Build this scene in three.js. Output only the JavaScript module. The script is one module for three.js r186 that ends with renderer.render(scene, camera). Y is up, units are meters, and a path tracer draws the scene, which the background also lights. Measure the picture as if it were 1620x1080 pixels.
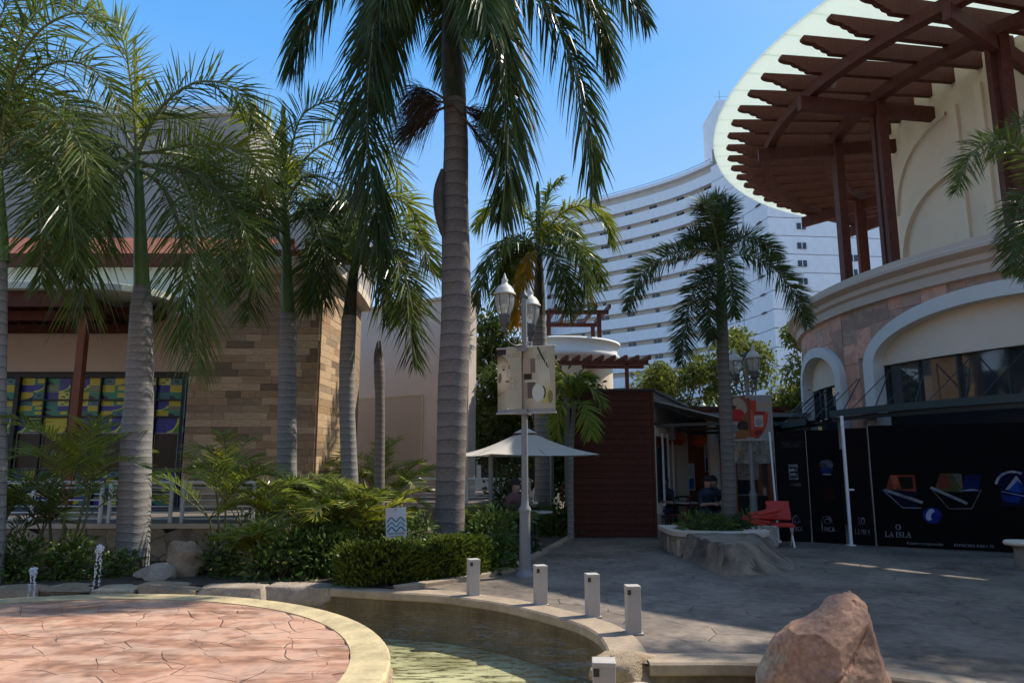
import * as THREE from 'three';
import { mergeGeometries, mergeVertices, toCreasedNormals } from 'three/addons/utils/BufferGeometryUtils.js';
import { RoundedBoxGeometry } from 'three/addons/geometries/RoundedBoxGeometry.js';
import { MarchingCubes } from 'three/addons/objects/MarchingCubes.js';

// ---------------------------------------------------------------- camera, sky, sun, exposure
const scene = new THREE.Scene();
const FPX = 1150, PITCH = Math.atan(195 / FPX), EYE = 1.6;      // focal length in photo pixels (photo 1620 x 1080)
const camera = new THREE.PerspectiveCamera(2 * Math.atan(540 / FPX) * 180 / Math.PI, 1.5, 0.1, 900);
camera.position.set(0, EYE, 0);
camera.rotation.x = PITCH;
scene.add(camera);

const SUN = new THREE.Vector3(0.87, 1.33, -0.46).normalize();    // from the scene towards the sun: right, and beyond the buildings
{
  const W = 512, H = 256, data = new Float32Array(W * H * 4), d = new THREE.Vector3();
  const mixc = (a, b, t) => a.map((v, i) => v + (b[i] - v) * t);
  const zen = [0.034, 0.10, 0.29], mid = [0.115, 0.36, 0.78], hor = [0.56, 0.70, 0.86];
  for (let j = 0; j < H; j++) for (let i = 0; i < W; i++) {
    const th = ((i + 0.5) / W - 0.5) * 2 * Math.PI, el = ((j + 0.5) / H - 0.5) * Math.PI;
    d.set(Math.cos(th) * Math.cos(el), Math.sin(el), Math.sin(th) * Math.cos(el));
    const e = Math.max(0, el) / (Math.PI / 2);
    let c = e < 0.34 ? mixc(hor, mid, Math.pow(e / 0.34, 0.75)) : mixc(mid, zen, Math.pow((e - 0.34) / 0.66, 0.8));
    const g = Math.max(0, d.dot(SUN)), glow = Math.pow(g, 6) * 0.42 + Math.pow(g, 30) * 1.6 + Math.pow(g, 200) * 4;
    c = [c[0] + glow * 0.80, c[1] + glow * 0.76, c[2] + glow * 0.66];
    const o = (j * W + i) * 4; data[o] = c[0]; data[o + 1] = c[1]; data[o + 2] = c[2]; data[o + 3] = 1;
  }
  const t = new THREE.DataTexture(data, W, H, THREE.RGBAFormat, THREE.FloatType);
  t.mapping = THREE.EquirectangularReflectionMapping; t.magFilter = THREE.LinearFilter; t.needsUpdate = true;
  scene.background = t; scene.environment = t;
}
const sun = new THREE.DirectionalLight(new THREE.Color().setRGB(1, 0.92, 0.80), 4.5);
sun.position.copy(SUN).multiplyScalar(120); sun.castShadow = true;
sun.shadow.mapSize.set(4096, 4096); sun.shadow.radius = 1;
Object.assign(sun.shadow.camera, { left: -60, right: 60, top: 60, bottom: -60, near: 1, far: 400 });
scene.add(sun, sun.target);
const renderer = new THREE.WebGLRenderer({ antialias: true });
renderer.toneMapping = THREE.LinearToneMapping;
renderer.toneMappingExposure = 1.27;
renderer.shadowMap.enabled = true;

// ---------------------------------------------------------------- helpers
const V = (x, y, z) => new THREE.Vector3(x, y, z);
const UP = V(0, 1, 0);
function rng(seed) { let a = seed >>> 0; return () => { a = (a + 0x6D2B79F5) >>> 0; let t = a; t = Math.imul(t ^ t >>> 15, t | 1); t ^= t + Math.imul(t ^ t >>> 7, t | 61); return ((t ^ t >>> 14) >>> 0) / 4294967296; }; }
const lerp = (a, b, t) => a + (b - a) * t, clamp = (x, a = 0, b = 1) => Math.min(b, Math.max(a, x));
const sstep = (a, b, x) => { const t = clamp((x - a) / (b - a)); return t * t * (3 - 2 * t); };
// place measured in the photograph -> point in the place, at a distance D along the view axis (level)
function pix(px, py, D) {
  const u = (px - 810) / FPX, v = (540 - py) / FPX, c = Math.cos(PITCH), s = Math.sin(PITCH), k = D / (c - v * s);
  return V(u * k, EYE + (v * c + s) * k, -D);
}
function gnd(px, py, y = 0) {
  const v = (540 - py) / FPX, c = Math.cos(PITCH), s = Math.sin(PITCH), k = (y - EYE) / (v * c + s);
  return V((px - 810) / FPX * k, y, -(c - v * s) * k);
}
const taken = {};
function numbered(n) { const k = taken[n] = (taken[n] ?? -1) + 1; return k ? `${n}_${String(k).padStart(3, '0')}` : n; }
function shade(o) { o.castShadow = true; o.receiveShadow = true; return o; }
function thing(name, label, category, pos = [0, 0, 0], turn = 0, group) {
  const o = new THREE.Group(); o.name = numbered(name); scene.add(o);
  o.position.set(pos.x ?? pos[0], pos.y ?? pos[1], pos.z ?? pos[2]); o.rotation.y = turn;
  o.userData = { label, category }; if (group) o.userData.group = group; return o;
}
function part(parent, name, geo, mat, kind) {
  const m = shade(new THREE.Mesh(Array.isArray(geo) ? merge(geo) : geo, mat)); m.name = name; if (kind) m.userData.kind = kind; parent.add(m); return m;
}
function single(name, geo, mat, label, category, group) {
  const m = shade(new THREE.Mesh(Array.isArray(geo) ? merge(geo) : geo, mat)); m.name = numbered(name); m.userData = { label, category }; if (group) m.userData.group = group; scene.add(m); return m;
}
function struct(name, geo, mat, kind = 'structure', label) {
  const m = shade(new THREE.Mesh(Array.isArray(geo) ? merge(geo) : geo, mat)); m.name = numbered(name); m.userData = { kind }; if (label) m.userData.label = label; scene.add(m); return m;
}
function merge(gs) {
  gs = gs.map(g => { let q = g.index ? g.toNonIndexed() : g; for (const k of Object.keys(q.attributes)) if (!['position', 'normal', 'uv', 'color'].includes(k)) q.deleteAttribute(k); return q; });
  return mergeGeometries(gs);
}
// uv in metres from the shape's own coordinates, by the way each face points
function uvm(g, s = 1) {
  g = g.index ? g.toNonIndexed() : g; const p = g.attributes.position, n = p.count, uv = new Float32Array(n * 2);
  const a = V(), b = V(), c = V();
  for (let i = 0; i < n; i += 3) {
    a.fromBufferAttribute(p, i); b.fromBufferAttribute(p, i + 1); c.fromBufferAttribute(p, i + 2);
    const nn = b.clone().sub(a).cross(c.clone().sub(a)), ax = Math.abs(nn.x), ay = Math.abs(nn.y), az = Math.abs(nn.z);
    [a, b, c].forEach((q, k) => { let u, v; if (ay >= ax && ay >= az) { u = q.x; v = q.z; } else if (ax >= az) { u = q.z; v = q.y; } else { u = q.x; v = q.y; } uv[(i + k) * 2] = u * s; uv[(i + k) * 2 + 1] = v * s; });
  }
  g.setAttribute('uv', new THREE.BufferAttribute(uv, 2)); return g;
}
function box(w, h, d, x = 0, y = 0, z = 0, ry = 0, bev = 0) {
  const m = Math.min(w, h, d);
  let g = bev ? new RoundedBoxGeometry(w, h, d, 1, Math.min(bev, m * 0.45)) : new THREE.BoxGeometry(w, h, d);
  g = uvm(g); if (ry) g.rotateY(ry); g.translate(x, y, z); return g;
}
// a bar of rectangular section from a to b (w across, h upright)
function bar(a, b, w, h, bev = 0) {
  const d = b.clone().sub(a), L = d.length(); let g = bev ? new RoundedBoxGeometry(w, h, L, 1, Math.min(bev, w * .45, h * .45)) : new THREE.BoxGeometry(w, h, L);
  g = uvm(g); const q = new THREE.Matrix4(), z = d.normalize(), x = V().crossVectors(Math.abs(z.y) > 0.99 ? V(1, 0, 0) : UP, z).normalize(), y = V().crossVectors(z, x);
  q.makeBasis(x, y, z); q.setPosition(a.clone().add(b).multiplyScalar(0.5)); g.applyMatrix4(q); return g;
}
function rod(a, b, r, r2 = r, n = 8) {
  const d = b.clone().sub(a), L = d.length(), g = new THREE.CylinderGeometry(r2, r, L, n, 1); g.translate(0, L / 2, 0);
  g.applyQuaternion(new THREE.Quaternion().setFromUnitVectors(UP, d.normalize())); g.translate(a.x, a.y, a.z); return uvm(g);
}
function lathe(pts, n = 24, x = 0, y = 0, z = 0) { const g = new THREE.LatheGeometry(pts.map(p => new THREE.Vector2(p[0], p[1])), n); g.translate(x, y, z); return g.toNonIndexed(); }
// sweep a section [[offset, height], ...] along a plan line [[x, z], ...]; offset is measured to the left of travel
function sweep(path, prof, closed = true, caps = true) {
  const n = path.length, nor = [], loop = Math.hypot(path[0][0] - path[n - 1][0], path[0][1] - path[n - 1][1]) < 1e-6;
  const dirs = []; for (let i = 0; i < n - 1; i++) { const dx = path[i + 1][0] - path[i][0], dz = path[i + 1][1] - path[i][1], l = Math.hypot(dx, dz); dirs.push([dx / l, dz / l]); }
  for (let i = 0; i < n; i++) {
    let a = dirs[i - 1] ?? (loop ? dirs[n - 2] : dirs[0]), b = dirs[i] ?? (loop ? dirs[0] : dirs[n - 2]);
    let mx = a[0] + b[0], mz = a[1] + b[1]; const l = Math.hypot(mx, mz); mx /= l; mz /= l; const k = 1 / Math.max(0.3, mx * a[0] + mz * a[1]);
    nor.push([mz * k, -mx * k]);
  }
  const P = (i, j) => V(path[i][0] + nor[i][0] * prof[j][0], prof[j][1], path[i][1] + nor[i][1] * prof[j][0]);
  const pos = [], uv = []; let len = [0]; for (let i = 1; i < n; i++) len.push(len[i - 1] + Math.hypot(path[i][0] - path[i - 1][0], path[i][1] - path[i - 1][1]));
  const m = prof.length, e = closed ? m : m - 1; let acc = 0;
  const groups = [];
  for (let j = 0; j < e; j++) {
    const k = (j + 1) % m, w = Math.hypot(prof[k][0] - prof[j][0], prof[k][1] - prof[j][1]); const idx = [], ps = [], us = [];
    for (let i = 0; i < n; i++) { const a = P(i, j), b = P(i, k); ps.push(a.x, a.y, a.z, b.x, b.y, b.z); us.push(len[i], acc, len[i], acc + w); if (i < n - 1) { const q = i * 2; idx.push(q, q + 2, q + 1, q + 1, q + 2, q + 3); } }
    acc += w; const g = new THREE.BufferGeometry(); g.setAttribute('position', new THREE.Float32BufferAttribute(ps, 3)); g.setAttribute('uv', new THREE.Float32BufferAttribute(us, 2)); g.setIndex(idx); g.computeVertexNormals(); groups.push(g.toNonIndexed());
  }
  if (caps && closed && !loop) for (const i of [0, n - 1]) {
    const tri = THREE.ShapeUtils.triangulateShape(prof.map(p => new THREE.Vector2(p[0], p[1])), []); const ps = [], us = [];
    for (const t of tri) for (const j of (i ? t : [...t].reverse())) { const a = P(i, j); ps.push(a.x, a.y, a.z); us.push(prof[j][0], prof[j][1]); }
    const g = new THREE.BufferGeometry(); g.setAttribute('position', new THREE.Float32BufferAttribute(ps, 3)); g.setAttribute('uv', new THREE.Float32BufferAttribute(us, 2)); g.computeVertexNormals(); groups.push(g);
  }
  return mergeGeometries(groups);
}
function extrude(pts, depth, bevel = 0, holes = []) {
  const s = new THREE.Shape(pts.map(p => new THREE.Vector2(p[0], p[1]))); for (const h of holes) s.holes.push(new THREE.Path(h.map(p => new THREE.Vector2(p[0], p[1]))));
  return uvm(new THREE.ExtrudeGeometry(s, { depth, bevelEnabled: bevel > 0, bevelSize: bevel, bevelThickness: bevel, bevelSegments: 1, steps: 1, curveSegments: 12 }));
}
// flat sheet (outline in x, z) at height y
function sheet(pts, y, holes = []) {
  const s = new THREE.Shape(pts.map(p => new THREE.Vector2(p[0], -p[1]))); for (const h of holes) s.holes.push(new THREE.Path(h.map(p => new THREE.Vector2(p[0], -p[1]))));
  const g = new THREE.ShapeGeometry(s, 1); g.rotateX(-Math.PI / 2); g.translate(0, y, 0); return uvm(g);
}
function spline(pts, n, closed = false) { return new THREE.CatmullRomCurve3(pts.map(p => V(p[0], 0, p[1])), closed, 'centripetal').getPoints(n).map(p => [p.x, p.z]); }
function tube(pts, r, n = 16, k = 6) { return new THREE.TubeGeometry(new THREE.CatmullRomCurve3(pts), n, r, k).toNonIndexed(); }

// ---- tiling noise and textures
const hash = (x, y, s) => { let h = Math.imul(x, 374761393) + Math.imul(y, 668265263) + Math.imul(s, 1442695041); h = Math.imul(h ^ h >>> 13, 1274126177); return ((h ^ h >>> 16) >>> 0) / 4294967296; };
const mod = (a, n) => ((a % n) + n) % n;
function vnoise(x, y, per, s) {
  const xi = Math.floor(x), yi = Math.floor(y), fx = x - xi, fy = y - yi, u = fx * fx * (3 - 2 * fx), v = fy * fy * (3 - 2 * fy), x0 = mod(xi, per), x1 = mod(xi + 1, per), y0 = mod(yi, per), y1 = mod(yi + 1, per);
  return lerp(lerp(hash(x0, y0, s), hash(x1, y0, s), u), lerp(hash(x0, y1, s), hash(x1, y1, s), u), v);
}
function fbm(u, v, per, s, oct = 4, sx = 1, sy = 1) { let a = 0, w = 0.5, t = 0; for (let o = 0; o < oct; o++) { const p = per << o; a += w * vnoise(u * p * sx, v * p * sy, p * Math.max(sx, sy), s + o); t += w; w *= 0.55; } return a / t; }
function cells(u, v, n, s) { // distance between nearest two cell borders, tiling
  const x = u * n, y = v * n, xi = Math.floor(x), yi = Math.floor(y); let d1 = 9, d2 = 9, id = 0;
  for (let j = -1; j <= 1; j++) for (let i = -1; i <= 1; i++) { const cx = mod(xi + i, n), cy = mod(yi + j, n); const dx = xi + i + 0.1 + 0.8 * hash(cx, cy, s) - x, dy = yi + j + 0.1 + 0.8 * hash(cx, cy, s + 7) - y, d = Math.sqrt(dx * dx + dy * dy); if (d < d1) { d2 = d1; d1 = d; id = cx * 131 + cy; } else if (d < d2) d2 = d; }
  return [d2 - d1, id];
}
const toS = x => { x = clamp(x); return Math.round(255 * (x <= 0.0031308 ? 12.92 * x : 1.055 * Math.pow(x, 1 / 2.4) - 0.055)); };
function ctex(N, fn, rep = 1, M = N) { // colour map, fn gives linear rgb
  const d = new Uint8Array(N * M * 4); for (let j = 0; j < M; j++) for (let i = 0; i < N; i++) { const c = fn((i + .5) / N, (j + .5) / M), o = (j * N + i) * 4; d[o] = toS(c[0]); d[o + 1] = toS(c[1]); d[o + 2] = toS(c[2]); d[o + 3] = 255; }
  return fin(new THREE.DataTexture(d, N, M), rep, true);
}
function gtex(N, fn, rep = 1, M = N) {
  const d = new Uint8Array(N * M * 4); for (let j = 0; j < M; j++) for (let i = 0; i < N; i++) { const c = Math.round(255 * clamp(fn((i + .5) / N, (j + .5) / M))), o = (j * N + i) * 4; d[o] = d[o + 1] = d[o + 2] = c; d[o + 3] = 255; }
  return fin(new THREE.DataTexture(d, N, M), rep, false);
}
function fin(t, rep, srgb) { t.wrapS = t.wrapT = THREE.RepeatWrapping; t.magFilter = THREE.LinearFilter; t.minFilter = THREE.LinearMipmapLinearFilter; t.generateMipmaps = true; const r = Array.isArray(rep) ? rep : [rep, rep]; t.repeat.set(r[0], r[1]); if (srgb) t.colorSpace = THREE.SRGBColorSpace; t.needsUpdate = true; return t; }
const C = (r, g, b) => new THREE.Color().setRGB(r, g, b);
const std = (c, rough = 0.8, o = {}) => new THREE.MeshStandardMaterial({ color: c ? C(...c) : 0xffffff, roughness: rough, side: THREE.DoubleSide, ...o });
const phys = (c, rough = 0.8, o = {}) => new THREE.MeshPhysicalMaterial({ color: c ? C(...c) : 0xffffff, roughness: rough, side: THREE.DoubleSide, ...o });
function canvasTex(w, h, draw) { const c = document.createElement('canvas'); c.width = w; c.height = h; const x = c.getContext('2d'); draw(x, w, h); const t = new THREE.CanvasTexture(c); t.colorSpace = THREE.SRGBColorSpace; return t; }

// ---------------------------------------------------------------- materials
const mottle = (base, amp, per, s, tint = [1, 1, 1]) => (u, v) => { const n = fbm(u, v, per, s, 5) - 0.5, f = fbm(u, v, per * 8, s + 20, 3) - 0.5; return base.map((b, i) => b * (1 + amp * 2 * n * tint[i] + amp * 0.8 * f)); };
const T = {
  grain: gtex(256, (u, v) => fbm(u, v, 16, 3, 4), 1),
  grain2: gtex(256, (u, v) => 0.6 * fbm(u, v, 8, 5, 5) + 0.4 * hash(Math.floor(u * 256), Math.floor(v * 256), 9), 1),
};
// stamped concrete: wavy slate relief with a few thin pressed lines
const stampH = (u, v) => {
  const wu = u + 0.05 * (fbm(u, v, 4, 31, 3) - 0.5) * 2, wv = v + 0.05 * (fbm(u, v, 4, 37, 3) - 0.5) * 2;
  const [e] = cells(wu, wv, 7, 3), keep = fbm(u, v, 5, 51, 2), line = (1 - sstep(0.012, 0.05, e)) * sstep(0.40, 0.52, keep);
  const slate = fbm(u, v, 7, 71, 5, 1, 1), fine = fbm(u, v, 48, 81, 2);
  return { line, slate, fine };
};
const SC = []; for (let j = 0; j < 768; j++) for (let i = 0; i < 768; i++) SC.push(stampH((i + .5) / 768, (j + .5) / 768));
const sc = (u, v) => SC[Math.min(767, v * 768 | 0) * 768 + Math.min(767, u * 768 | 0)];
const stampBump = gtex(768, (u, v) => { const q = sc(u, v); return 0.15 + 0.6 * q.slate + 0.12 * q.fine - 0.5 * q.line + 0.1; }, 1 / 3.6);
const M = {};
M.plaza = std(null, 0.62, { map: ctex(768, (u, v) => { const q = sc(u, v), n = 0.56 + 0.32 * sstep(0.3, 0.7, q.slate) + 0.55 * (q.fine - .5) + 0.7 * (fbm(u, v, 3, 91, 4) - .5); return [0.235, 0.182, 0.138].map(c => c * n * (1 - 0.3 * q.line)); }, 1 / 3.6), bumpMap: stampBump, bumpScale: 0.022 });
const redTone = [[0.52, 0.305, 0.205], [0.50, 0.29, 0.20], [0.54, 0.325, 0.225], [0.51, 0.30, 0.21]];
const redMap = ctex(1024, (u, v) => { const q = sc(u, v), st = fbm(u, v, 9, 611, 5, 1, 3), sp = fbm(u, v, 40, 617, 2), sl = sstep(0.3, 0.7, q.slate), s2 = sstep(0.34, 0.66, st), n = 0.52 + 0.26 * sl + 0.30 * s2 + 0.5 * (sp - .5) - 0.12 * q.line; return [n, n * (0.88 + 0.2 * s2), n * (0.80 + 0.34 * s2)]; }, 1 / 3.6);
M.red = redTone.map(c => std(c, 0.72, { map: redMap, bumpMap: stampBump, bumpScale: 0.03 }));
M.redBase = std([0.30, 0.17, 0.12], 0.9);
M.kerbCream = std(null, 0.8, { map: ctex(512, mottle([0.50, 0.40, 0.225], 0.42, 6, 11), 0.8), bumpMap: T.grain2, bumpScale: 0.004 });
M.kerbTan = std(null, 0.8, { map: ctex(512, mottle([0.36, 0.275, 0.19], 0.38, 6, 13), 0.7), bumpMap: T.grain2, bumpScale: 0.005 });
M.pondWall = std(null, 0.9, { map: ctex(256, mottle([0.16, 0.12, 0.07], 0.5, 4, 17), 0.8), bumpMap: T.grain2, bumpScale: 0.01 });
M.pondBed = std(null, 0.9, { map: ctex(512, (u, v) => { const n = fbm(u, v, 4, 23, 6), a = [0.27, 0.24, 0.13], b = [0.56, 0.50, 0.34]; const t = sstep(0.3, 0.7, n); return a.map((q, i) => lerp(q, b[i], t)); }, 0.35) });
{
  const wav = gtex(768, (u, v) => 0.55 * fbm(u, v, 5, 41, 3, 1, 2) + 0.33 * fbm(u, v, 14, 43, 2, 1, 2) + 0.12 * fbm(u, v, 40, 47, 2), 1 / 2.4);
  M.water = phys([0.92, 0.945, 0.84], 0.03, { transmission: 1, thickness: 0, ior: 1.33, bumpMap: wav, bumpScale: 0.10 });
}
M.spray = phys([0.95, 0.97, 1], 0.15, { transmission: 0.6, thickness: 0, ior: 1.33 });
M.soil = std(null, 0.95, { map: ctex(256, mottle([0.075, 0.052, 0.035], 0.6, 8, 19), 0.6), bumpMap: T.grain2, bumpScale: 0.03 });
M.rock = [[0.34, 0.25, 0.16], [0.30, 0.24, 0.18], [0.42, 0.34, 0.23]].map((c, i) => std(null, 0.9, { map: ctex(256, mottle(c, 0.5, 4, 61 + i, [1, 1.1, 1.3]), 1.2), bumpMap: T.grain2, bumpScale: 0.02 }));
M.boulder = std(null, 0.85, { map: ctex(512, (u, v) => { const n = fbm(u, v, 3, 67, 5), f = fbm(u, v, 24, 69, 3), t = sstep(0.42, 0.60, n), st = fbm(u, v, 5, 63, 4, 1, 3); const a = [0.46, 0.25, 0.155], b = [0.46, 0.36, 0.265]; return a.map((q, i) => lerp(q, b[i], t) * (0.62 + 0.42 * f + 0.55 * (fbm(u, v, 60, 59, 2) - .5) + 0.7 * (st - .5))); }, 0.8), bumpMap: T.grain2, bumpScale: 0.006 });
M.greyStone = std(null, 0.9, { map: ctex(256, mottle([0.24, 0.20, 0.155], 0.4, 5, 77), 0.7), bumpMap: T.grain2, bumpScale: 0.015 });
M.rampStone = std(null, 0.95, { map: ctex(512, (u, v) => { const n = fbm(u, v, 5, 177, 6), f = fbm(u, v, 30, 179, 3), l = fbm(u, v, 4, 181, 4, 1, 4); return [0.185, 0.14, 0.10].map(q => q * (0.3 + 0.7 * sstep(0.3, 0.7, n) + 0.4 * f + 0.5 * sstep(.3, .7, l))); }, 0.6), bumpMap: T.grain2, bumpScale: 0.02 });
const stucco = (c, s = 5) => std(null, 0.9, { map: ctex(256, mottle(c, 0.07, 4, s), 0.3), bumpMap: T.grain2, bumpScale: 0.003 });
M.beige = stucco([0.58, 0.46, 0.36], 101); M.beigeDark = stucco([0.37, 0.29, 0.215], 103); M.cream = stucco([0.70, 0.58, 0.44], 105); M.offwhite = stucco([0.68, 0.66, 0.60], 107);
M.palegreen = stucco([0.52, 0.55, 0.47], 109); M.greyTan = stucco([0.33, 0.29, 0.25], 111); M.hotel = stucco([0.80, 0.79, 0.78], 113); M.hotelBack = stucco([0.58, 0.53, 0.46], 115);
M.wallPale = stucco([0.74, 0.63, 0.54], 119); M.deck = stucco([0.14, 0.115, 0.095], 117); M.white = std([0.76, 0.75, 0.72], 0.45); M.whiteRail = std([0.74, 0.71, 0.64], 0.45); M.lightGrey = std(null, 0.7, { map: ctex(128, mottle([0.40, 0.37, 0.335], 0.16, 4, 121), 1) });  // wallPale: beige made paler, bounced light put into its colour
M.greyPost = std([0.235, 0.23, 0.22], 0.55);
M.darkMetal = std([0.022, 0.028, 0.028], 0.5); M.blackFrame = std([0.012, 0.012, 0.013], 0.5); M.greenMetal = std([0.035, 0.055, 0.05], 0.55);
const woodTex = (c, s) => ctex(256, (u, v) => { const n = fbm(u, v, 3, s, 4, 8, 1), f = fbm(u, v, 8, s + 5, 3, 6, 1); return c.map(q => q * (0.62 + 0.5 * n + 0.3 * f)); }, [1, 0.5]);
M.brownWood = phys(null, 0.6, { specularIntensity: 0.35, map: woodTex([0.095, 0.030, 0.020], 131), bumpMap: T.grain, bumpScale: 0.002 });
M.redWood = [0, 1, 2].map(i => phys(null, 0.7, { specularIntensity: 0.3, map: woodTex([[0.085, 0.026, 0.017], [0.080, 0.0245, 0.016], [0.090, 0.028, 0.018]][i], 141 + i), bumpMap: T.grain, bumpScale: 0.002 }));
M.orangeWood = std(null, 0.7, { map: woodTex([0.22, 0.065, 0.025], 151) });
M.greyWood = std(null, 0.8, { map: woodTex([0.22, 0.19, 0.17], 153) });
M.canopy = phys([0.88, 0.93, 0.86], 1, { transmission: 0.72, thickness: 0 });
M.trav = []; { const R = rng(5); for (let i = 0; i < 10; i++) { const t = R(), l = 0.38 + 0.86 * R(); const c = [lerp(0.42, 0.52, t) * l, lerp(0.255, 0.36, t) * l, lerp(0.125, 0.21, t) * l]; M.trav.push(std(null, 0.85, { map: ctex(128, (u, v) => { const n = fbm(u, v, 4, 200 + i, 4, 1, 6), f = fbm(u, v, 16, 230 + i, 2, 1, 3); return c.map(q => q * (0.55 + 0.6 * n + 0.3 * f)); }, [0.8, 1.6]), bumpMap: T.grain, bumpScale: 0.004 })); } }
M.pink = []; { const R = rng(8); for (let i = 0; i < 9; i++) { const t = R(), l = 0.6 + 0.7 * R(); const a = [0.46, 0.21, 0.135], b = [0.52, 0.36, 0.25]; const c = a.map((q, k) => lerp(q, b[k], t) * l); M.pink.push(std(null, 0.75, { map: ctex(128, (u, v) => { const n = fbm(u, v, 3, 260 + i, 5), f = fbm(u, v, 10, 290 + i, 4), vein = sstep(0.42, 0.5, n) * (1 - sstep(0.5, 0.58, n)); return c.map(q => q * (0.5 + 0.75 * n + 0.4 * f) * (1 + 0.25 * vein)); }, 0.7), bumpMap: T.grain, bumpScale: 0.003 })); } }
M.glass = phys([0.03, 0.035, 0.04], 0.05, { metalness: 0, clearcoat: 1, clearcoatRoughness: 0.03 });
M.darkGlass = phys([0.012, 0.014, 0.018], 0.08, { clearcoat: 0.6 });
M.lampGlass = phys([0.88, 0.88, 0.84], 0.3, { transmission: 0.8, thickness: 0 });
M.lampIron = std([0.10, 0.105, 0.105], 0.55, { metalness: 0.3 }); M.lampCap = std([0.55, 0.52, 0.44], 0.5);
M.fabric = phys([0.50, 0.455, 0.375], 1, { transmission: 0.22, thickness: 0 });
// palm trunks: one ring per unit of v
const trunkMap = (a, b, s) => ctex(256, (u, v) => { const st = fbm(u, v, 6, s, 4, 6, 1), f = fbm(u, v, 24, s + 3, 3), w = 0.02 * (fbm(u, 0.5, 6, s + 9, 3) - .5); const k = v + w, ring = 1 - sstep(0.0, 0.10, Math.min(k, 1 - k)), band = 0.1 * Math.sin(k * 6.28); return a.map((q, i) => lerp(q, b[i], 0.72 * ring) * (0.55 + 0.5 * st + 0.4 * f + band)); }, 1);
M.trunk = [std(null, 0.85, { map: trunkMap([0.25, 0.235, 0.215], [0.05, 0.045, 0.04], 301), bumpMap: T.grain, bumpScale: 0.004 }), std(null, 0.85, { map: trunkMap([0.20, 0.165, 0.14], [0.045, 0.035, 0.03], 311), bumpMap: T.grain, bumpScale: 0.004 }), std(null, 0.85, { map: trunkMap([0.135, 0.115, 0.095], [0.03, 0.025, 0.02], 317), bumpMap: T.grain, bumpScale: 0.004 })];
M.shaft = std(null, 0.45, { map: ctex(128, (u, v) => { const n = fbm(u, v, 4, 321, 4, 5, 1); return [0.12, 0.19, 0.04].map(q => q * (0.6 + 0.8 * n)); }, 1) });
M.shaftDark = std(null, 0.6, { map: ctex(128, (u, v) => { const n = fbm(u, v, 4, 331, 4, 5, 1), t = sstep(0.4, 0.65, n); return [lerp(0.05, 0.10, t), lerp(0.065, 0.06, t), lerp(0.02, 0.03, t)].map(q => q * (0.5 + 0.9 * n)); }, 1) });
const leaf = (c, tr = 0.32, coat = 0.35) => phys(c, 0.95, { transmission: tr, thickness: 0, specularIntensity: 0.25, clearcoat: coat, clearcoatRoughness: 0.28, vertexColors: true });
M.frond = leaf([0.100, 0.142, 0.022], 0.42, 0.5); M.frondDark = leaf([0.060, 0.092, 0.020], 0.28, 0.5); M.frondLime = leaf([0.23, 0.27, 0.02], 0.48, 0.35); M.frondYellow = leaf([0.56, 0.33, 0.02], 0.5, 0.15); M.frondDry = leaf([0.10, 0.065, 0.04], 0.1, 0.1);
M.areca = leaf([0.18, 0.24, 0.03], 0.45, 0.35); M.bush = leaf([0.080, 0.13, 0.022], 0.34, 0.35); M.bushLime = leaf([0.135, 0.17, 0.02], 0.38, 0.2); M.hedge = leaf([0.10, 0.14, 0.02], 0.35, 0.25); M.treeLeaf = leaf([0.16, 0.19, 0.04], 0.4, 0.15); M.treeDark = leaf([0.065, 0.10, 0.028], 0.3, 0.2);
M.rachis = std([0.16, 0.17, 0.06], 0.6); M.rachisDark = std([0.11, 0.10, 0.045], 0.6); M.stem = std([0.14, 0.15, 0.06], 0.7); M.bark = std(null, 0.95, { map: ctex(128, mottle([0.12, 0.09, 0.07], 0.5, 5, 341), 1) });
// ---------------------------------------------------------------- ground, pond and round platform
const WATER = -0.15, BED = -0.55;
const pondFar = spline([[-9.5, -9.9], [-7.5, -9.75], [-6.57, -9.74], [-5.3, -9.64], [-4.14, -9.78], [-2.95, -10.0], [-1.69, -9.64], [-0.94, -9.42], [-0.52, -9.16], [-0.07, -8.8], [0.24, -8.43], [0.53, -8.03], [0.74, -7.64], [0.84, -7.26], [0.86, -6.87], [0.85, -6.48]], 72), kerbAt = pondFar.findIndex(p => p[0] > -2.75), bedAt = pondFar.findIndex(p => p[0] > -1.55);
const pondRight = spline([[1.12, -6.27], [2.05, -6.24], [2.91, -5.84], [3.6, -5.45], [5.2, -4.9], [9, -4.7]], 40);
const pondNear = spline([[9, -4.0], [4, -4.3], [0.7, -4.55], [-0.35, -3.7], [-1.4, -1.75], [-4, -1.3], [-8.4, -1.6], [-9.6, -4]], 40);
const pond = [...pondFar, ...pondRight, ...pondNear];
const big = [[-260, 60], [260, 60], [260, -420], [-260, -420]];
struct('plaza', sheet(big, 0, [pond]), M.plaza);
struct('pond_bed', sheet(pond, BED), M.pondBed);
struct('pond_wall', sweep([...pond, pond[0]], [[0.002, -0.02], [0.0, BED - 0.05]], false), M.pondWall);
struct('pond_water', sheet(pond, WATER), M.water);
// tan kerb round the pond
const kerbProf = [[0.30, 0.012], [0.30, -0.04], [-0.02, -0.085], [-0.03, -0.07], [-0.03, 0.0], [-0.012, 0.018]];
struct('kerb', sweep(pondFar.slice(kerbAt), kerbProf), M.kerbTan);
struct('kerb', sweep(pondRight, kerbProf), M.kerbTan);
struct('kerb', sweep(pondNear, kerbProf), M.kerbTan);

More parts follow.
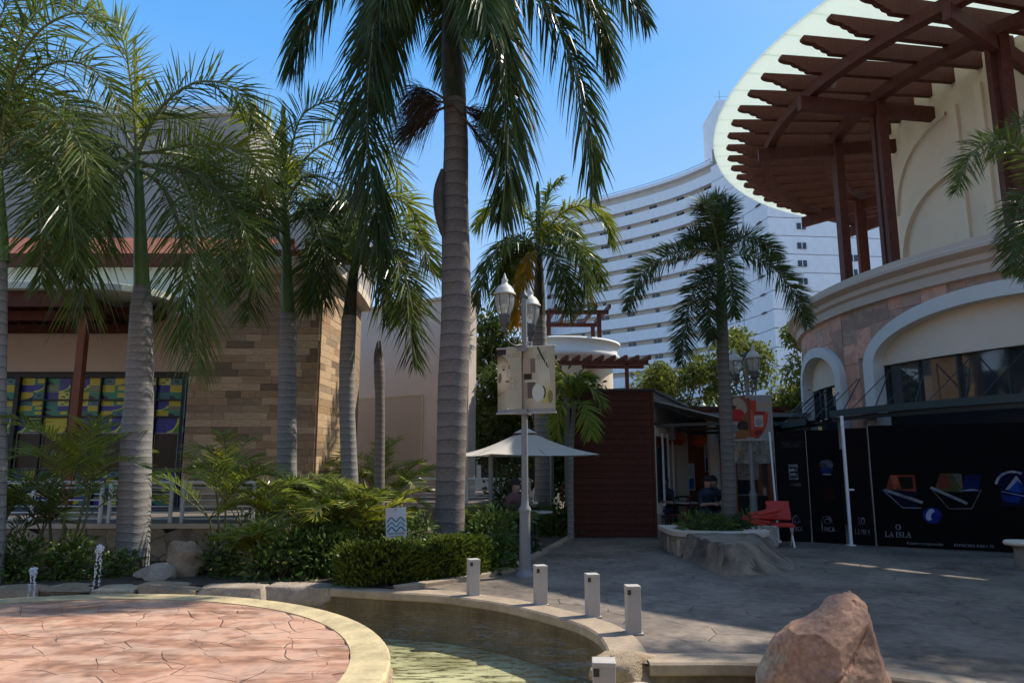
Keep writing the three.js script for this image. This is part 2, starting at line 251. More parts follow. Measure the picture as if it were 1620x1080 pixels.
const v3 = (x, y, z, s) => { const f = Math.floor, xi = f(x), yi = f(y), zi = f(z), u = x - xi, v = y - yi, w = z - zi, h = (a, b, c) => hash(a + c * 57, b + c * 131, s); const S = t => t * t * (3 - 2 * t); const a = S(u), b = S(v), c = S(w);
  return lerp(lerp(lerp(h(xi, yi, zi), h(xi + 1, yi, zi), a), lerp(h(xi, yi + 1, zi), h(xi + 1, yi + 1, zi), a), b), lerp(lerp(h(xi, yi, zi + 1), h(xi + 1, yi, zi + 1), a), lerp(h(xi, yi + 1, zi + 1), h(xi + 1, yi + 1, zi + 1), a), b), c); };
function rockGeo(seed, sx, sy, sz, cuts = 7, rough = 0.25, detail = 5, extra = []) {
  const R = rng(seed); let g = mergeVertices(new THREE.IcosahedronGeometry(1, detail).deleteAttribute('uv').deleteAttribute('normal')), p = g.attributes.position, q = V();
  const planes = extra.map(e => [V(...e.slice(0, 3)).normalize(), e[3]]); for (let i = 0; i < cuts; i++) { const n = V(R() * 2 - 1, R() * 1.6 - 0.6, R() * 2 - 1).normalize(); planes.push([n, 0.62 + 0.25 * R()]); }
  for (let i = 0; i < p.count; i++) {
    q.fromBufferAttribute(p, i); const d = 1 + rough * (v3(q.x * 2 + 9, q.y * 2 + 9, q.z * 2 + 9, seed) - 0.5) * 1.6; q.multiplyScalar(d);
    for (const [n, k] of planes) { const t = q.dot(n); if (t > k) q.addScaledVector(n, -(t - k) * 0.93); }
    const f = 1 + 0.05 * (v3(q.x * 7 + 30, q.y * 7 + 30, q.z * 7 + 30, seed + 3) - 0.5) + 0.025 * (v3(q.x * 19 + 50, q.y * 19 + 50, q.z * 19 + 50, seed + 5) - 0.5); q.multiplyScalar(f);
    p.setXYZ(i, q.x * sx, q.y * sy, q.z * sz);
  }
  g.computeVertexNormals(); return uvm(toCreasedNormals(g, 0.7));
}
// round platform of red stamped flagstones
const PC = [-4.6, -5.8], PR = 3.62;
{
  const pl = new THREE.Group(); pl.name = 'round_platform'; pl.userData = { kind: 'structure', label: 'round red paved platform with a cream kerb in the pond' }; scene.add(pl);
  const ring = (r, n = 96) => Array.from({ length: n + 1 }, (_, i) => [PC[0] + r * Math.cos(i / n * 2 * Math.PI), PC[1] + r * Math.sin(i / n * 2 * Math.PI)]);
  // section offsets run outwards
  part(pl, 'kerb_ring', sweep(ring(PR), [[-0.31, 0.014], [-0.31, -0.06], [0, -0.1], [0.02, -0.07], [0.02, 0.0], [0, 0.02]]), M.kerbCream);
  part(pl, 'slab', sheet(ring(PR - 0.3).slice(0, -1), -0.006), M.redBase);
  // ragged stone drum below the kerb
  const R = rng(41); let rowY = -0.1;
  const stones = []; for (let row = 0; row < 4; row++) { let a = R(); const end = a + 2 * Math.PI; while (a < end - 0.02) { const w = Math.min(end - a, 0.07 + 0.08 * R()), h = 0.1 + 0.01 * R(), r = PR - 0.05 + 0.045 * R(); const g = box(w * PR - 0.012, h, 0.12, 0, 0, 0, 0, 0.015); g.rotateY(Math.PI / 2 - (a + w / 2)); g.translate(PC[0] + r * Math.cos(a + w / 2), rowY - 0.055, PC[1] + r * Math.sin(a + w / 2)); stones.push(g); a += w; } rowY -= 0.11; }
  part(pl, 'drum_stones', stones, M.rock[0], 'stuff');
  // flagstones: irregular cells cut from a jittered grid
  const rr = PR - 0.31, sites = [], S = 0.44;
  for (let j = -10; j <= 10; j++) for (let i = -9; i <= 9; i++) { const x = (i + (j & 1) * 0.5 + (R() - .5) * 0.75) * S, z = (j + (R() - .5) * 0.75) * S * 0.86; if (Math.hypot(x, z) < rr + 0.5) sites.push([x, z]); }
  const n2 = (x, z, s) => (v3(x * 2.6 + 40, z * 2.6 + 40, 3.3, s) - .5) * 0.13 + (v3(x * 8 + 40, z * 8 + 40, 7.7, s + 1) - .5) * 0.05;
  let count = 0;
  for (const [sx, sz] of sites) {
    let poly = []; for (let k = 0; k < 10; k++) poly.push([sx + 1.2 * Math.cos(k / 10 * 6.2832), sz + 1.2 * Math.sin(k / 10 * 6.2832)]);
    const cut = (nx, nz, d) => { const out = []; for (let i = 0; i < poly.length; i++) { const a = poly[i], b = poly[(i + 1) % poly.length], da = a[0] * nx + a[1] * nz - d, db = b[0] * nx + b[1] * nz - d; if (da <= 0) out.push(a); if ((da < 0) !== (db < 0)) { const t = da / (da - db); out.push([lerp(a[0], b[0], t), lerp(a[1], b[1], t)]); } } poly = out; };
    for (const [ox, oz] of sites) { const dx = ox - sx, dz = oz - sz, l = Math.hypot(dx, dz); if (l < 1e-6 || l > 2.2) continue; cut(dx / l, dz / l, (dx * (ox + sx) / 2 + dz * (oz + sz) / 2) / l - 0.0008); if (poly.length < 3) break; }
    if (poly.length < 3) continue;
    // subdivide and bend the edges, keep inside the kerb
    const fine = []; for (let i = 0; i < poly.length; i++) { const a = poly[i], b = poly[(i + 1) % poly.length], l = Math.hypot(b[0] - a[0], b[1] - a[1]), n = Math.max(1, Math.min(4, Math.round(l / 0.12))); for (let k = 0; k < n; k++) { let x = lerp(a[0], b[0], k / n), z = lerp(a[1], b[1], k / n); const ox = n2(x, z, 5), oz = n2(x, z, 9); x += ox; z += oz; const r = Math.hypot(x, z); if (r > rr) { x *= rr / r; z *= rr / r; } fine.push([x, z]); } }
    let area = 0; fine.forEach((p, i) => { const q = fine[(i + 1) % fine.length]; area += p[0] * q[1] - q[0] * p[1]; }); if (Math.abs(area) < 0.03) continue;
    const cx = fine.reduce((s, p) => s + p[0], 0) / fine.length, cz = fine.reduce((s, p) => s + p[1], 0) / fine.length, lift = 0.002 * R();
    const pos = [], top = fine.map(p => { const l = Math.hypot(p[0] - cx, p[1] - cz) || 1; return [p[0] - (p[0] - cx) / l * 0.003, p[1] - (p[1] - cz) / l * 0.003]; });
    const tri = THREE.ShapeUtils.triangulateShape(top.map(p => new THREE.Vector2(p[0], p[1])), []);
    for (const t of tri) for (const k of [t[0], t[2], t[1]]) pos.push(top[k][0], 0.005 + lift, top[k][1]);
    for (let i = 0; i < fine.length; i++) { const k = (i + 1) % fine.length, a = fine[i], b = fine[k], c = top[i], d = top[k]; pos.push(a[0], -0.006, a[1], b[0], -0.006, b[1], c[0], .005 + lift, c[1], c[0], .005 + lift, c[1], b[0], -0.006, b[1], d[0], .005 + lift, d[1]); }
    const g = new THREE.BufferGeometry(); g.setAttribute('position', new THREE.Float32BufferAttribute(pos, 3)); g.computeVertexNormals(); uvm(g);
    const m = part(pl, 'flagstone', g, M.red[Math.floor(R() * 4)]); m.position.set(PC[0], 0, PC[1]); count++;
  }
}
// stones along the far edge of the pond
{
  const R = rng(77), spots = [[-9.0, .9], [-8.15, .9], [-7.3, .95], [-6.45, .85], [-5.75, .7], [-5.12, .62], [-4.45, .85], [-3.62, .95], [-2.78, .95]];
  const lab = ['long tan edging stone at the left border of the pond', 'flat tan edging stone under the left areca clump', 'low brown edging stone by the small fountain jet', 'weathered edging stone left of the taller fountain jet', 'flat edging stone behind the taller fountain jet', 'short yellowish edging stone with a dripping spill', 'large tan slanting edging stone below the ringed palm', 'grey flat edging stone right of the slanting tan stone', 'wide grey edging slab where the shrubs reach the pond'];
  spots.forEach(([x, w], i) => { const z = -9.86 - (x > -3.2 ? 0.14 : 0) - 0.04 * R(); const m = single('edging_stone', rockGeo(500 + i, w * 0.72, 0.2 + 0.05 * R(), 0.36, 4, 0.35, 5, [[0.05 * (i % 3 - 1), 1, 0, 0.36 + 0.1 * R()], [1, 0.1, 0, 0.62], [-1, 0.1, 0, 0.62], [0, 0.2, 1, 0.6]]), M.rock[[0, 0, 1, 0, 0, 2, 0, 1, 1][i]], lab[i], 'stone', 'stones along the pond edge'); m.position.set(x, -0.05, z); m.rotation.y = (R() - .5) * 0.2; m.rotation.z = i === 6 ? -0.13 : (R() - .5) * 0.06; });
  const b = single('garden_boulder', rockGeo(522, 0.29, 0.30, 0.27, 8, 0.35, 5), M.rock[0], 'rounded brown boulder beneath the terrace wall behind the pond', 'boulder'); b.position.copy(gnd(289, 912)).setY(0.18);
  const b2 = single('garden_boulder', rockGeo(523, 0.30, 0.15, 0.25, 8, 0.35, 4), M.rock[1], 'small grey rock between the ringed palm and the round boulder', 'boulder'); b2.position.copy(gnd(247, 918)).setY(0.1);
  // red sandstone boulder in front, standing in the pond edge
  const outl = [[1080, 1208, 1418], [1060, 1214, 1414], [1040, 1222, 1409], [1020, 1235, 1404], [1004, 1250, 1401], [990, 1262, 1398], [984, 1284, 1396], [972, 1304, 1394], [955, 1318, 1388], [945, 1328, 1378], [938, 1338, 1366], [935, 1346, 1356]].map(([y, l, r]) => { const a = pix(l, y, 5.7), b = pix(r, y, 5.7); return [a.y, a.x, b.x]; }); outl.unshift([-0.5, outl[0][1] - 0.06, outl[0][2] + 0.06]);
  { const nv = 110, na = 190, pos = [], idx = [], y0 = outl[0][0], y1 = outl[outl.length - 1][0];
    for (let j = 0; j <= nv; j++) for (let i = 0; i <= na; i++) {
      const y = lerp(y0, y1 + 0.004, Math.pow(j / nv, 0.9)); let k = 0; while (k < outl.length - 2 && outl[k + 1][0] < y) k++; const f = clamp((y - outl[k][0]) / (outl[k + 1][0] - outl[k][0])), l = lerp(outl[k][1], outl[k + 1][1], f), r = lerp(outl[k][2], outl[k + 1][2], f), cx = (l + r) / 2, hw = (r - l) / 2 * (j === nv ? 0.05 : 1), a = i / na * 2 * Math.PI, c = Math.cos(a), s = Math.sin(a), e = 0.72, dz = 0.46 * Math.pow(clamp((y1 + 0.05 - y) / (y1 - y0)), 0.45) * (j === nv ? 0.05 : 1);
      let p = V(cx + Math.sign(c) * Math.pow(Math.abs(c), e) * hw, y, -5.75 + Math.sign(s) * Math.pow(Math.abs(s), e) * dz); const o = V(c, 0.2, s);
      pos.push(p.x, p.y, p.z); if (j < nv && i < na) { const q = j * (na + 1) + i; idx.push(q, q + na + 1, q + 1, q + 1, q + na + 1, q + na + 2); }
    }
    const cen = V(2.55, 0.0, -5.75), q = V(); for (const [nx, ny, nz, cut] of [[-0.5, 0.35, 0.9, 0.16], [0.35, 0.3, 0.95, 0.15], [0.9, 0.25, 0.5, 0.07], [-0.85, 0.5, 0.35, 0.06], [0.0, 0.75, 0.75, 0.14], [-0.35, 0.9, 0.4, 0.045], [0.6, 0.75, 0.5, 0.05], [-0.2, -0.1, 1, 0.06], [0.75, 0.0, 0.7, 0.06], [-0.8, 0.1, 0.7, 0.07]]) { const n = V(nx, ny, nz).normalize(); let mx = -9; for (let i = 0; i < pos.length; i += 3) { if (pos[i + 1] < -0.1) continue; q.set(pos[i], pos[i + 1], pos[i + 2]).sub(cen); mx = Math.max(mx, q.dot(n)); } const k = mx - cut; for (let i = 0; i < pos.length; i += 3) { q.set(pos[i], pos[i + 1], pos[i + 2]).sub(cen); const t = q.dot(n) - k; if (t > 0) { pos[i] -= n.x * t * 0.97; pos[i + 1] -= n.y * t * 0.97; pos[i + 2] -= n.z * t * 0.97; } } }
    for (let i = 0; i < pos.length; i += 3) { const p = V(pos[i], pos[i + 1], pos[i + 2]), o = V(p.x - 2.58, (p.y - 0.1) * 0.5, p.z + 5.75).normalize(), s = p.z + 5.75;
      let d = 0.035 * (v3(p.x * 4 + 20, p.y * 4 + 20, p.z * 4 + 20, 7) - .5) + 0.03 * (v3(p.x * 11 + 20, p.y * 11 + 20, p.z * 11 + 20, 8) - .5) + 0.012 * (v3(p.x * 34 + 50, p.y * 34 + 50, p.z * 34 + 50, 9) - .5);
      const wv = 0.05 * (v3(p.x * 5 + 3, p.y * 5 + 3, 2, 4) - .5), g1 = Math.abs(p.y - (0.30 + (p.x - 2.55) * 0.95 + wv) * 1) / 1.4, g2 = Math.abs((p.x - 2.78) + (p.y - 0.25) * 0.35 + wv), g3 = Math.abs(p.y - 0.47 + (p.x - 2.8) * 0.5 + wv); if (s > -0.2) { if (p.x > 2.2 && p.x < 2.75) d -= 0.022 * (1 - sstep(0.004, 0.016, g1)); if (p.y < 0.42) d -= 0.018 * (1 - sstep(0.003, 0.014, g2)); if (p.x > 2.62) d += 0.02 * sstep(-0.006, 0.006, p.y - 0.47 + (p.x - 2.8) * 0.5 + wv) * 1 - 0.012 * (1 - sstep(0.002, 0.012, g3)); }
      p.addScaledVector(o, d); pos[i] = p.x; pos[i + 1] = p.y; pos[i + 2] = p.z; }
    const g = new THREE.BufferGeometry(); g.setAttribute('position', new THREE.Float32BufferAttribute(pos, 3)); g.setIndex(idx); const w = toCreasedNormals(mergeVertices(g), 0.38); single('red_boulder', uvm(w), M.boulder, 'large reddish sandstone boulder in the front right corner', 'boulder'); }
  const r2 = single('corner_rock', rockGeo(631, 0.34, 0.17, 0.30, 6, 0.2, 5), M.rock[0], 'brown rounded rock set into the kerb corner of the pond', 'rock'); r2.position.set(0.99, -0.12, -6.46);
  const r3 = single('pale_rock', rockGeo(633, 0.20, 0.17, 0.17, 8, 0.3, 5), M.rock[2], 'small pale rock beside the nearest light bollard', 'rock'); r3.position.set(0.78, 0.13, -4.72);
  const r4 = single('pale_rock', rockGeo(635, 0.22, 0.10, 0.15, 8, 0.3, 4), M.rock[2], 'flat pale rock right of the red boulder at the lower edge', 'rock'); r4.position.set(3.22, 0.0, -5.42);
}
// grey light bollards along the kerb
{
  const L = ['light grey square bollard nearest the hedge', 'light grey square bollard in front of the lamp post', 'light grey square bollard third from the hedge', 'light grey square bollard at the kerb corner', 'top of a light grey bollard at the lower edge of the picture'];
  [[-0.48, -9.37], [0.33, -8.8], [0.86, -8.13], [1.17, -7.36], [0.55, -4.62]].forEach(([x, z], i) => {
    const t = thing('light_bollard', L[i], 'bollard', [x, 0.01, z], i === 4 ? -0.1 : 0.35 - i * 0.1, 'light bollards along the pond kerb'), h = 0.41;
    part(t, 'body', box(0.135, h, 0.135, 0, h / 2, 0, 0, 0.006), M.lightGrey); part(t, 'cap', box(0.141, 0.03, 0.141, 0, h + 0.012, 0, 0, 0.006), M.lightGrey);
    part(t, 'lens', box(0.035, 0.045, 0.008, -0.045, h - 0.03, 0.066), M.darkMetal); part(t, 'base_plate', box(0.17, 0.012, 0.17, 0, 0.0, 0), M.lightGrey);
  });
}
// water jets
for (const [px, top, D, lab] of [[48, 898, 9.45, 'low bubbling fountain jet at the left edge of the pond'], [150, 862, 9.45, 'taller double stream fountain jet in the pond']]) {
  const b = pix(px, 945, D); b.y = WATER; const h = pix(px, top, D).y - b.y, R = rng(px), t = thing('fountain_jet', lab, 'fountain', b);
  const gs = []; const drop = (x, y, z, r) => { const g = new THREE.IcosahedronGeometry(r, 1); g.scale(0.8, 1.2, 0.8); g.translate(x, y, z); gs.push(g); };
  for (let i = 0; i < 190; i++) { const k = R(), y = h * k, s = (R() < 0.5 ? -1 : 1) * 0.05 * (1 - k * 0.75); drop(s + (R() - .5) * 0.022, y, (R() - .5) * 0.03, 0.003 + 0.007 * R() * (0.6 + k)); }
  part(t, 'stream', gs, M.spray);
  const cr = []; for (let i = 0; i < 90; i++) { const g = new THREE.IcosahedronGeometry(0.005 + 0.009 * R(), 1); g.translate((R() - .5) * 0.07, h - 0.09 * R(), (R() - .5) * 0.06); cr.push(g); } part(t, 'crest', cr, M.spray);
  part(t, 'nozzle', rod(V(0, -0.25, 0), V(0, 0.01, 0), 0.015), M.darkMetal);
}
// ---------------------------------------------------------------- palms
const TMP = V();
class Leaves { // collects leaf blades into one mesh
  constructor() { this.p = []; this.c = []; }
  tri(a, b, c, k) { this.p.push(a.x, a.y, a.z, b.x, b.y, b.z, c.x, c.y, c.z); for (let i = 0; i < 3; i++) this.c.push(...k); }
  // blade from base b along d (unit), length l, width w across W (unit), sagging by g
  blade(b, d, l, W, w, g, k, prof = [0.45, 1, 0.72], seg = [0, 0.33, 0.7]) {
    const at = s => V(b.x + d.x * l * s, b.y + d.y * l * s - g * l * s * s, b.z + d.z * l * s), q = [];
    seg.forEach((s, i) => { const c = at(s), h = w * 0.5 * prof[i]; q.push([V(c.x - W.x * h, c.y - W.y * h, c.z - W.z * h), V(c.x + W.x * h, c.y + W.y * h, c.z + W.z * h)]); });
    for (let i = 0; i < q.length - 1; i++) { this.tri(q[i][0], q[i][1], q[i + 1][0], k); this.tri(q[i + 1][0], q[i][1], q[i + 1][1], k); }
    const e = q[q.length - 1]; this.tri(e[0], e[1], at(1), k);
  }
  get geo() { const g = new THREE.BufferGeometry(); g.setAttribute('position', new THREE.Float32BufferAttribute(this.p, 3)); g.setAttribute('color', new THREE.Float32BufferAttribute(this.c, 3)); g.computeVertexNormals(); return g; }
}
function tapered(pts, r0, r1, n = 14, k = 7) {
  const curve = new THREE.CatmullRomCurve3(pts), fr = curve.computeFrenetFrames(n, false), pos = [], idx = [], uv = [], L = curve.getLength();
  for (let i = 0; i <= n; i++) { const t = i / n, p = curve.getPointAt(t), r = typeof r0 === 'function' ? r0(t) : lerp(r0, r1, t); for (let j = 0; j <= k; j++) { const a = j / k * 2 * Math.PI, x = Math.cos(a) * r, y = Math.sin(a) * r; pos.push(p.x + fr.normals[i].x * x + fr.binormals[i].x * y, p.y + fr.normals[i].y * x + fr.binormals[i].y * y, p.z + fr.normals[i].z * x + fr.binormals[i].z * y); uv.push(j / k, t * L); if (i < n && j < k) { const q = i * (k + 1) + j; idx.push(q, q + k + 1, q + 1, q + 1, q + k + 1, q + k + 2); } } }
  const g = new THREE.BufferGeometry(); g.setAttribute('position', new THREE.Float32BufferAttribute(pos, 3)); g.setAttribute('uv', new THREE.Float32BufferAttribute(uv, 2)); g.setIndex(idx); g.computeVertexNormals(); return g.toNonIndexed();
}
// o: len leaflet length, n per side, w leaflet width, droop, plume (spread round the stalk), from (bare stalk share), base radius
function frond(parent, pts, o, seed, mat, rmat, name = 'frond') {
  const R = rng(seed), curve = new THREE.CatmullRomCurve3(pts, false, 'centripetal'), L = new Leaves();
  const a = pts[0], z = pts[pts.length - 1], h = V(z.x - a.x, 0, z.z - a.z); if (h.length() < 0.15) h.set(R() - .5, 0, R() - .5); h.normalize();
  const S0 = V().crossVectors(h, UP).normalize();
  const n = o.n, tone0 = 0.82 + 0.36 * R();
  for (let i = 0; i < n; i++) {
    const u = (i + 0.5 * R()) / n, t = lerp(o.from ?? 0.13, 1, u), p = curve.getPointAt(Math.min(1, t)), T = curve.getTangentAt(Math.min(1, t));
    let S = S0.clone().addScaledVector(T, -S0.dot(T)); if (S.length() < 0.1) S.set(T.z, 0, -T.x); S.normalize(); const N = V().crossVectors(S, T); if (N.dot(UP) < 0 && T.y > -0.9) N.negate();
    const env = (0.42 + 0.58 * Math.sin(Math.PI * Math.min(1, 0.12 + u * 0.80))) * (u > 0.85 ? lerp(1, 0.55, (u - 0.85) / 0.15) : 1);
    for (const sd of [-1, 1]) {
      if (R() < (o.miss ?? 0.03)) continue;
      const ang = (o.rise ?? 0.25) + (R() - .5) * 2 * o.plume, fw = lerp(o.fw0 ?? 0.55, o.fw1 ?? 1.5, u * u) * (0.8 + 0.4 * R());
      const d = S.clone().multiplyScalar(sd * Math.cos(ang)).addScaledVector(N, Math.sin(ang)).addScaledVector(T, fw).normalize();
      const W = T.clone().addScaledVector(d, -T.dot(d)); if (W.length() < 0.05) W.copy(N); W.normalize().applyAxisAngle(d, (R() - .5) * 1.5);
      const l = o.len * env * (0.82 + 0.36 * R()), k0 = tone0 * (0.72 + 0.56 * R()), yel = R() < (o.yel ?? 0.06) ? 1.5 : 1;
      L.blade(p, d, l, W, o.w * (0.8 + 0.4 * R()), o.droop * (0.7 + 0.6 * R()), [k0 * yel * 1.02, k0 * (0.95 + 0.1 * R()), k0 * 0.9]);
    }
  }
  const s = part(parent, name, tapered(pts, o.stalk ?? 0.035, 0.006, 16, 5), rmat ?? M.rachis);
  part(s, 'leaflets', L.geo, mat, 'stuff'); return s;
}
// path of a frond leaving the crown c at azimuth az, rising at e0 and bending to e1 over its length
function arcPath(c, az, e0, e1, len, n = 6, pow = 1.3) {
  const pts = [c.clone()], p = c.clone(); for (let i = 0; i < n; i++) { const e = lerp(e0, e1, Math.pow((i + .5) / n, pow)); p.x += Math.cos(az) * Math.cos(e) * len / n; p.y += Math.sin(e) * len / n; p.z += Math.sin(az) * Math.cos(e) * len / n; pts.push(p.clone()); } return pts;
}
// ringed trunk through points; rf(t) radius
function trunk(parent, pts, rf, ring, mat, name = 'trunk') {
  const curve = new THREE.CatmullRomCurve3(pts, false, 'centripetal'), len = curve.getLength(), nr = Math.round(len / ring), steps = 4, k = 24, pos = [], uv = [], idx = [], R = rng(Math.round(len * 1000));
  let v = 0; const rows = []; for (let i = 0; i < nr; i++) { const j = 0.85 + 0.3 * R(); for (const [f, s] of [[0.0, 1.014], [0.08, 0.994], [0.5, 0.998], [0.93, 1.006]]) rows.push([(i + f) / nr, s * (1 + 0.01 * (R() - .5)), i + f]); } rows.push([1, 1, nr]);
  rows.forEach(([t, s, vv], i) => { const p = curve.getPointAt(Math.min(1, t)), r = rf(t) * s; for (let j = 0; j <= k; j++) { const a = j / k * 2 * Math.PI, ir = 1 + 0.012 * Math.sin(a * 3 + t * 9) + 0.008 * Math.sin(a * 7 + t * 31); pos.push(p.x + Math.cos(a) * r * ir, p.y + 0.006 * Math.sin(a * 2 + i * 0.3), p.z + Math.sin(a) * r * ir); uv.push(j / k * 2, vv); if (i < rows.length - 1 && j < k) { const q = i * (k + 1) + j; idx.push(q, q + k + 1, q + 1, q + 1, q + k + 1, q + k + 2); } } });
  const g = new THREE.BufferGeometry(); g.setAttribute('position', new THREE.Float32BufferAttribute(pos, 3)); g.setAttribute('uv', new THREE.Float32BufferAttribute(uv, 2)); g.setIndex(idx); g.computeVertexNormals();
  return part(parent, name, g.toNonIndexed(), mat);
}
const P = (list, o) => list.map(q => pix(q[0], q[1], q[2]).sub(o));   // points measured in the photograph, relative to the base
function royal(cfg) {
  const base = pix(...cfg.base); if (cfg.baseY !== undefined) base.y = cfg.baseY;
  const t = thing('royal_palm', cfg.label, 'palm tree', base, 0, cfg.group);
  const tp = [V(0, -0.4, 0), ...P(cfg.trunk, base)]; trunk(t, tp, cfg.r, cfg.ring ?? 0.19, cfg.tmat ?? M.trunk[0]);
  const sp = P(cfg.shaft, base); part(t, 'crownshaft', tapered(sp, cfg.sr, 0, 14, 16), cfg.smat ?? M.shaft);
  const R = rng(cfg.seed), o = cfg.o; let i = 0; const top = sp[sp.length - 1];
  for (const f of cfg.fronds) { const oo = { ...o, ...(f.o ?? {}) }; const st = f.st !== undefined ? sp[0].clone().lerp(top, f.st) : top.clone().lerp(sp[Math.max(0, sp.length - 2)], R() * 0.5); frond(t, [st, ...P(f.p, base)], oo, cfg.seed * 100 + i++, f.mat ?? cfg.mat ?? M.frond, M.rachis); }
  for (let k = 0; k < (cfg.extra ?? 0); k++) { const az = cfg.az ? lerp(cfg.az[0], cfg.az[1], (k + R()) / cfg.extra) : (k + 0.8 * R()) / cfg.extra * 6.283; const e0 = lerp(0.3, 1.25, R()); frond(t, arcPath(top.clone().lerp(sp[0], R() * 0.25), az, e0, e0 - lerp(1.3, 2.2, R()), cfg.len * (0.85 + 0.3 * R())), o, cfg.seed * 100 + 50 + k, cfg.mat ?? M.frond, M.rachis); }
  if (cfg.spear) frond(t, [top, ...P(cfg.spear, base)], { ...o, n: 40, len: o.len * 0.4, fw0: 3, fw1: 4, droop: 0, plume: 0.3 }, cfg.seed * 100 + 99, cfg.mat ?? M.frond, M.rachis, 'spear_leaf');
  return t;
}
const RO = { len: 0.72, n: 105, w: 0.040, droop: 0.32, plume: 0.55, stalk: 0.035 };
// A: tall royal palm in the middle
const palmA = royal({ base: [710, 845, 13], baseY: 0.3, label: 'tallest royal palm with a thick grey trunk and drooping dark fronds', seed: 1,
  trunk: [[712, 780, 13], [716, 620, 13], [722, 480, 13], [720, 330, 13], [721, 210, 13], [719, 150, 13]],
  r: t => t < 0.12 ? lerp(0.30, 0.255, t / 0.12) : t < 0.55 ? lerp(0.255, 0.272, Math.sin((t - 0.12) / 0.43 * 1.57)) : lerp(0.272, 0.215, (t - 0.55) / 0.45), ring: 0.235, tmat: M.trunk[1],
  shaft: [[719, 160, 13], [716, 100, 13], [713, 40, 13], [711, -25, 13]], sr: t => t < 0.2 ? 0.225 : lerp(0.24, 0.11, (t - 0.2) / 0.8), smat: M.shaftDark,
  o: { ...RO, len: 0.82, n: 215, w: 0.050, droop: 0.8, plume: 0.8 }, mat: M.frondDark, len: 4.0,
  fronds: [
    { p: [[640, -85, 12.8], [560, -70, 12.5], [500, 0, 12.2], [462, 105, 12.0]] },
    { p: [[655, -70, 12.6], [605, -10, 12.2], [585, 110, 12.0], [583, 250, 11.9], [608, 405, 11.9]], o: { droop: 1.0 } },
    { p: [[660, -60, 13.5], [625, -10, 13.9], [612, 60, 14.2], [600, 170, 14.4]] },
    { p: [[752, -65, 12.5], [786, 0, 12.2], [800, 110, 12.1], [803, 220, 12.1], [792, 345, 12.2]], o: { droop: 1.0 } },
    { p: [[775, -80, 13.2], [850, -10, 13.4], [905, 90, 13.5], [928, 190, 13.5], [938, 305, 13.5]] },
    { p: [[790, -110, 13.4], [880, -90, 13.8], [965, -45, 14.0], [1025, 35, 14.2]] },
    { p: [[780, -95, 12.6], [850, -80, 12.2], [915, -25, 12.0], [955, 60, 11.9], [965, 110, 11.9]] },
    { p: [[745, -90, 14.0], [770, -60, 14.6], [790, 30, 15.0], [800, 150, 15.2]] },
    { p: [[680, -100, 12.3], [650, -110, 11.6], [620, -70, 11.0], [600, 10, 10.6]] },
    { p: [[730, -80, 12.3], [745, -90, 11.6], [760, -50, 11.0], [770, 40, 10.6]] }], extra: 2, az: [3.6, 5.4], spear: [[708, -100, 13], [706, -220, 13]] });
{ // dry flower stalks and a hanging spathe under the crownshaft
  const R = rng(88), base = palmA.position;
  for (const [c, spread, D0] of [[[685, 215], -1.1, 12.7], [[745, 200], 1, 12.9], [[690, 175], -0.8, 12.6], [[770, 235], 1.1, 13.1], [[760, 270], 0.8, 12.8], [[695, 150], -1, 12.6]]) {
    const L = new Leaves(), o = pix(715, 165, D0).sub(base), tip = pix(c[0] + spread * 34, c[1] - 12, D0).sub(base);
    for (let i = 0; i < 260; i++) { const s = 0.3 + 0.7 * R(), b = o.clone().lerp(tip, s), d = V(spread * (0.3 + R()), (R() - .55) * 1.5, (R() - .5) * 1.6).normalize(); L.blade(b, d, 0.4 + 0.45 * R(), V().crossVectors(d, V(R(), R(), R())).normalize(), 0.016, 0.6, [0.8 + .5 * R(), 0.8 + .4 * R(), 0.8 + .4 * R()]); }
    const s = part(palmA, 'flower_stalk', tapered([o, o.clone().lerp(tip, 0.6).add(V(0, 0.06, 0)), tip], 0.03, 0.012, 8, 6), M.bark); part(s, 'dry_sprays', L.geo, M.frondDry, 'stuff');
  }
  const h = P([[700, 268, 12.75], [694, 300, 12.72], [695, 340, 12.72], [700, 372, 12.75]], base); part(palmA, 'dry_spathe', tapered(h, t => 0.09 * Math.sin(0.3 + t * 2.6) + 0.01, 0, 12, 8), M.bark);
}
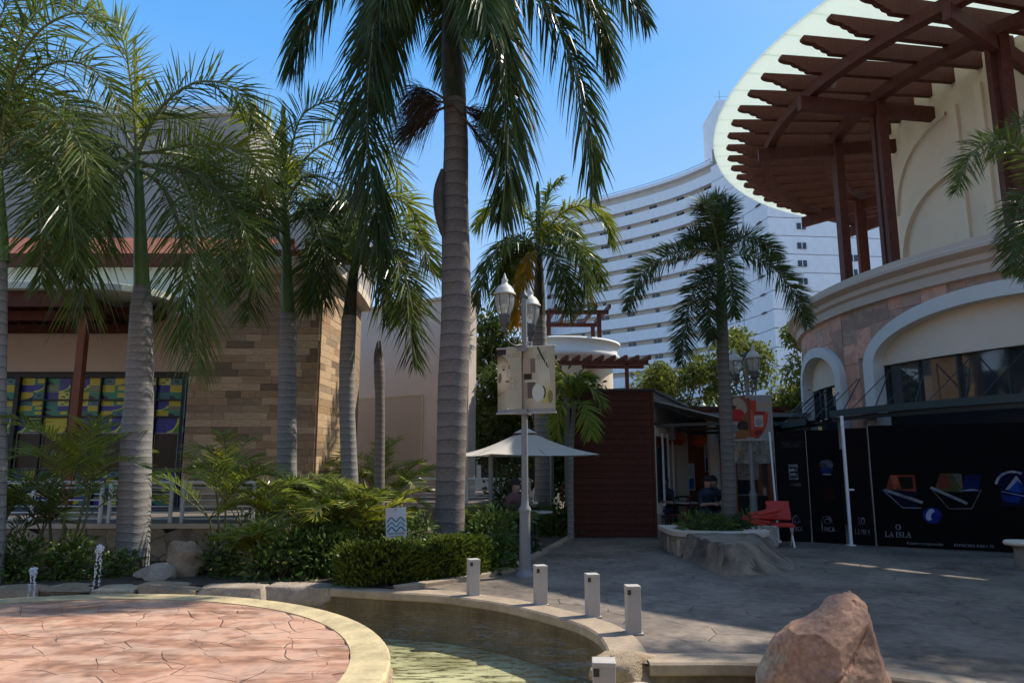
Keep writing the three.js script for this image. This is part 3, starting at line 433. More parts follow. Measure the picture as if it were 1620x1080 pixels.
// B: ringed palm on the left
royal({ base: [210, 905, 11.4], baseY: 0, label: 'grey ringed palm with a green crownshaft standing by the pond edge', seed: 2, group: 'royal palms of the left bed',
  trunk: [[211, 830, 11.4], [214, 720, 11.4], [220, 620, 11.4], [222, 540, 11.4], [224, 452, 11.4]], r: t => lerp(0.235, 0.15, Math.pow(t, 0.9)) + 0.035 * Math.sin(t * 3.14) + (t > 0.93 ? -(t - .93) * 0.4 : 0), ring: 0.125,
  shaft: [[224, 460, 11.4], [222, 400, 11.4], [220, 320, 11.4], [217, 230, 11.4]], sr: t => lerp(0.125, 0.05, t),
  o: { ...RO, len: 0.78, n: 112, w: 0.025, droop: 0.2, plume: 1.1 }, len: 3.0,
  fronds: [
    { p: [[205, 120, 11.2], [188, 50, 11.1], [150, 10, 11]] , mat: M.frondLime },
    { p: [[250, 175, 11.2], [310, 130, 11], [370, 140, 10.9], [405, 200, 10.8]] },
    { p: [[245, 240, 11.2], [310, 228, 11], [380, 240, 10.9], [430, 300, 10.8]], mat: M.frondLime },
    { p: [[245, 265, 11.1], [290, 290, 10.8], [310, 400, 10.6], [313, 500, 10.6], [312, 585, 10.6]], o: { droop: 0.6 } },
    { p: [[240, 280, 11.2], [275, 330, 11], [290, 430, 10.9], [285, 540, 10.9]], o: { droop: 0.6 } },
    { p: [[190, 230, 11.2], [140, 250, 11], [90, 320, 10.9], [65, 400, 10.9]] },
    { p: [[195, 270, 11.1], [160, 310, 10.9], [135, 400, 10.7], [128, 490, 10.7]], o: { droop: 0.6 } },
    { p: [[190, 200, 11.6], [140, 160, 11.9], [80, 180, 12.1], [40, 260, 12.2]] },
    { p: [[250, 260, 11.5], [320, 280, 11.7], [380, 350, 11.8], [405, 450, 11.8]] },
    { p: [[230, 210, 11.8], [260, 180, 12.3], [300, 200, 12.8], [330, 290, 13.0]] },
    { p: [[190, 250, 11.8], [165, 260, 12.3], [140, 330, 12.6], [130, 420, 12.7]] }], extra: 3, az: [-2.8, -0.3], spear: [[214, 150, 11.4], [212, 60, 11.4]] });
// C and D
royal({ base: [452, 835, 15], baseY: 0.1, label: 'slender grey palm in front of the stone clad tower, left of its corner', seed: 3, group: 'royal palms of the left bed',
  trunk: [[453, 760, 15], [454, 650, 15], [455, 560, 15], [456, 495, 15]], r: t => lerp(0.215, 0.17, t), ring: 0.15,
  shaft: [[456, 500, 15], [454, 440, 15], [452, 370, 15], [450, 310, 15]], sr: t => lerp(0.15, 0.06, t),
  o: { ...RO, len: 0.88, n: 110, w: 0.030, plume: 1.1, droop: 0.25 }, len: 3.2,
  fronds: [
    { p: [[440, 250, 14.8], [410, 190, 14.6], [375, 170, 14.5]], mat: M.frondLime }, { p: [[460, 240, 14.8], [480, 180, 14.6], [530, 160, 14.5], [560, 190, 14.4]] },
    { p: [[480, 280, 14.8], [530, 290, 14.5], [565, 350, 14.3], [575, 430, 14.3]] }, { p: [[430, 300, 14.7], [390, 310, 14.4], [365, 380, 14.2], [355, 470, 14.2]] },
    { p: [[440, 330, 14.6], [415, 370, 14.3], [400, 440, 14.2], [395, 500, 14.2]] }, { p: [[470, 320, 14.7], [500, 360, 14.5], [515, 420, 14.4], [515, 480, 14.4]], mat: M.frondDark },
    { p: [[465, 270, 15.3], [530, 220, 15.5], [600, 230, 15.7], [640, 300, 15.8]], mat: M.frondLime }, { p: [[430, 270, 15.2], [370, 250, 15.4], [320, 300, 15.6], [300, 380, 15.6]] },
    { p: [[445, 290, 14.6], [430, 280, 14.1], [410, 330, 13.8], [408, 400, 13.7]] }], extra: 4, az: [-2.8, -0.3], spear: [[448, 240, 15], [447, 170, 15]] });
royal({ base: [556, 832, 15.2], baseY: 0.1, label: 'slim palm with a dark crownshaft beside the sunlit tower corner', seed: 4, group: 'royal palms of the left bed',
  trunk: [[553, 760, 15.2], [549, 650, 15.2], [549, 570, 15.2], [552, 500, 15.2]], r: t => lerp(0.175, 0.155, t), ring: 0.14,
  shaft: [[552, 508, 15.2], [556, 460, 15.2], [561, 420, 15.2], [564, 375, 15.2]], sr: t => lerp(0.15, 0.06, t), smat: M.shaftDark,
  o: { ...RO, len: 0.8, n: 130, w: 0.036, plume: 0.9, droop: 0.35 }, len: 2.8,
  fronds: [
    { p: [[590, 360, 15.0], [630, 355, 14.7], [670, 390, 14.6], [685, 430, 14.5]] }, { p: [[585, 395, 14.9], [620, 425, 14.7], [645, 500, 14.5], [655, 575, 14.5]], mat: M.frondDark },
    { p: [[540, 385, 15.0], [510, 400, 14.8], [495, 440, 14.7], [492, 480, 14.7]] }, { p: [[575, 340, 15.3], [600, 310, 15.5], [640, 320, 15.7], [670, 370, 15.7]], mat: M.frondLime },
    { p: [[580, 400, 15.3], [600, 440, 15.4], [615, 500, 15.5]] }, { p: [[550, 350, 15.3], [525, 320, 15.5], [490, 340, 15.6]] }, { p: [[575, 370, 14.7], [610, 390, 14.1], [640, 440, 13.8], [650, 500, 13.7]] }],
  extra: 1, az: [-2.6, -2.2], spear: [[566, 330, 15.2], [568, 290, 15.2]] });
// F: palm behind the lamp post with one yellow frond
royal({ base: [862, 845, 20], baseY: 0, label: 'palm behind the street lamp, with one hanging yellow frond', seed: 5,
  trunk: [[860, 780, 20], [857, 650, 20], [854, 560, 20], [852, 500, 20]], r: t => t < 0.3 ? lerp(0.32, 0.22, t / 0.3) : lerp(0.22, 0.2, t), ring: 0.17,
  shaft: [[852, 505, 20], [853, 470, 20], [853, 430, 20], [852, 390, 20]], sr: t => lerp(0.2, 0.08, t), smat: M.shaftDark,
  o: { ...RO, len: 0.75, n: 105, w: 0.05, plume: 0.65, droop: 0.55 }, len: 2.8,
  fronds: [
    { p: [[880, 345, 19.8], [920, 325, 19.5], [955, 345, 19.4], [968, 385, 19.3]], mat: M.frondLime }, { p: [[875, 375, 19.7], [905, 390, 19.4], [925, 440, 19.3], [930, 480, 19.3]] },
    { p: [[865, 395, 19.6], [885, 420, 19.3], [897, 460, 19.2], [900, 492, 19.2]] }, { p: [[830, 375, 19.7], [795, 385, 19.4], [768, 430, 19.2], [757, 480, 19.2]] },
    { p: [[840, 350, 20.2], [815, 320, 20.4], [780, 325, 20.5], [755, 360, 20.5]], mat: M.frondLime }, { p: [[860, 340, 20.1], [872, 300, 20.2], [890, 280, 20.3]], mat: M.frondLime },
    { p: [[842, 400, 19.6], [832, 430, 19.4], [822, 470, 19.3], [815, 510, 19.3]], mat: M.frondYellow, o: { droop: 0.9, len: 0.5 } }, { p: [[835, 385, 20.5], [805, 400, 20.8], [790, 440, 20.9]] }], extra: 4, az: [-2.6, -0.3], spear: [[851, 340, 20], [850, 290, 20]] });
// far left palm, trunk at the picture's edge
royal({ base: [-12, 900, 10.2], baseY: 0, label: 'palm at the left picture edge with dense dark overhanging fronds', seed: 6, group: 'royal palms of the left bed',
  trunk: [[-10, 760, 10.2], [-8, 620, 10.2], [-5, 520, 10.2], [-3, 410, 10.2]], r: t => lerp(0.17, 0.11, t), ring: 0.16,
  shaft: [[2, 415, 10.2], [0, 370, 10.2], [-3, 300, 10.2], [-6, 230, 10.2]], sr: t => lerp(0.11, 0.05, t),
  o: { ...RO, len: 0.72, n: 112, w: 0.025, plume: 1.05, droop: 0.25 }, mat: M.frond, len: 2.8,
  fronds: [
    { p: [[30, 140, 10.1], [80, 100, 10], [140, 105, 9.9], [190, 165, 9.8]], mat: M.frond }, { p: [[30, 180, 10], [80, 175, 9.8], [130, 240, 9.6], [150, 330, 9.6]] },
    { p: [[30, 220, 9.9], [70, 230, 9.7], [105, 310, 9.5], [120, 410, 9.5]] }, { p: [[10, 140, 10.3], [30, 60, 10.4], [70, 10, 10.5], [120, 0, 10.6]], mat: M.frond },
    { p: [[20, 250, 9.9], [50, 280, 9.7], [65, 360, 9.6], [65, 450, 9.6]] }, { p: [[20, 170, 10.6], [60, 140, 10.9], [120, 190, 11.1], [160, 290, 11.2]] }, { p: [[-10, 120, 10.2], [-5, 40, 10.2], [30, -30, 10.2]] },
    { p: [[30, 200, 10.4], [90, 210, 10.5], [150, 290, 10.6], [175, 400, 10.6]] }, { p: [[20, 120, 9.8], [60, 50, 9.4], [120, 20, 9.1], [170, 40, 8.9]], mat: M.frond }, { p: [[15, 230, 10.4], [60, 260, 10.6], [95, 330, 10.7], [110, 440, 10.7]], mat: M.frond }], extra: 4, az: [1.6, 4.6] });
// foxtail palms on the right
function foxtail(cfg) {
  const base = pix(...cfg.base); base.y = cfg.baseY; const t = thing('foxtail_palm', cfg.label, 'palm tree', base);
  trunk(t, [V(0, -0.1, 0), ...P(cfg.trunk, base)], cfg.r, 0.13, M.trunk[2]); const sp = P(cfg.shaft, base); part(t, 'crownshaft', tapered(sp, cfg.sr, 0, 10, 14), M.shaftDark);
  cfg.fronds.forEach((f, i) => frond(t, [sp[sp.length - 1].clone().lerp(sp[0], 0.1 + 0.1 * (i % 3)), ...P(f, base)], cfg.o, cfg.seed * 100 + i, cfg.mat, M.rachis)); return t;
}
foxtail({ base: [1153, 842, 14.3], baseY: 0.38, label: 'bushy foxtail palm growing in the stone planter before the hotel', seed: 21, trunk: [[1153, 760, 14.3], [1148, 640, 14.3], [1144, 560, 14.3], [1142, 480, 14.3]], r: t => lerp(0.145, 0.105, t),
  shaft: [[1142, 490, 14.3], [1141, 450, 14.3], [1140, 420, 14.3], [1139, 395, 14.3]], sr: t => lerp(0.115, 0.05, t), mat: M.frondDark, o: { len: 0.44, n: 230, w: 0.021, droop: 0.18, plume: 1.5, stalk: 0.024, from: 0.16, fw0: 0.5, fw1: 1.1 },
  fronds: [[[1105, 396, 14.2], [1060, 402, 14.1], [1015, 435, 14], [993, 490, 14]], [[1175, 402, 14.2], [1215, 418, 14.1], [1252, 455, 14], [1278, 515, 14]], [[1160, 385, 14.4], [1185, 375, 14.6], [1215, 388, 14.7], [1235, 410, 14.8]],
    [[1130, 360, 14.1], [1118, 325, 13.8], [1112, 325, 13.3]], [[1146, 358, 14.3], [1150, 325, 14.4], [1158, 318, 14.6]], [[1122, 420, 14.1], [1100, 455, 13.9], [1085, 510, 13.8], [1078, 575, 13.8]], [[1144, 405, 13.8], [1155, 440, 13.5], [1162, 500, 13.4]],
    [[1133, 420, 14], [1122, 460, 13.7], [1125, 540, 13.6]], [[1120, 385, 14.5], [1095, 372, 14.8], [1085, 385, 15.1]], [[1138, 350, 14.6], [1135, 315, 15], [1132, 310, 15.4]]] });
foxtail({ base: [1668, 960, 8.6], baseY: 0, label: 'foxtail palm at the right picture edge, only its fronds in view', seed: 22, trunk: [[1668, 800, 8.6], [1668, 600, 8.6], [1668, 430, 8.6]], r: t => lerp(0.14, 0.1, t),
  shaft: [[1668, 440, 8.6], [1668, 400, 8.6], [1668, 360, 8.6]], sr: t => lerp(0.1, 0.05, t), mat: M.frond, o: { len: 0.36, n: 200, w: 0.016, droop: 0.25, plume: 1.4, stalk: 0.02, from: 0.16, fw0: 0.5, fw1: 1.1 },
  fronds: [[[1640, 270, 8.6], [1595, 225, 8.6], [1545, 235, 8.6], [1512, 305, 8.6]], [[1640, 300, 8.5], [1615, 320, 8.4], [1605, 380, 8.3], [1600, 430, 8.3]], [[1690, 250, 8.6], [1740, 230, 8.6], [1790, 300, 8.6]], [[1660, 260, 8.9], [1640, 200, 9.3], [1600, 200, 9.7], [1570, 250, 9.9]], [[1700, 320, 8.5], [1740, 360, 8.4], [1760, 440, 8.3]], [[1650, 330, 8.2], [1635, 370, 8.0], [1625, 440, 7.9]]] });
// dead palm stump
{ const b = pix(600, 822, 16); b.y = 0.1; const t = thing('palm_stump', 'dead thin palm trunk broken off at the top before the beige wall', 'tree stump', b);
  trunk(t, [V(0, -0.1, 0), ...P([[600, 740, 16], [601, 660, 16], [600, 600, 16], [599, 562, 16]], b)], t => lerp(0.125, 0.095, t) + (t > 0.8 ? 0.02 * Math.sin((t - .8) * 16) : 0), 0.12, M.trunk[1]);
  const R = rng(9), gs = []; for (let i = 0; i < 9; i++) { const a = i / 9 * 6.28, o = pix(599, 566, 16).sub(b); gs.push(tapered([o.clone().add(V(Math.cos(a) * 0.06, -0.15, Math.sin(a) * 0.06)), o.clone().add(V(Math.cos(a) * 0.075, 0.08, Math.sin(a) * 0.07)), o.clone().add(V(Math.cos(a) * 0.04, 0.16 + 0.26 * R(), Math.sin(a) * 0.05))], 0.05, 0.015, 5, 6)); } part(t, 'torn_top', gs, M.bark); }
// small lime palm beside the wine red kiosk
{ const b = pix(903, 850, 16.2); b.y = 0; const t = thing('young_palm', 'young palm with yellow green fronds against the dark red kiosk', 'palm tree', b);
  trunk(t, [V(0, -0.1, 0), ...P([[903, 760, 16.2], [905, 690, 16.2], [909, 640, 16.2]], b)], t => lerp(0.075, 0.045, t), 0.12, M.trunk[0]); const c = pix(909, 640, 16.2).sub(b);
  const o = { len: 0.42, n: 46, w: 0.045, droop: 0.3, plume: 0.4, stalk: 0.016 };
  [[[930, 612, 16.0], [955, 640, 15.9]], [[885, 612, 16.1], [865, 650, 16.0]], [[915, 595, 16.2], [940, 598, 16.3]], [[895, 598, 16.2], [870, 605, 16.3]], [[925, 640, 15.8], [935, 690, 15.6]], [[890, 640, 15.9], [880, 690, 15.8]], [[910, 600, 16.6], [920, 610, 17.1]]].forEach((f, i) => frond(t, [c, ...P(f, b)], o, 4000 + i, i % 2 ? M.frondLime : M.areca, M.rachis)); }

// tall palm outside the picture on the right; its crown dapples the paving
royal({ base: [1990, 900, 10.6], baseY: 0, label: 'tall palm right of the picture whose crown dapples the paving', seed: 7, trunk: [[1990, 600, 10.6], [1990, 200, 10.6], [1990, -150, 10.6]], r: t => lerp(0.22, 0.16, t), ring: 0.2,
  shaft: [[1990, -140, 10.6], [1990, -200, 10.6], [1990, -280, 10.6]], sr: t => lerp(0.16, 0.07, t), o: { ...RO, n: 90, droop: 0.6, plume: 0.8 }, len: 3.4, fronds: [], extra: 14 });
// ---------------------------------------------------------------- left side: terrace, shop front, stone tower, wall
const DECK = 0.62;
// irregular stones filling a w x h rectangle (for faces of rubble walls)
function rubble(w, h, S, seed, gap = 0.008) {
  const R = rng(seed), sites = [], out = []; for (let y = -S; y < h + S; y += S * 0.8) for (let x = -S; x < w + S; x += S) sites.push([x + (R() - .5) * S * 0.8, y + (R() - .5) * S * 0.7]);
  for (const [sx, sy] of sites) {
    let poly = [[Math.max(0, sx - 2 * S), Math.max(0, sy - 2 * S)], [Math.min(w, sx + 2 * S), Math.max(0, sy - 2 * S)], [Math.min(w, sx + 2 * S), Math.min(h, sy + 2 * S)], [Math.max(0, sx - 2 * S), Math.min(h, sy + 2 * S)]];
    if (poly[0][0] >= poly[1][0] || poly[0][1] >= poly[2][1]) continue;
    const cut = (nx, ny, d) => { const o = []; for (let i = 0; i < poly.length; i++) { const a = poly[i], b = poly[(i + 1) % poly.length], da = a[0] * nx + a[1] * ny - d, db = b[0] * nx + b[1] * ny - d; if (da <= 0) o.push(a); if ((da < 0) !== (db < 0)) { const t = da / (da - db); o.push([lerp(a[0], b[0], t), lerp(a[1], b[1], t)]); } } poly = o; };
    for (const [ox, oy] of sites) { const dx = ox - sx, dy = oy - sy, l = Math.hypot(dx, dy); if (l < 1e-6 || l > 3 * S) continue; cut(dx / l, dy / l, (dx * (ox + sx) / 2 + dy * (oy + sy) / 2) / l - gap); if (poly.length < 3) break; }
    if (poly.length < 3) continue; let ar = 0; poly.forEach((p, i) => { const q = poly[(i + 1) % poly.length]; ar += p[0] * q[1] - q[0] * p[1]; }); if (Math.abs(ar) < S * S * 0.12) continue; out.push(poly);
  } return out;
}
{
  const edge = [[-16, -12.55], [-4.35, -12.55], [-4.15, -12.8], [-4.15, -18.6], [0.45, -18.6], [0.6, -18.9], [0.6, -21]];
  struct('terrace', sheet([...edge, [0.6, -34], [-22, -34], [-22, -12.55]], DECK), M.deck);
  struct('terrace', sweep(edge, [[0.05, DECK + 0.002], [0.05, DECK - 0.07], [-0.07, DECK - 0.07], [-0.07, DECK + 0.012]]), M.cream, 'structure');
  const w = thing('retaining_wall', 'brown rubble stone wall holding up the terrace with white railings', 'wall');
  part(w, 'core', sweep(edge.map(p => [p[0], p[1]]), [[0.0, DECK - 0.071], [0.0, -0.2], [0.3, -0.2], [0.3, DECK - 0.071]]), M.soil);
  const put = (x0, z0, dx, dz, len, seed) => { for (const p of rubble(len, DECK - 0.08, 0.42, seed, 0.01)) { const g = extrude(p, 0.03 + 0.03 * hash(seed, p.length, Math.round(p[0][0] * 99)), 0.008); const m = part(w, 'stone', g, M.rock[Math.floor(hash(Math.round(p[0][0] * 50), Math.round(p[0][1] * 50), seed) * 3)]); m.position.set(x0, 0.0, z0); m.rotation.y = Math.atan2(-dz, dx); } };
  put(-9.4, -12.55, 1, 0, 5.05, 11); put(-4.15, -12.8, 0, -1, 3.6, 13); put(-4.15, -18.6, 1, 0, 4.6, 15);
  // soil of the planting bed
  const bed = [[-12, -9.96], ...pondFar.slice(4, bedAt).map(p => [p[0], p[1] - 0.22]), [-1.5, -9.78], [-0.63, -10.65], [-0.05, -11.5], [0.3, -12.8], [0.9, -15], [1.25, -16.4], [1.3, -18.9], [0.6, -18.9], [0.6, -18.6], [-4.15, -18.6], [-4.15, -12.8], [-4.35, -12.55], [-12, -12.55]];
  struct('soil_bed', sheet(bed, 0.03), M.soil);
  struct('kerb', sweep([[-1.5, -9.78], [-0.63, -10.65], [-0.05, -11.5], [0.3, -12.8], [0.9, -15], [1.25, -16.4]], [[0.06, 0.06], [0.06, -0.01], [-0.08, -0.01], [-0.08, 0.05]]), M.kerbTan);
}
// white railings
function railing(label, a, b, h, bars, posts, r = 0.016) {
  const t = thing('terrace_railing', label, 'railing', a, 0, 'white tube railings on the terrace'), d = b.clone().sub(a), U = d.clone().normalize();
  part(t, 'handrail', bar(V(0, h, 0), d.clone().setY(d.y + h), 0.06, 0.055, 0.012), M.whiteRail);
  for (let i = 0; i < bars; i++) { const y = 0.07 + (h - 0.16) * i / (bars - 1); part(t, 'rail', rod(V(0, y, 0), d.clone().setY(d.y + y), 0.013, 0.013, 6), M.whiteRail); }
  for (let i = 0; i <= posts; i++) { const p = d.clone().multiplyScalar(i / posts); part(t, 'post', bar(p, p.clone().setY(p.y + h), 0.05, 0.05), M.whiteRail); }
}
railing('white tube railing section behind the left areca clump', V(-9.4, DECK, -12.75), V(-7.05, DECK, -12.75), 0.68, 6, 2);
railing('white tube railing section behind the ringed palm', V(-6.9, DECK, -12.75), V(-5.85, DECK, -12.75), 0.68, 6, 1);
railing('white tube railing section behind the second areca clump', V(-5.65, DECK, -12.75), V(-4.45, DECK, -12.8), 0.68, 6, 1);
railing('far white tube railing between the stump and the tall palm', V(-2.6, DECK, -19), V(-1.2, DECK, -19), 0.62, 6, 1);
railing('far white tube railing seen under the cream parasol', V(-1.15, DECK, -19), V(0.45, DECK, -19), 0.62, 6, 2);

// shop front with printed panes
{
  const YEL = '#cdbb36', NAV = '#24389a', GRN = '#178a6c', LIM = '#cfd066', TEA = '#236c7a';
  const tile = (x, k, X, Y, s) => {
    const f = c => { x.fillStyle = c; x.fillRect(X, Y, s, s); };
    if (k === 0) { f(LIM); x.fillStyle = '#3d5a1e'; x.fillRect(X + s * .25, Y + s * .55, s * .3, s * .22); x.fillRect(X + s * .55, Y + s * .2, s * .28, s * .2); }
    else if (k === 1) { f(NAV); x.fillStyle = '#16225a'; for (let i = 0; i < 5; i++) x.fillRect(X, Y + s * (0.1 + i * .2), s, s * .05); }
    else if (k === 2) { f(YEL); x.strokeStyle = '#4d6a1c'; x.lineWidth = s * .03; for (let i = 1; i < 4; i++) { x.beginPath(); x.moveTo(X + s * .12, Y + s * i * .25); x.lineTo(X + s * .88, Y + s * (i * .25 - .04)); x.stroke(); } }
    else if (k === 3) { f(TEA); x.fillStyle = '#37888f'; x.beginPath(); x.ellipse(X + s / 2, Y + s / 2, s * .42, s * .32, 0, 0, 7); x.fill(); x.fillStyle = '#0f2f3a'; x.beginPath(); x.ellipse(X + s / 2, Y + s / 2, s * .22, s * .16, 0, 0, 7); x.fill(); }
    else if (k === 4) { f(YEL); x.fillStyle = '#15203f'; x.beginPath(); x.moveTo(X, Y + s); x.quadraticCurveTo(X + s * .8, Y + s, X + s, Y + s * .45); x.lineTo(X + s, Y + s); x.fill(); }
    else if (k === 5) { f(GRN); x.fillStyle = '#0d1b48'; x.beginPath(); x.arc(X, Y + s, s * .55, -1.57, 0); x.lineTo(X, Y + s); x.fill(); }
    else if (k === 6) { f(TEA); x.fillStyle = '#2d7880'; for (let i = 0; i < 5; i++) x.fillRect(X + s * (.08 + i * .19), Y, s * .07, s); }
    else if (k === 7) { f('#a6b07a'); x.fillStyle = '#183c4a'; for (let i = 0; i < 4; i++) x.fillRect(X, Y + s * (.1 + i * .24), s, s * .11); }
    else if (k === 8) { f(GRN); x.fillStyle = YEL; x.fillRect(X + s * .28, Y + s * .12, s * .55, s * .6); }
    else { f(LIM); x.fillStyle = NAV; x.beginPath(); x.arc(X, Y, s * .8, 0, 1.57); x.lineTo(X, Y); x.fill(); x.fillStyle = '#3f8a3a'; x.beginPath(); x.moveTo(X + s, Y + s); x.lineTo(X + s * .3, Y + s); x.lineTo(X + s, Y + s * .3); x.fill(); }
  };
  const pane = (ks, words) => std(null, 0.35, { map: canvasTex(128, 192, (x, w, h) => { for (let j = 0; j < 3; j++) for (let i = 0; i < 2; i++) tile(x, ks[j * 2 + i], i * 64, j * 64, 64); if (words !== undefined) { x.fillStyle = '#17100f'; x.fillRect(4, 58, 120, 134); x.strokeStyle = '#8d8f90'; x.lineWidth = 4; x.strokeRect(4, 58, 120, 134); x.fillStyle = '#a9a6a0'; x.font = 'bold 22px sans-serif'; x.textAlign = 'center'; x.fillText(words, 64, 134, 108); } }) });
  const A = [pane([0, 3, 1, 2, 6, 5]), pane([6, 0, 5, 1, 5, 8]), pane([3, 4, 2, 8, 5, 8]), pane([1, 2, 9, 7, 2, 5]), pane([5, 1, 7, 9, 1, 0]), pane([2, 8, 1, 9, 4, 3])];
  const B = ['& white', '', 'iMacStore', 'WEAR', '', ''].map((q, i) => pane([[9, 1, 7, 9, 1, 2][i], [7, 9, 1, 9, 9, 4][i], 0, 1, 2, 3], q));
  const s = thing('shop_window_wall', 'dark framed shop front with blue, yellow and green patterned panes', 'shop front'), z = -18, x0 = -16.5, x1 = -7.9;
  const rows = [[3.73, 3.20, A], [3.16, 2.79, A], [2.74, 1.50, B], [1.46, 0.95, A], [0.93, DECK + 0.02, A]], bays = []; for (let x = x1 - 0.26; x > x0; x -= 1.38) bays.push(x);
  bays.forEach((xr, bi) => { part(s, 'mullion', box(0.11, 3.2, 0.16, xr + 0.05, DECK + 1.6, z + 0.02), M.blackFrame); for (let k = 0; k < 2; k++) { const w = 0.60, xc = xr - 0.03 - 0.63 * (k + 0.5); part(s, 'thin_mullion', box(0.035, 3.1, 0.1, xc - 0.318, DECK + 1.55, z + 0.01), M.blackFrame); rows.forEach(([y1, y0, set], ri) => { const g = new THREE.BoxGeometry(w, y1 - y0, 0.012); g.translate(xc, (y0 + y1) / 2, z - 0.02); part(s, 'pane', g, set[(bi * 2 + k + (ri * 3 % 5)) % 6]); }); } });
  for (const y of [3.18, 2.765, 1.48, 0.94]) part(s, 'transom', box(x1 - x0, 0.035, 0.09, (x0 + x1) / 2, y, z + 0.012), M.blackFrame);
  part(s, 'head_frame', box(x1 - x0, 0.13, 0.18, (x0 + x1) / 2, 3.80, z), M.blackFrame); part(s, 'backing', box(x1 - x0, 3.2, 0.05, (x0 + x1) / 2, DECK + 1.6, z - 0.09), M.blackFrame);
  const rp = part(s, 'return_pane', box(0.5, 3.1, 0.03, 0, 0, 0), A[1]); rp.position.set(-7.78, DECK + 1.56, -17.72); rp.rotation.y = 1.15;
  const b = thing('shop_building', 'beige and pale green shop building behind the left palms', 'building');
  part(b, 'header_wall', box(9.1, 1.35, 0.5, -12.0, 4.54, -18.05), M.beige); part(b, 'cornice', box(9.2, 0.09, 0.7, -12.0, 5.26, -18.0), M.offwhite);
  part(b, 'fascia_wall', box(9.1, 1.7, 0.4, -12.0, 6.0, -19.2), M.palegreen); part(b, 'roof_edge', box(9.3, 0.28, 0.9, -12.0, 7.0, -19.1), M.brownWood);
  const rf = extrude([[0, 0], [3.4, 1.6], [3.4, 1.45], [0, -0.15]], 9.2); rf.rotateY(Math.PI / 2); rf.translate(-16.6, 7.1, -18.8); part(b, 'roof', rf, M.orangeWood);
  part(b, 'upper_wall', box(18, 9, 6, -20.5, 12.4, -33), M.greyTan); part(b, 'upper_cornice', box(18.3, 0.35, 6.4, -20.5, 17.0, -33), M.offwhite); part(b, 'side_wall', box(4, 8, 5, -9.0, 8.4, -33), M.greyTan);
  part(b, 'chimney', box(0.9, 2.4, 0.9, -13.0, 13.4, -30.5), M.cream); part(b, 'back_wall', box(9, 5, 6, -12, 3.0, -21.4), M.greyTan);
  // brown pergola with pale slab on top
  const p = thing('shop_pergola', 'brown timber pergola under a pale slab along the shop front', 'pergola');
  for (const x of [-9.53, -13.4]) part(p, 'post', box(0.17, 4.2, 0.17, x, DECK + 2.08, -15.9, 0, 0.008), M.orangeWood);
  part(p, 'beam', box(7.0, 0.22, 0.12, -12.6, 4.88, -15.9, 0, 0.01), M.brownWood); part(p, 'beam', box(7.0, 0.22, 0.12, -12.6, 4.88, -17.5, 0, 0.01), M.brownWood); part(p, 'front_board', box(7.2, 0.34, 0.06, -12.7, 5.13, -15.35, 0, 0.008), M.brownWood);
  for (let i = 0; i < 18; i++) part(p, 'rafter', box(0.08, 0.2, 2.6, -16.0 + i * 0.4, 5.10, -16.64, 0, 0.01), M.brownWood);
  for (let i = 0; i < 7; i++) { const a = -0.15 - i * 0.22, g = box(1.25, 0.2, 0.08, 0.62, 0, 0, 0, 0.01); g.rotateY(-a - 0.5); g.translate(-9.35, 5.10, -16.6 + 0.05 * i); part(p, 'rafter', g, M.brownWood); }
  const sl = []; for (let i = 0; i <= 16; i++) { const a = -Math.PI / 2 + i / 16 * Math.PI; sl.push([-9.3 + 1.45 * Math.cos(a), -16.6 + 1.45 * Math.sin(a)]); } const sh = [[-16.8, -18.05], ...sl, [-16.8, -15.15]]; const sg = extrude(sh.map(q => [q[0], -q[1]]), 0.14, 0.01); sg.rotateX(-Math.PI / 2); sg.translate(0, 5.33, 0); part(p, 'slab', uvm(sg), M.palegreen);
}
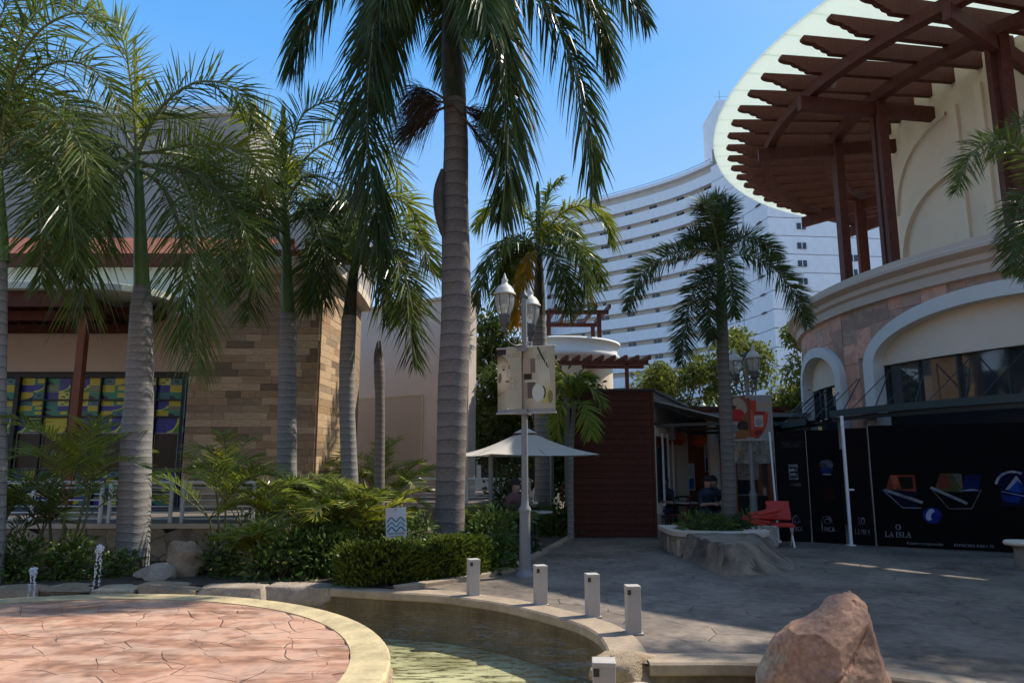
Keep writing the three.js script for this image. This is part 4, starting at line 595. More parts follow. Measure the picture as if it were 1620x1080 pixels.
// travertine tower
{
  const t = thing('stone_tower', 'block of brown travertine strips with one sunlit side and a moulded cornice', 'building'), y0 = DECK, y1 = 6.22;
  const side = spline([[-4.56, -17.0], [-4.46, -18.4], [-4.46, -19.8], [-4.56, -21.4]], 12), plan = [[-7.6, -17.0], ...side];
  part(t, 'core', extrude([...plan, [-7.6, -21.4]].map(p => [p[0], -p[1]]), y1 - y0).rotateX(-Math.PI / 2).translate(0, y0, 0), M.greyTan);
  const R = rng(61), tiles = [], H = 0.168; let y = y0;
  while (y < y1 - 0.05) {
    const h = H; let x = -7.6 - R() * 0.3; while (x < -4.57) { const w = 0.3 + 0.5 * R(), a = Math.max(-7.6, x), b = Math.min(-4.57, x + w); if (b - a > 0.04) tiles.push({ s: a * 0 - 5 + (y > 4.5 && a < -6 ? 9 : 0), g: () => box(b - a - 0.006, h - 0.006, 0.035 + 0.02 * R(), (a + b) / 2, y_ + h / 2, -16.985), y_: y }); x += w; }
    let q = R() * 0.3; const L = 4.4; let u = -q; while (u < L) { const w = 0.5 + 0.6 * R(), a = Math.max(0.0, u), b = Math.min(L, u + w); if (b - a > 0.05) tiles.push({ side: [a, b], s: a, y_: y, h }); u += w; } y += h;
  }
  let y_ = 0; const at = d => { const f = d / 4.4 * 12, i = Math.min(11, Math.floor(f)), k = f - i; return [lerp(side[i][0], side[i + 1][0], k), lerp(side[i][1], side[i + 1][1], k)]; };
  const rest = []; tiles.sort((a, b) => a.s - b.s); tiles.forEach((q, i) => { y_ = q.y_; let g; if (q.side) { const A = at(q.side[0]), B = at(q.side[1]), d = [B[0] - A[0], B[1] - A[1]], l = Math.hypot(...d); g = box(l - 0.006, q.h - 0.006, 0.035 + 0.015 * R(), 0, 0, 0, Math.atan2(-d[1], d[0])); g.translate((A[0] + B[0]) / 2 + 0.012, q.y_ + q.h / 2, (A[1] + B[1]) / 2); } else g = q.g(); if (i < 300) part(t, 'stone_strip', g, M.trav[Math.floor(R() * 10)]); else rest.push(g); });
  if (rest.length) part(t, 'far_stone_strips', rest, M.trav[4], 'stuff');
  part(t, 'cornice', sweep(plan, [[0.3, y1 + 0.26], [0.3, y1], [-0.05, y1 - 0.12], [-0.08, y1 - 0.05], [-0.16, y1 + 0.06], [-0.2, y1 + 0.1], [-0.2, y1 + 0.26]].map(p => [-p[0], p[1]])), M.cream);
  // leaning grey board on the tower side
  const b = thing('roof_pergola', 'small brown pergola on the roof behind the stone tower', 'pergola'); for (let i = 0; i < 6; i++) part(b, 'rafter', bar(V(-5.9 + i * 0.35, 7.25, -19.5), V(-5.4 + i * 0.35, 7.0, -17.2), 0.1, 0.16), M.brownWood); part(b, 'beam', bar(V(-6.2, 7.0, -18.2), V(-3.6, 7.0, -18.2), 0.12, 0.18), M.brownWood); part(b, 'beam', bar(V(-6.2, 7.1, -19.3), V(-3.6, 7.1, -19.3), 0.12, 0.18), M.brownWood); for (const x of [-5.9, -4.9]) part(b, 'post', box(0.12, 0.5, 0.12, x, 6.7, -18.2), M.brownWood);
}
// plain beige wall with a framed panel
{
  const a = V(-5.4, 0, -24.1), b = V(-1.3, 0, -21.65), ang = Math.atan2(-(b.z - a.z), b.x - a.x), L = a.distanceTo(b), t = thing('beige_wall', 'tall plain beige wall with a framed panel behind the stump', 'wall', [a.x, 0, a.z], ang);
  part(t, 'wall_face', box(L, 6.05, 0.4, L / 2, DECK + 3.02, -0.2), M.wallPale); part(t, 'coping', box(L + 0.1, 0.09, 0.52, L / 2, 6.72, -0.2), M.cream);
  const px0 = 0.1, px1 = 3.05; part(t, 'panel', box(px1 - px0, 3.1, 0.06, (px0 + px1) / 2, 2.17, 0.0), M.beige); part(t, 'panel_trim', box(px1 - px0 + 0.06, 0.05, 0.09, (px0 + px1) / 2, 3.74, 0.0), M.cream); part(t, 'panel_trim', box(0.05, 2.1, 0.09, px1 + 0.03, 2.67, 0), M.cream); part(t, 'panel_trim', box(1.4, 0.05, 0.09, px1 + 0.72, 1.6, 0), M.cream); part(t, 'lower_panel', box(1.5, 0.95, 0.05, px1 + 0.75, 1.1, 0), M.beige);
}
// ---------------------------------------------------------------- shrubs
function bushGeo(rx, ry, rz, n, ll, lw, seed, up = 0.35, lumps = 0.5) {
  const R = rng(seed), L = new Leaves(), c = []; for (let i = 0; i < 14; i++) { const a = R() * 6.283, e = R() * 1.5, r = 0.55 + 0.35 * R(); c.push([Math.cos(a) * Math.cos(e) * r, Math.sin(e) * r * 0.9, Math.sin(a) * Math.cos(e) * r, 0.28 + 0.28 * R() * (1 + lumps * .4)]); }
  for (let i = 0; i < n; i++) { const k = c[Math.floor(R() * c.length)], a = R() * 6.283, z = R() * 2 - 1, q = Math.sqrt(1 - z * z), rad = k[3] * (0.55 + 0.5 * Math.sqrt(R())); const d = V(q * Math.cos(a), z, q * Math.sin(a)), b = V((k[0] + d.x * rad) * rx, Math.max(0.02, (k[1] + d.y * rad) * ry), (k[2] + d.z * rad) * rz); const o = d.clone().add(V((R() - .5), up + (R() - .5) * 0.8, (R() - .5))).normalize(), W = V().crossVectors(o, V(R() - .5, R() - .5, R() - .5)).normalize(), s = 0.65 + 0.7 * R(); L.blade(b, o, ll * (0.7 + 0.6 * R()), W, lw * (0.8 + .4 * R()), 0.25, [s * (0.95 + .15 * R()), s, s * .9], [0.35, 1], [0, 0.5]); }
  return L.geo;
}
function bush(name, label, pos, rx, ry, rz, n, ll, lw, mat, seed, group) {
  const t = thing(name, label, 'shrub', pos, 0, group), R = rng(seed + 5), st = []; for (let i = 0; i < 6; i++) st.push(tapered([V(0, -0.05, 0), V((R() - .5) * rx * .6, ry * .35, (R() - .5) * rz * .6), V((R() - .5) * rx * 1.2, ry * .75, (R() - .5) * rz * 1.2)], 0.016, 0.005, 5, 5));
  part(t, 'stems', st, M.bark, 'stuff'); part(t, 'foliage', bushGeo(rx, ry, rz, n, ll, lw, seed), mat, 'stuff'); return t;
}
function areca(label, pos, h, spread, n, seed, mat = M.areca, group = 'areca palms in the bed', leafL = 0.34, w = 0.024) {
  const t = thing('areca_palm', label, 'palm shrub', pos, 0, group), R = rng(seed), ns = Math.max(3, Math.round(n / 4));
  const stems = []; for (let i = 0; i < ns; i++) { const a = R() * 6.283, r = spread * 0.18 * R(), hh = h * (0.25 + 0.3 * R()), b = V(Math.cos(a) * r, -0.05, Math.sin(a) * r), e = V(Math.cos(a) * (r + spread * 0.16), hh, Math.sin(a) * (r + spread * .16)); stems.push(e); part(t, 'cane', tapered([b, b.clone().lerp(e, .5).add(V(0, .02, 0)), e], 0.026, 0.017, 8, 7), M.stem); }
  for (let i = 0; i < n; i++) { const s = stems[i % ns], az = i * 2.4 + R() * 0.9, e0 = lerp(0.65, 1.4, R()), len = h * (0.5 + 0.25 * R()); frond(t, arcPath(s, az, e0, e0 - lerp(0.9, 1.7, R()), len, 6, 1.7), { len: leafL * (0.95 + .4 * R()), n: Math.round(22 + 10 * R()), w, droop: 0.22, plume: 0.14, rise: 0.5, stalk: 0.011, from: 0.25, yel: 0.12 }, seed * 100 + i, mat, M.stem); }
  return t;
}
const gp = (x, y) => gnd(x, y).setY(0.03), at3 = (px, py, D, y) => { const p = pix(px, py, D); p.y = y; return p; };
areca('large areca clump at the left in front of the patterned panes', at3(92, 880, 11.1, 0.03), 2.4, 1.2, 20, 301, M.areca, undefined, 0.36);
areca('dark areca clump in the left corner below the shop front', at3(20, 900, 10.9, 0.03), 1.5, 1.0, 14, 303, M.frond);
areca('tall areca clump with yellow green plumes right of the ringed palm', at3(352, 880, 11.9, 0.03), 2.45, 1.1, 17, 305, M.areca, undefined, 0.36);
areca('dark areca clump left of the slender palm before the tower', at3(405, 860, 13.6, 0.03), 1.9, 1.2, 18, 307, M.frond);
areca('areca plant between the slender palm and the sunlit tower corner', at3(488, 850, 14.2, 0.03), 1.45, 1.0, 16, 309, M.areca);
areca('areca clump behind the dead stump before the beige wall', at3(602, 800, 17.6, DECK - 0.5), 2.2, 1.5, 20, 311, M.areca, undefined, 0.4, 0.03);
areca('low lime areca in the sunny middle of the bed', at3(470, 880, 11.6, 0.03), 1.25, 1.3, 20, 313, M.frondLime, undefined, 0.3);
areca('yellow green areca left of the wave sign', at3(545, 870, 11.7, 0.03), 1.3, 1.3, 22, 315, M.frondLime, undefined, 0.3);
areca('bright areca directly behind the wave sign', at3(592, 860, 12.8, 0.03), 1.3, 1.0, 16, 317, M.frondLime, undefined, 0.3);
areca('small areca in front of the bed close to the edging slab', at3(420, 905, 10.9, 0.03), 0.85, 0.9, 14, 319, M.areca, undefined, 0.26);
areca('dark areca right of the tall palm under the parasol', at3(765, 870, 13.2, 0.03), 1.0, 1.0, 14, 321, M.frond, undefined, 0.28);
const SG = 'broadleaf shrubs in the bed';
bush('leafy_shrub', 'small pale tipped shrub at the foot of the ringed palm', at3(188, 905, 10.9, 0.03), 0.32, 0.36, 0.25, 500, 0.085, 0.035, M.bush, 331, SG);
bush('leafy_shrub', 'dark shrub in the far left corner by the edging stones', at3(25, 915, 10.5, 0.03), 0.6, 0.6, 0.35, 900, 0.10, 0.04, M.bush, 333, SG);
bush('leafy_shrub', 'dark shrub below the large left areca', at3(105, 915, 10.6, 0.03), 0.5, 0.5, 0.35, 800, 0.10, 0.04, M.bush, 335, SG);
bush('leafy_shrub', 'dark shrub under the tall areca beside the boulder', at3(345, 912, 11.0, 0.03), 0.36, 0.5, 0.3, 700, 0.09, 0.035, M.bush, 337, SG);
bush('leafy_shrub', 'mixed green shrub behind the grey edging slab', at3(440, 920, 10.6, 0.03), 0.62, 0.55, 0.35, 1300, 0.10, 0.045, M.bush, 339, SG);
bush('leafy_shrub', 'mixed green shrub in the centre of the bed', at3(500, 915, 10.9, 0.03), 0.6, 0.75, 0.45, 1500, 0.11, 0.05, M.bush, 341, SG);
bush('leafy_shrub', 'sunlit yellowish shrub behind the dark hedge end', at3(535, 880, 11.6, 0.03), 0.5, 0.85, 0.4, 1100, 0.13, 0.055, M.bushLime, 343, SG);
bush('leafy_shrub', 'dark shrub filling the gap behind the wave sign', at3(655, 870, 12.0, 0.03), 0.6, 0.75, 0.4, 1100, 0.11, 0.05, M.bush, 345, SG);
bush('leafy_shrub', 'dark green shrub right of the tall palm foot', at3(770, 890, 11.6, 0.03), 0.50, 0.72, 0.45, 1300, 0.11, 0.05, M.bush, 347, SG);
bush('leafy_shrub', 'shrub with reddish dark leaves under the parasol', at3(808, 850, 13.6, 0.03), 0.42, 0.8, 0.4, 900, 0.12, 0.05, M.treeDark, 349, SG);
bush('leafy_shrub', 'low dark shrub at the foot of the palm behind the lamp', at3(868, 848, 16.9, 0.03), 0.8, 0.6, 0.4, 1100, 0.12, 0.055, M.bush, 351, SG);
bush('leafy_shrub', 'dark hedge plant left of the red kiosk wall', at3(895, 850, 17.2, 0.03), 0.5, 0.5, 0.4, 700, 0.12, 0.055, M.bush, 353, SG);
bush('leafy_shrub', 'dark bush between the tower corner and the stump', at3(575, 830, 15.6, 0.03), 0.6, 0.9, 0.5, 1000, 0.13, 0.055, M.bush, 355, SG);
bush('leafy_shrub', 'dark bush behind the slender palm at the tower foot', at3(430, 850, 14.3, 0.03), 0.8, 0.9, 0.5, 1200, 0.13, 0.055, M.bush, 357, SG);
bush('leafy_shrub', 'bush with white flecked leaves beneath the far railing', at3(800, 800, 18.0, 0.03), 0.7, 1.25, 0.4, 1000, 0.13, 0.06, M.treeDark, 359, SG);
{ // clipped hedge
  const path = [[-2.1, -10.3], [-1.7, -10.35], [-1.1, -10.75], [-0.66, -11.2]], t = thing('clipped_hedge', 'low clipped hedge of small leaves along the pond kerb', 'hedge', [0, 0.03, 0]), R = rng(371), L = new Leaves();
  for (let i = 0; i < 15000; i++) { const u = R() * 3, k = Math.floor(u), f = u - k, cx = lerp(path[k][0], path[k + 1][0], f), cz = lerp(path[k][1], path[k + 1][1], f); const ang = R() * 6.283, rr = 0.33 + 0.2 * Math.sqrt(R()) * 0.6, lump = 0.62 + 0.6 * v3(cx * 3, cz * 3, ang + 3, 3); const top = 0.32 + 0.26 * v3(cx * 3.2 + 20, cz * 3.2 + 20, Math.sin(ang) + 2, 9); let y = R() * top, r = rr * lump; if (R() < 0.36) { y = top * (0.94 + 0.1 * R()); r *= Math.sqrt(R()); } const b = V(cx + Math.cos(ang) * r * 0.9, y, cz + Math.sin(ang) * r), d = V(Math.cos(ang) * 0.7 + (R() - .5), 0.45 + R() * 0.5, Math.sin(ang) * 0.7 + (R() - .5)).normalize(), W = V().crossVectors(d, V(R() - .5, R() - .5, R() - .5)).normalize(), s = 0.65 + .7 * R(); L.blade(b, d, 0.06 + 0.05 * R(), W, 0.032, 0.15, [s * 1.05, s, s * .8], [0.4, 1], [0, 0.5]); }
  part(t, 'foliage', L.geo, M.hedge, 'stuff'); const st = []; for (let i = 0; i < 14; i++) { const f = i / 13 * 2.99, k = Math.floor(f), q = f - k; st.push(rod(V(lerp(path[k][0], path[k + 1][0], q), -0.05, lerp(path[k][1], path[k + 1][1], q)), V(lerp(path[k][0], path[k + 1][0], q), 0.4, lerp(path[k][1], path[k + 1][1], q)), 0.015)); } part(t, 'stems', st, M.bark, 'stuff');
}
{ // sign with teal waves
  const c = pix(630, 832, 11.3), t = thing('wave_sign', 'white sign with teal wave lines standing behind the hedge', 'sign', [c.x, 0.03, c.z], 0.12); t.rotation.z = 0.05;
  const tx = canvasTex(256, 448, (x, w, h) => { x.fillStyle = '#d9d9e2'; x.fillRect(0, 0, w, h); x.strokeStyle = '#7b8290'; x.lineWidth = 3; x.beginPath(); x.arc(128, 62, 26, 3.4, 6.0); x.stroke(); x.textAlign = 'center'; [['#2d8089', 118], ['#3d9aa2', 176], ['#2d8089', 234]].forEach(([c, y]) => { x.strokeStyle = c; x.lineWidth = 18; x.beginPath(); for (let i = 0; i <= 60; i++) { const u = i / 60; x.lineTo(14 + u * 228, y + 26 + 24 * Math.cos(u * 12.56)); } x.stroke(); }); x.fillStyle = '#23262e'; x.font = 'bold 30px sans-serif'; x.fillText('PROFUNDIDAD', 128, 322, 220); x.fillText('DEL AGUA', 128, 358, 130); x.font = 'bold 22px sans-serif'; x.fillText('40 CM', 128, 392); });
  const g = new THREE.BoxGeometry(0.31, 0.545, 0.012); g.translate(0, c.y - 0.03, 0); part(t, 'board', g, std(null, 0.5, { map: tx })); part(t, 'stake', rod(V(0, -0.1, -0.02), V(0, c.y + 0.15, -0.02), 0.012), M.darkMetal); part(t, 'screw', rod(V(0, c.y + 0.22, 0.004), V(0, c.y + 0.22, 0.014), 0.01), M.darkMetal);
}
// ---------------------------------------------------------------- hotel far behind
{
  const FL = 3.0, NF = 18, TOP = 56.6, t = thing('hotel', 'tall white hotel with a curved stack of open galleries', 'building');
  const line = new THREE.CatmullRomCurve3([V(40.9, 0, -111), V(40.0, 0, -117), V(37.2, 0, -125), V(32.5, 0, -132.5), V(27.0, 0, -138.3), V(20.8, 0, -143.6), V(14.5, 0, -148), V(8.6, 0, -151.5), V(6.2, 0, -152.6)], false, 'centripetal').getPoints(48).map(p => [p.x, p.z]);
  // walk from the corner leftwards: the open side is to the left of travel
  const cutI = 13, plain = line.slice(0, cutI + 1), gal = line.slice(cutI);
  const off = (p, d) => p.map((q, i) => { const a = p[Math.max(0, i - 1)], b = p[Math.min(p.length - 1, i + 1)], dx = b[0] - a[0], dz = b[1] - a[1], l = Math.hypot(dx, dz); return [q[0] + dz / l * d, q[1] - dx / l * d]; });
  // with x to the right and z towards us, left of travel is (dz, -dx); the camera lies on the other side
  const side = 1;
  const DP = 0.95, back = off(gal, side * -DP);
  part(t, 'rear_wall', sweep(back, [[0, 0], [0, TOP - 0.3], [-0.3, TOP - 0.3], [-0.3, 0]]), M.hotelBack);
  for (let k = 0; k < NF; k++) {
    const y = k * FL + 1.55; // slab underside
    const s = side; part(t, 'gallery_parapet', sweep(gal, [[0, y], [0, y + 2.0], [s * -0.18, y + 2.0], [s * -0.18, y + 0.25], [s * -DP, y + 0.25], [s * -DP, y]]), M.hotel);
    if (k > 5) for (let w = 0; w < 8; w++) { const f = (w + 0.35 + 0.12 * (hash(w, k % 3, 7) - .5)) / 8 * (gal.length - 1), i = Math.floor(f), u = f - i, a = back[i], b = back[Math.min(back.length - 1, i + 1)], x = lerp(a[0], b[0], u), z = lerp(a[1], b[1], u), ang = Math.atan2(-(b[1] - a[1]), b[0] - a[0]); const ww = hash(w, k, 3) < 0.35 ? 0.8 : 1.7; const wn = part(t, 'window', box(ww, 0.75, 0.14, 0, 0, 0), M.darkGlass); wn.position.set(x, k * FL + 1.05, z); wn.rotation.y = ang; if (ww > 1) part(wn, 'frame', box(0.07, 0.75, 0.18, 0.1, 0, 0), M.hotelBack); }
  }
  part(t, 'roof_band', sweep(gal, [[side * 0.1, TOP - 0.55], [side * 0.1, TOP + 0.15], [side * -2.4, TOP + 0.15], [side * -2.4, TOP - 0.55]]), M.hotel);
  part(t, 'roof_rail', sweep(gal, [[side * -0.1, TOP + 0.5], [side * -0.1, TOP + 0.58], [side * -0.16, TOP + 0.58], [side * -0.16, TOP + 0.5]]), M.darkMetal);
  // plain end: one wall panel per floor with an open joint between
  const R0 = line[0], rightEnd = [76, -114.6], face = [rightEnd, R0];
  for (let k = 0; k <= NF; k++) { const y = k * FL - 1.45, a = y + 0.06, b = Math.min(TOP + 2.5, y + FL - 0.06); part(t, 'wall_panel', sweep(plain, [[0, a], [0, b], [side * -0.6, b], [side * -0.6, a]]), M.hotel); part(t, 'wall_panel', sweep([R0, rightEnd], [[0, a], [0, b], [0.6, b], [0.6, a]]), M.hotel);
    if (k > 7) { const q = plain[3], g = box(0.5, 0.16, 1.6, q[0] - 0.1, k * FL + 1.5, q[1]); part(t, 'vent_slot', g, M.darkMetal); } }
  part(t, 'core_wall', sweep(off(plain, side * -0.5), [[0, 0], [0, TOP + 2.4], [-0.5, TOP + 2.4], [-0.5, 0]]), M.greyTan); part(t, 'core_wall', sweep([[R0[0], R0[1] - 0.3], [rightEnd[0], rightEnd[1] - 0.3]], [[0, 0], [0, TOP + 2.4], [0.4, TOP + 2.4], [0.4, 0]]), M.greyTan);
  const win = (px, py, w, h) => { const D = 111.9, p = pix(px, py, D); const wn = part(t, 'window', box(w, h, 0.4, p.x, p.y, -111 - (p.x - 40.9) * 0.1025), M.darkGlass); part(wn, 'frame', box(0.1, h, 0.46, p.x, p.y, -111 - (p.x - 40.9) * 0.1025), M.hotel); };
  for (const [x, y] of [[1266, 359], [1267, 390], [1268, 418], [1269, 446], [1352, 407], [1352, 430], [1353, 455], [1270, 474], [1271, 502], [1272, 530]]) win(x, y, 1.4, 1.0);
  // taller stair tower behind, and the far left end
  const tw = pix(1140, 145, 122); part(t, 'stair_tower', box(14, tw.y, 10, tw.x + 7.2, tw.y / 2, -130), M.hotel); part(t, 'roof_antenna', [rod(V(tw.x + 1, tw.y, -126), V(tw.x + 1, tw.y + 2.4, -126), 0.05), rod(V(tw.x + 3, tw.y, -126), V(tw.x + 3, tw.y + 1.6, -126), 0.05), rod(V(tw.x, tw.y + 1.1, -126), V(tw.x + 5, tw.y + 1.3, -126), 0.04)], M.greyPost);
  const le = line[line.length - 1]; for (let k = 0; k < 15; k++) part(t, 'end_panel', box(5.5, FL - 0.1, 6, le[0] - 1.6, k * FL + 1.5, le[1] + 1.5), M.hotel);
  part(t, 'cable', rod(pix(1120, 350, 112), pix(1120, 520, 112), 0.04), M.darkMetal); part(t, 'cable', rod(pix(1176, 340, 110.5), pix(1178, 545, 110.5), 0.04), M.darkMetal);
}
// ---------------------------------------------------------------- round cream pavilion in the middle distance
{
  const c = V(2.4, 0, -37), t = thing('round_pavilion', 'cream round pavilion with two brown pergolas below the hotel', 'building', c);
  part(t, 'drum', lathe([[2.75, 0], [2.75, 6.9], [2.6, 6.9]], 48), M.cream); part(t, 'parapet', lathe([[2.7, 6.6], [3.1, 6.75], [3.1, 7.0], [3.0, 7.05], [3.0, 7.45], [3.15, 7.5], [3.15, 7.62], [2.85, 7.62], [2.85, 6.9]], 48), M.offwhite); part(t, 'roof_floor', lathe([[0, 6.95], [2.8, 6.95]], 32), M.offwhite);
  const w = lathe([[2.78, 4.0], [2.78, 4.75]], 48); part(t, 'window_band', w, M.glass); part(t, 'sill', lathe([[2.76, 4.78], [2.86, 4.8], [2.86, 4.9], [2.76, 4.92]], 48), M.offwhite);
  const perg = (name, y, x0, x1, n, z0, z1) => { const g = new THREE.Group(); g.name = name; t.add(g); for (let i = 0; i < n; i++) { const x = lerp(x0, x1, i / (n - 1)); part(g, 'rafter', bar(V(x - 0.25, y + 0.14, z1), V(x, y + 0.14, z0), 0.12, 0.2), M.brownWood); } part(g, 'beam', bar(V(x0, y - 0.06, z0 - 0.5), V(x1, y - 0.06, z0 - 0.5), 0.16, 0.2), M.brownWood); part(g, 'beam', bar(V(x0, y - 0.06, z1 + 0.3), V(x1, y - 0.06, z1 + 0.3), 0.16, 0.2), M.brownWood); return g; };
  const u = perg('roof_pergola', 9.05, -2.2, 2.35, 8, 2.5, -1.6); for (const [x, z] of [[-0.6, 2.0], [1.9, 1.8], [-1.5, -1.2], [1.9, -1.0]]) part(u, 'post', box(0.2, 2.0, 0.2, x, 7.98, z), M.brownWood);
  const l = perg('eave_pergola', 6.3, -0.4, 3.9, 9, 4.2, 2.2); part(l, 'post', box(0.16, 6.2, 0.16, 2.9, 3.1, 3.7), M.brownWood); part(l, 'post', box(0.16, 6.2, 0.16, -0.2, 3.1, 3.9), M.brownWood);
  const tg = thing('sun_shade_frame', 'small dark terrace furniture under the upper pavilion pergola', 'furniture', [2.4, 6.95, -36]); for (const [x, z] of [[-1.3, 0.6], [-0.6, 0.6]]) { part(tg, 'table', box(0.55, 0.05, 0.5, x, 0.72, z), M.darkMetal); part(tg, 'leg', box(0.07, 0.7, 0.07, x, 0.35, z), M.darkMetal); part(tg, 'chair_back', box(0.4, 0.5, 0.05, x + 0.1, 0.8, z - 0.45), M.darkMetal); }
  // white low building behind the parasol
  const lb = thing('white_annex', 'low white building with dark windows behind the far railing', 'building', [-0.6, 0, -30]); part(lb, 'wall', box(5, 3.4, 0.4, 0, 1.7, 0), M.offwhite); part(lb, 'roof', box(5.4, 0.25, 1.6, 0, 3.5, 0.2), M.palegreen); for (const x of [-1.4, -0.1, 1.2]) { const wn = part(lb, 'window', box(1.1, 0.9, 0.1, x, 1.5, 0.2), M.glass); part(wn, 'frame', box(1.2, 0.06, 0.14, x, 1.98, 0.2), M.darkMetal); }
  const ub = thing('white_block', 'pale flat roofed block seen through the trees left of the lamp', 'building', [-1.6, 0, -48]); part(ub, 'wall', box(7, 9.2, 3, 0, 4.6, 0), M.offwhite); part(ub, 'roof_edge', box(7.4, 0.4, 3.4, 0, 9.3, 0), M.hotel); for (const x of [-1.8, 0.2, 2.2]) part(ub, 'window', box(1.2, 1.2, 0.1, x, 7.2, 1.5), M.glass);
}
// ---------------------------------------------------------------- dark red kiosk and what stands round it
{
  const t = thing('red_kiosk', 'dark wine red plank kiosk with a grey canopy on its right side', 'kiosk');
  const x0 = 1.32, x1 = 3.2, z = -16.7, H = 3.28; let y = 0, i = 0; const R = rng(91);
  part(t, 'core', box(x1 - x0 - 0.06, H, 2.0, (x0 + x1) / 2 - 0.02, H / 2, z - 1.07), M.blackFrame);
  while (y < H - 0.02) { const h = Math.min(0.145, H - y); part(t, 'plank', box(x1 - x0, h - 0.006, 0.03, (x0 + x1) / 2, y + h / 2, z - 0.02 + 0.004 * R(), 0, 0.004), M.redWood[i++ % 3]); y += h; }
  part(t, 'top_trim', box(x1 - x0 + 0.1, 0.05, 0.12, (x0 + x1) / 2, H + 0.02, z - 0.02), M.blackFrame); part(t, 'corner_trim', box(0.06, H, 0.08, x1 + 0.02, H / 2, z - 0.02), M.redWood[1]);
  // right side runs back to the right
  const a = V(x1 + 0.05, 0, z - 0.05), b = V(5.15, 0, -21.5), L = a.distanceTo(b), ang = Math.atan2(-(b.z - a.z), b.x - a.x), s = new THREE.Group(); s.name = 'side_wall'; s.position.copy(a); s.rotation.y = ang; t.add(s);
  part(s, 'wall', box(L, 2.3, 0.2, L / 2, 1.35, -0.1), M.cream); part(s, 'upper_band', box(L, 0.7, 0.16, L / 2, 2.92, -0.08), M.greyWood); part(s, 'roof_trim', box(L + 0.1, 0.06, 0.24, L / 2, 3.3, -0.06), M.blackFrame); part(s, 'plinth', box(L, 0.5, 0.24, L / 2, 0.25, -0.08), M.beigeDark);
  for (const [u, w] of [[0.45, 0.5], [1.25, 0.4], [1.85, 0.5], [2.6, 0.4]]) part(s, 'window', box(w, 1.5, 0.06, u, 1.5, 0.01), M.darkGlass); for (const u of [0.85, 1.55, 2.25]) part(s, 'mullion', box(0.06, 1.7, 0.08, u, 1.5, 0.02), M.white);
  part(s, 'wall_box', box(0.4, 0.42, 0.16, 1.9, 2.42, 0.1, 0, 0.01), M.greyWood);
  const strips = []; for (let k = 0; k < 12; k++) { const u = 0.1 + k * (L - 0.1) / 12; strips.push(bar(V(u + 0.17, 3.06, 0.02), V(u + 0.17, 2.62, 1.55), (L - 0.1) / 12 - 0.03, 0.035, 0.01)); } strips.forEach(g => part(s, 'canopy_slat', g, M.greyPost));
  part(s, 'canopy_edge', bar(V(0.05, 2.57, 1.56), V(L, 2.57, 1.56), 0.06, 0.1), M.lightGrey); for (const u of [0.3, L * 0.5, L - 0.1]) part(s, 'canopy_bracket', bar(V(u, 2.5, 0.02), V(u, 2.52, 1.5), 0.05, 0.07), M.darkMetal);
  // neighbouring brown shop wall with pictures
  const w = thing('brown_shop_wall', 'reddish brown shop wall with two bright pictures beyond the kiosk', 'wall'), zz = -23.2; part(w, 'wall_face', box(5.4, 3.3, 0.3, 6.0, 1.65, zz - 0.15), M.orangeWood); part(w, 'top_trim', box(5.6, 0.12, 0.5, 6.0, 3.36, zz - 0.1), M.brownWood);
  const pic = (seed) => std(null, 0.5, { map: canvasTex(96, 128, (x) => { const R = rng(seed); x.fillStyle = '#b9c6d6'; x.fillRect(0, 0, 96, 128); x.fillStyle = '#2b5fae'; x.fillRect(0, 70, 96, 58); for (let i = 0; i < 9; i++) { x.fillStyle = ['#c23b3b', '#e9e3d8', '#2f74c9', '#d98f3a', '#3a8f5a'][i % 5]; x.beginPath(); x.ellipse(20 + 56 * R(), 50 + 55 * R(), 5 + 9 * R(), 4 + 8 * R(), R() * 3, 0, 7); x.fill(); } x.strokeStyle = '#dfe5ee'; x.lineWidth = 4; x.strokeRect(2, 2, 92, 124); }) });
  for (const [px, py, ww, hh, sd] of [[1084, 754, 0.62, 0.82, 5], [1133, 722, 0.72, 0.95, 9]]) { const p = pix(px, py, 23.15), g = new THREE.BoxGeometry(ww, hh, 0.03); g.translate(p.x, p.y, zz + 0.02); part(w, 'picture', g, pic(sd)); }
  part(w, 'column', rod(V(6.05, 0, zz + 1.2), V(6.05, 3.0, zz + 1.2), 0.19, 0.19, 20), M.cream); part(w, 'eave', box(5.2, 0.12, 1.8, 6.2, 3.05, zz + 0.85), M.greyWood);
  // paper lanterns
  [[1058, 690, 18.9, 'orange paper lantern nearest the kiosk corner'], [1075, 694, 19.4, 'orange paper lantern second from the kiosk corner'], [1106, 697, 19.6, 'brightest orange paper lantern at the canopy end']].forEach(([px, py, D, lab]) => { const c = pix(px, py, D), l = thing('paper_lantern', lab, 'lantern', c, 0, 'orange lanterns under the kiosk canopy'); const pr = []; for (let k = 0; k <= 16; k++) { const e = -1.45 + k / 16 * 2.9; pr.push([0.19 * Math.cos(e) * (1 + 0.03 * Math.cos(k * Math.PI)), 0.17 * Math.sin(e)]); } part(l, 'shade', lathe(pr, 20), phys([0.62, 0.10, 0.02], 1, { transmission: 0.35, thickness: 0 })); part(l, 'cap', rod(V(0, 0.16, 0), V(0, 0.2, 0), 0.05), M.darkMetal); part(l, 'cord', rod(V(0, 0.2, 0), V(0, 2.95 - c.y > 0.3 ? 2.9 - c.y : 0.4, 0), 0.006), M.darkMetal); });
}
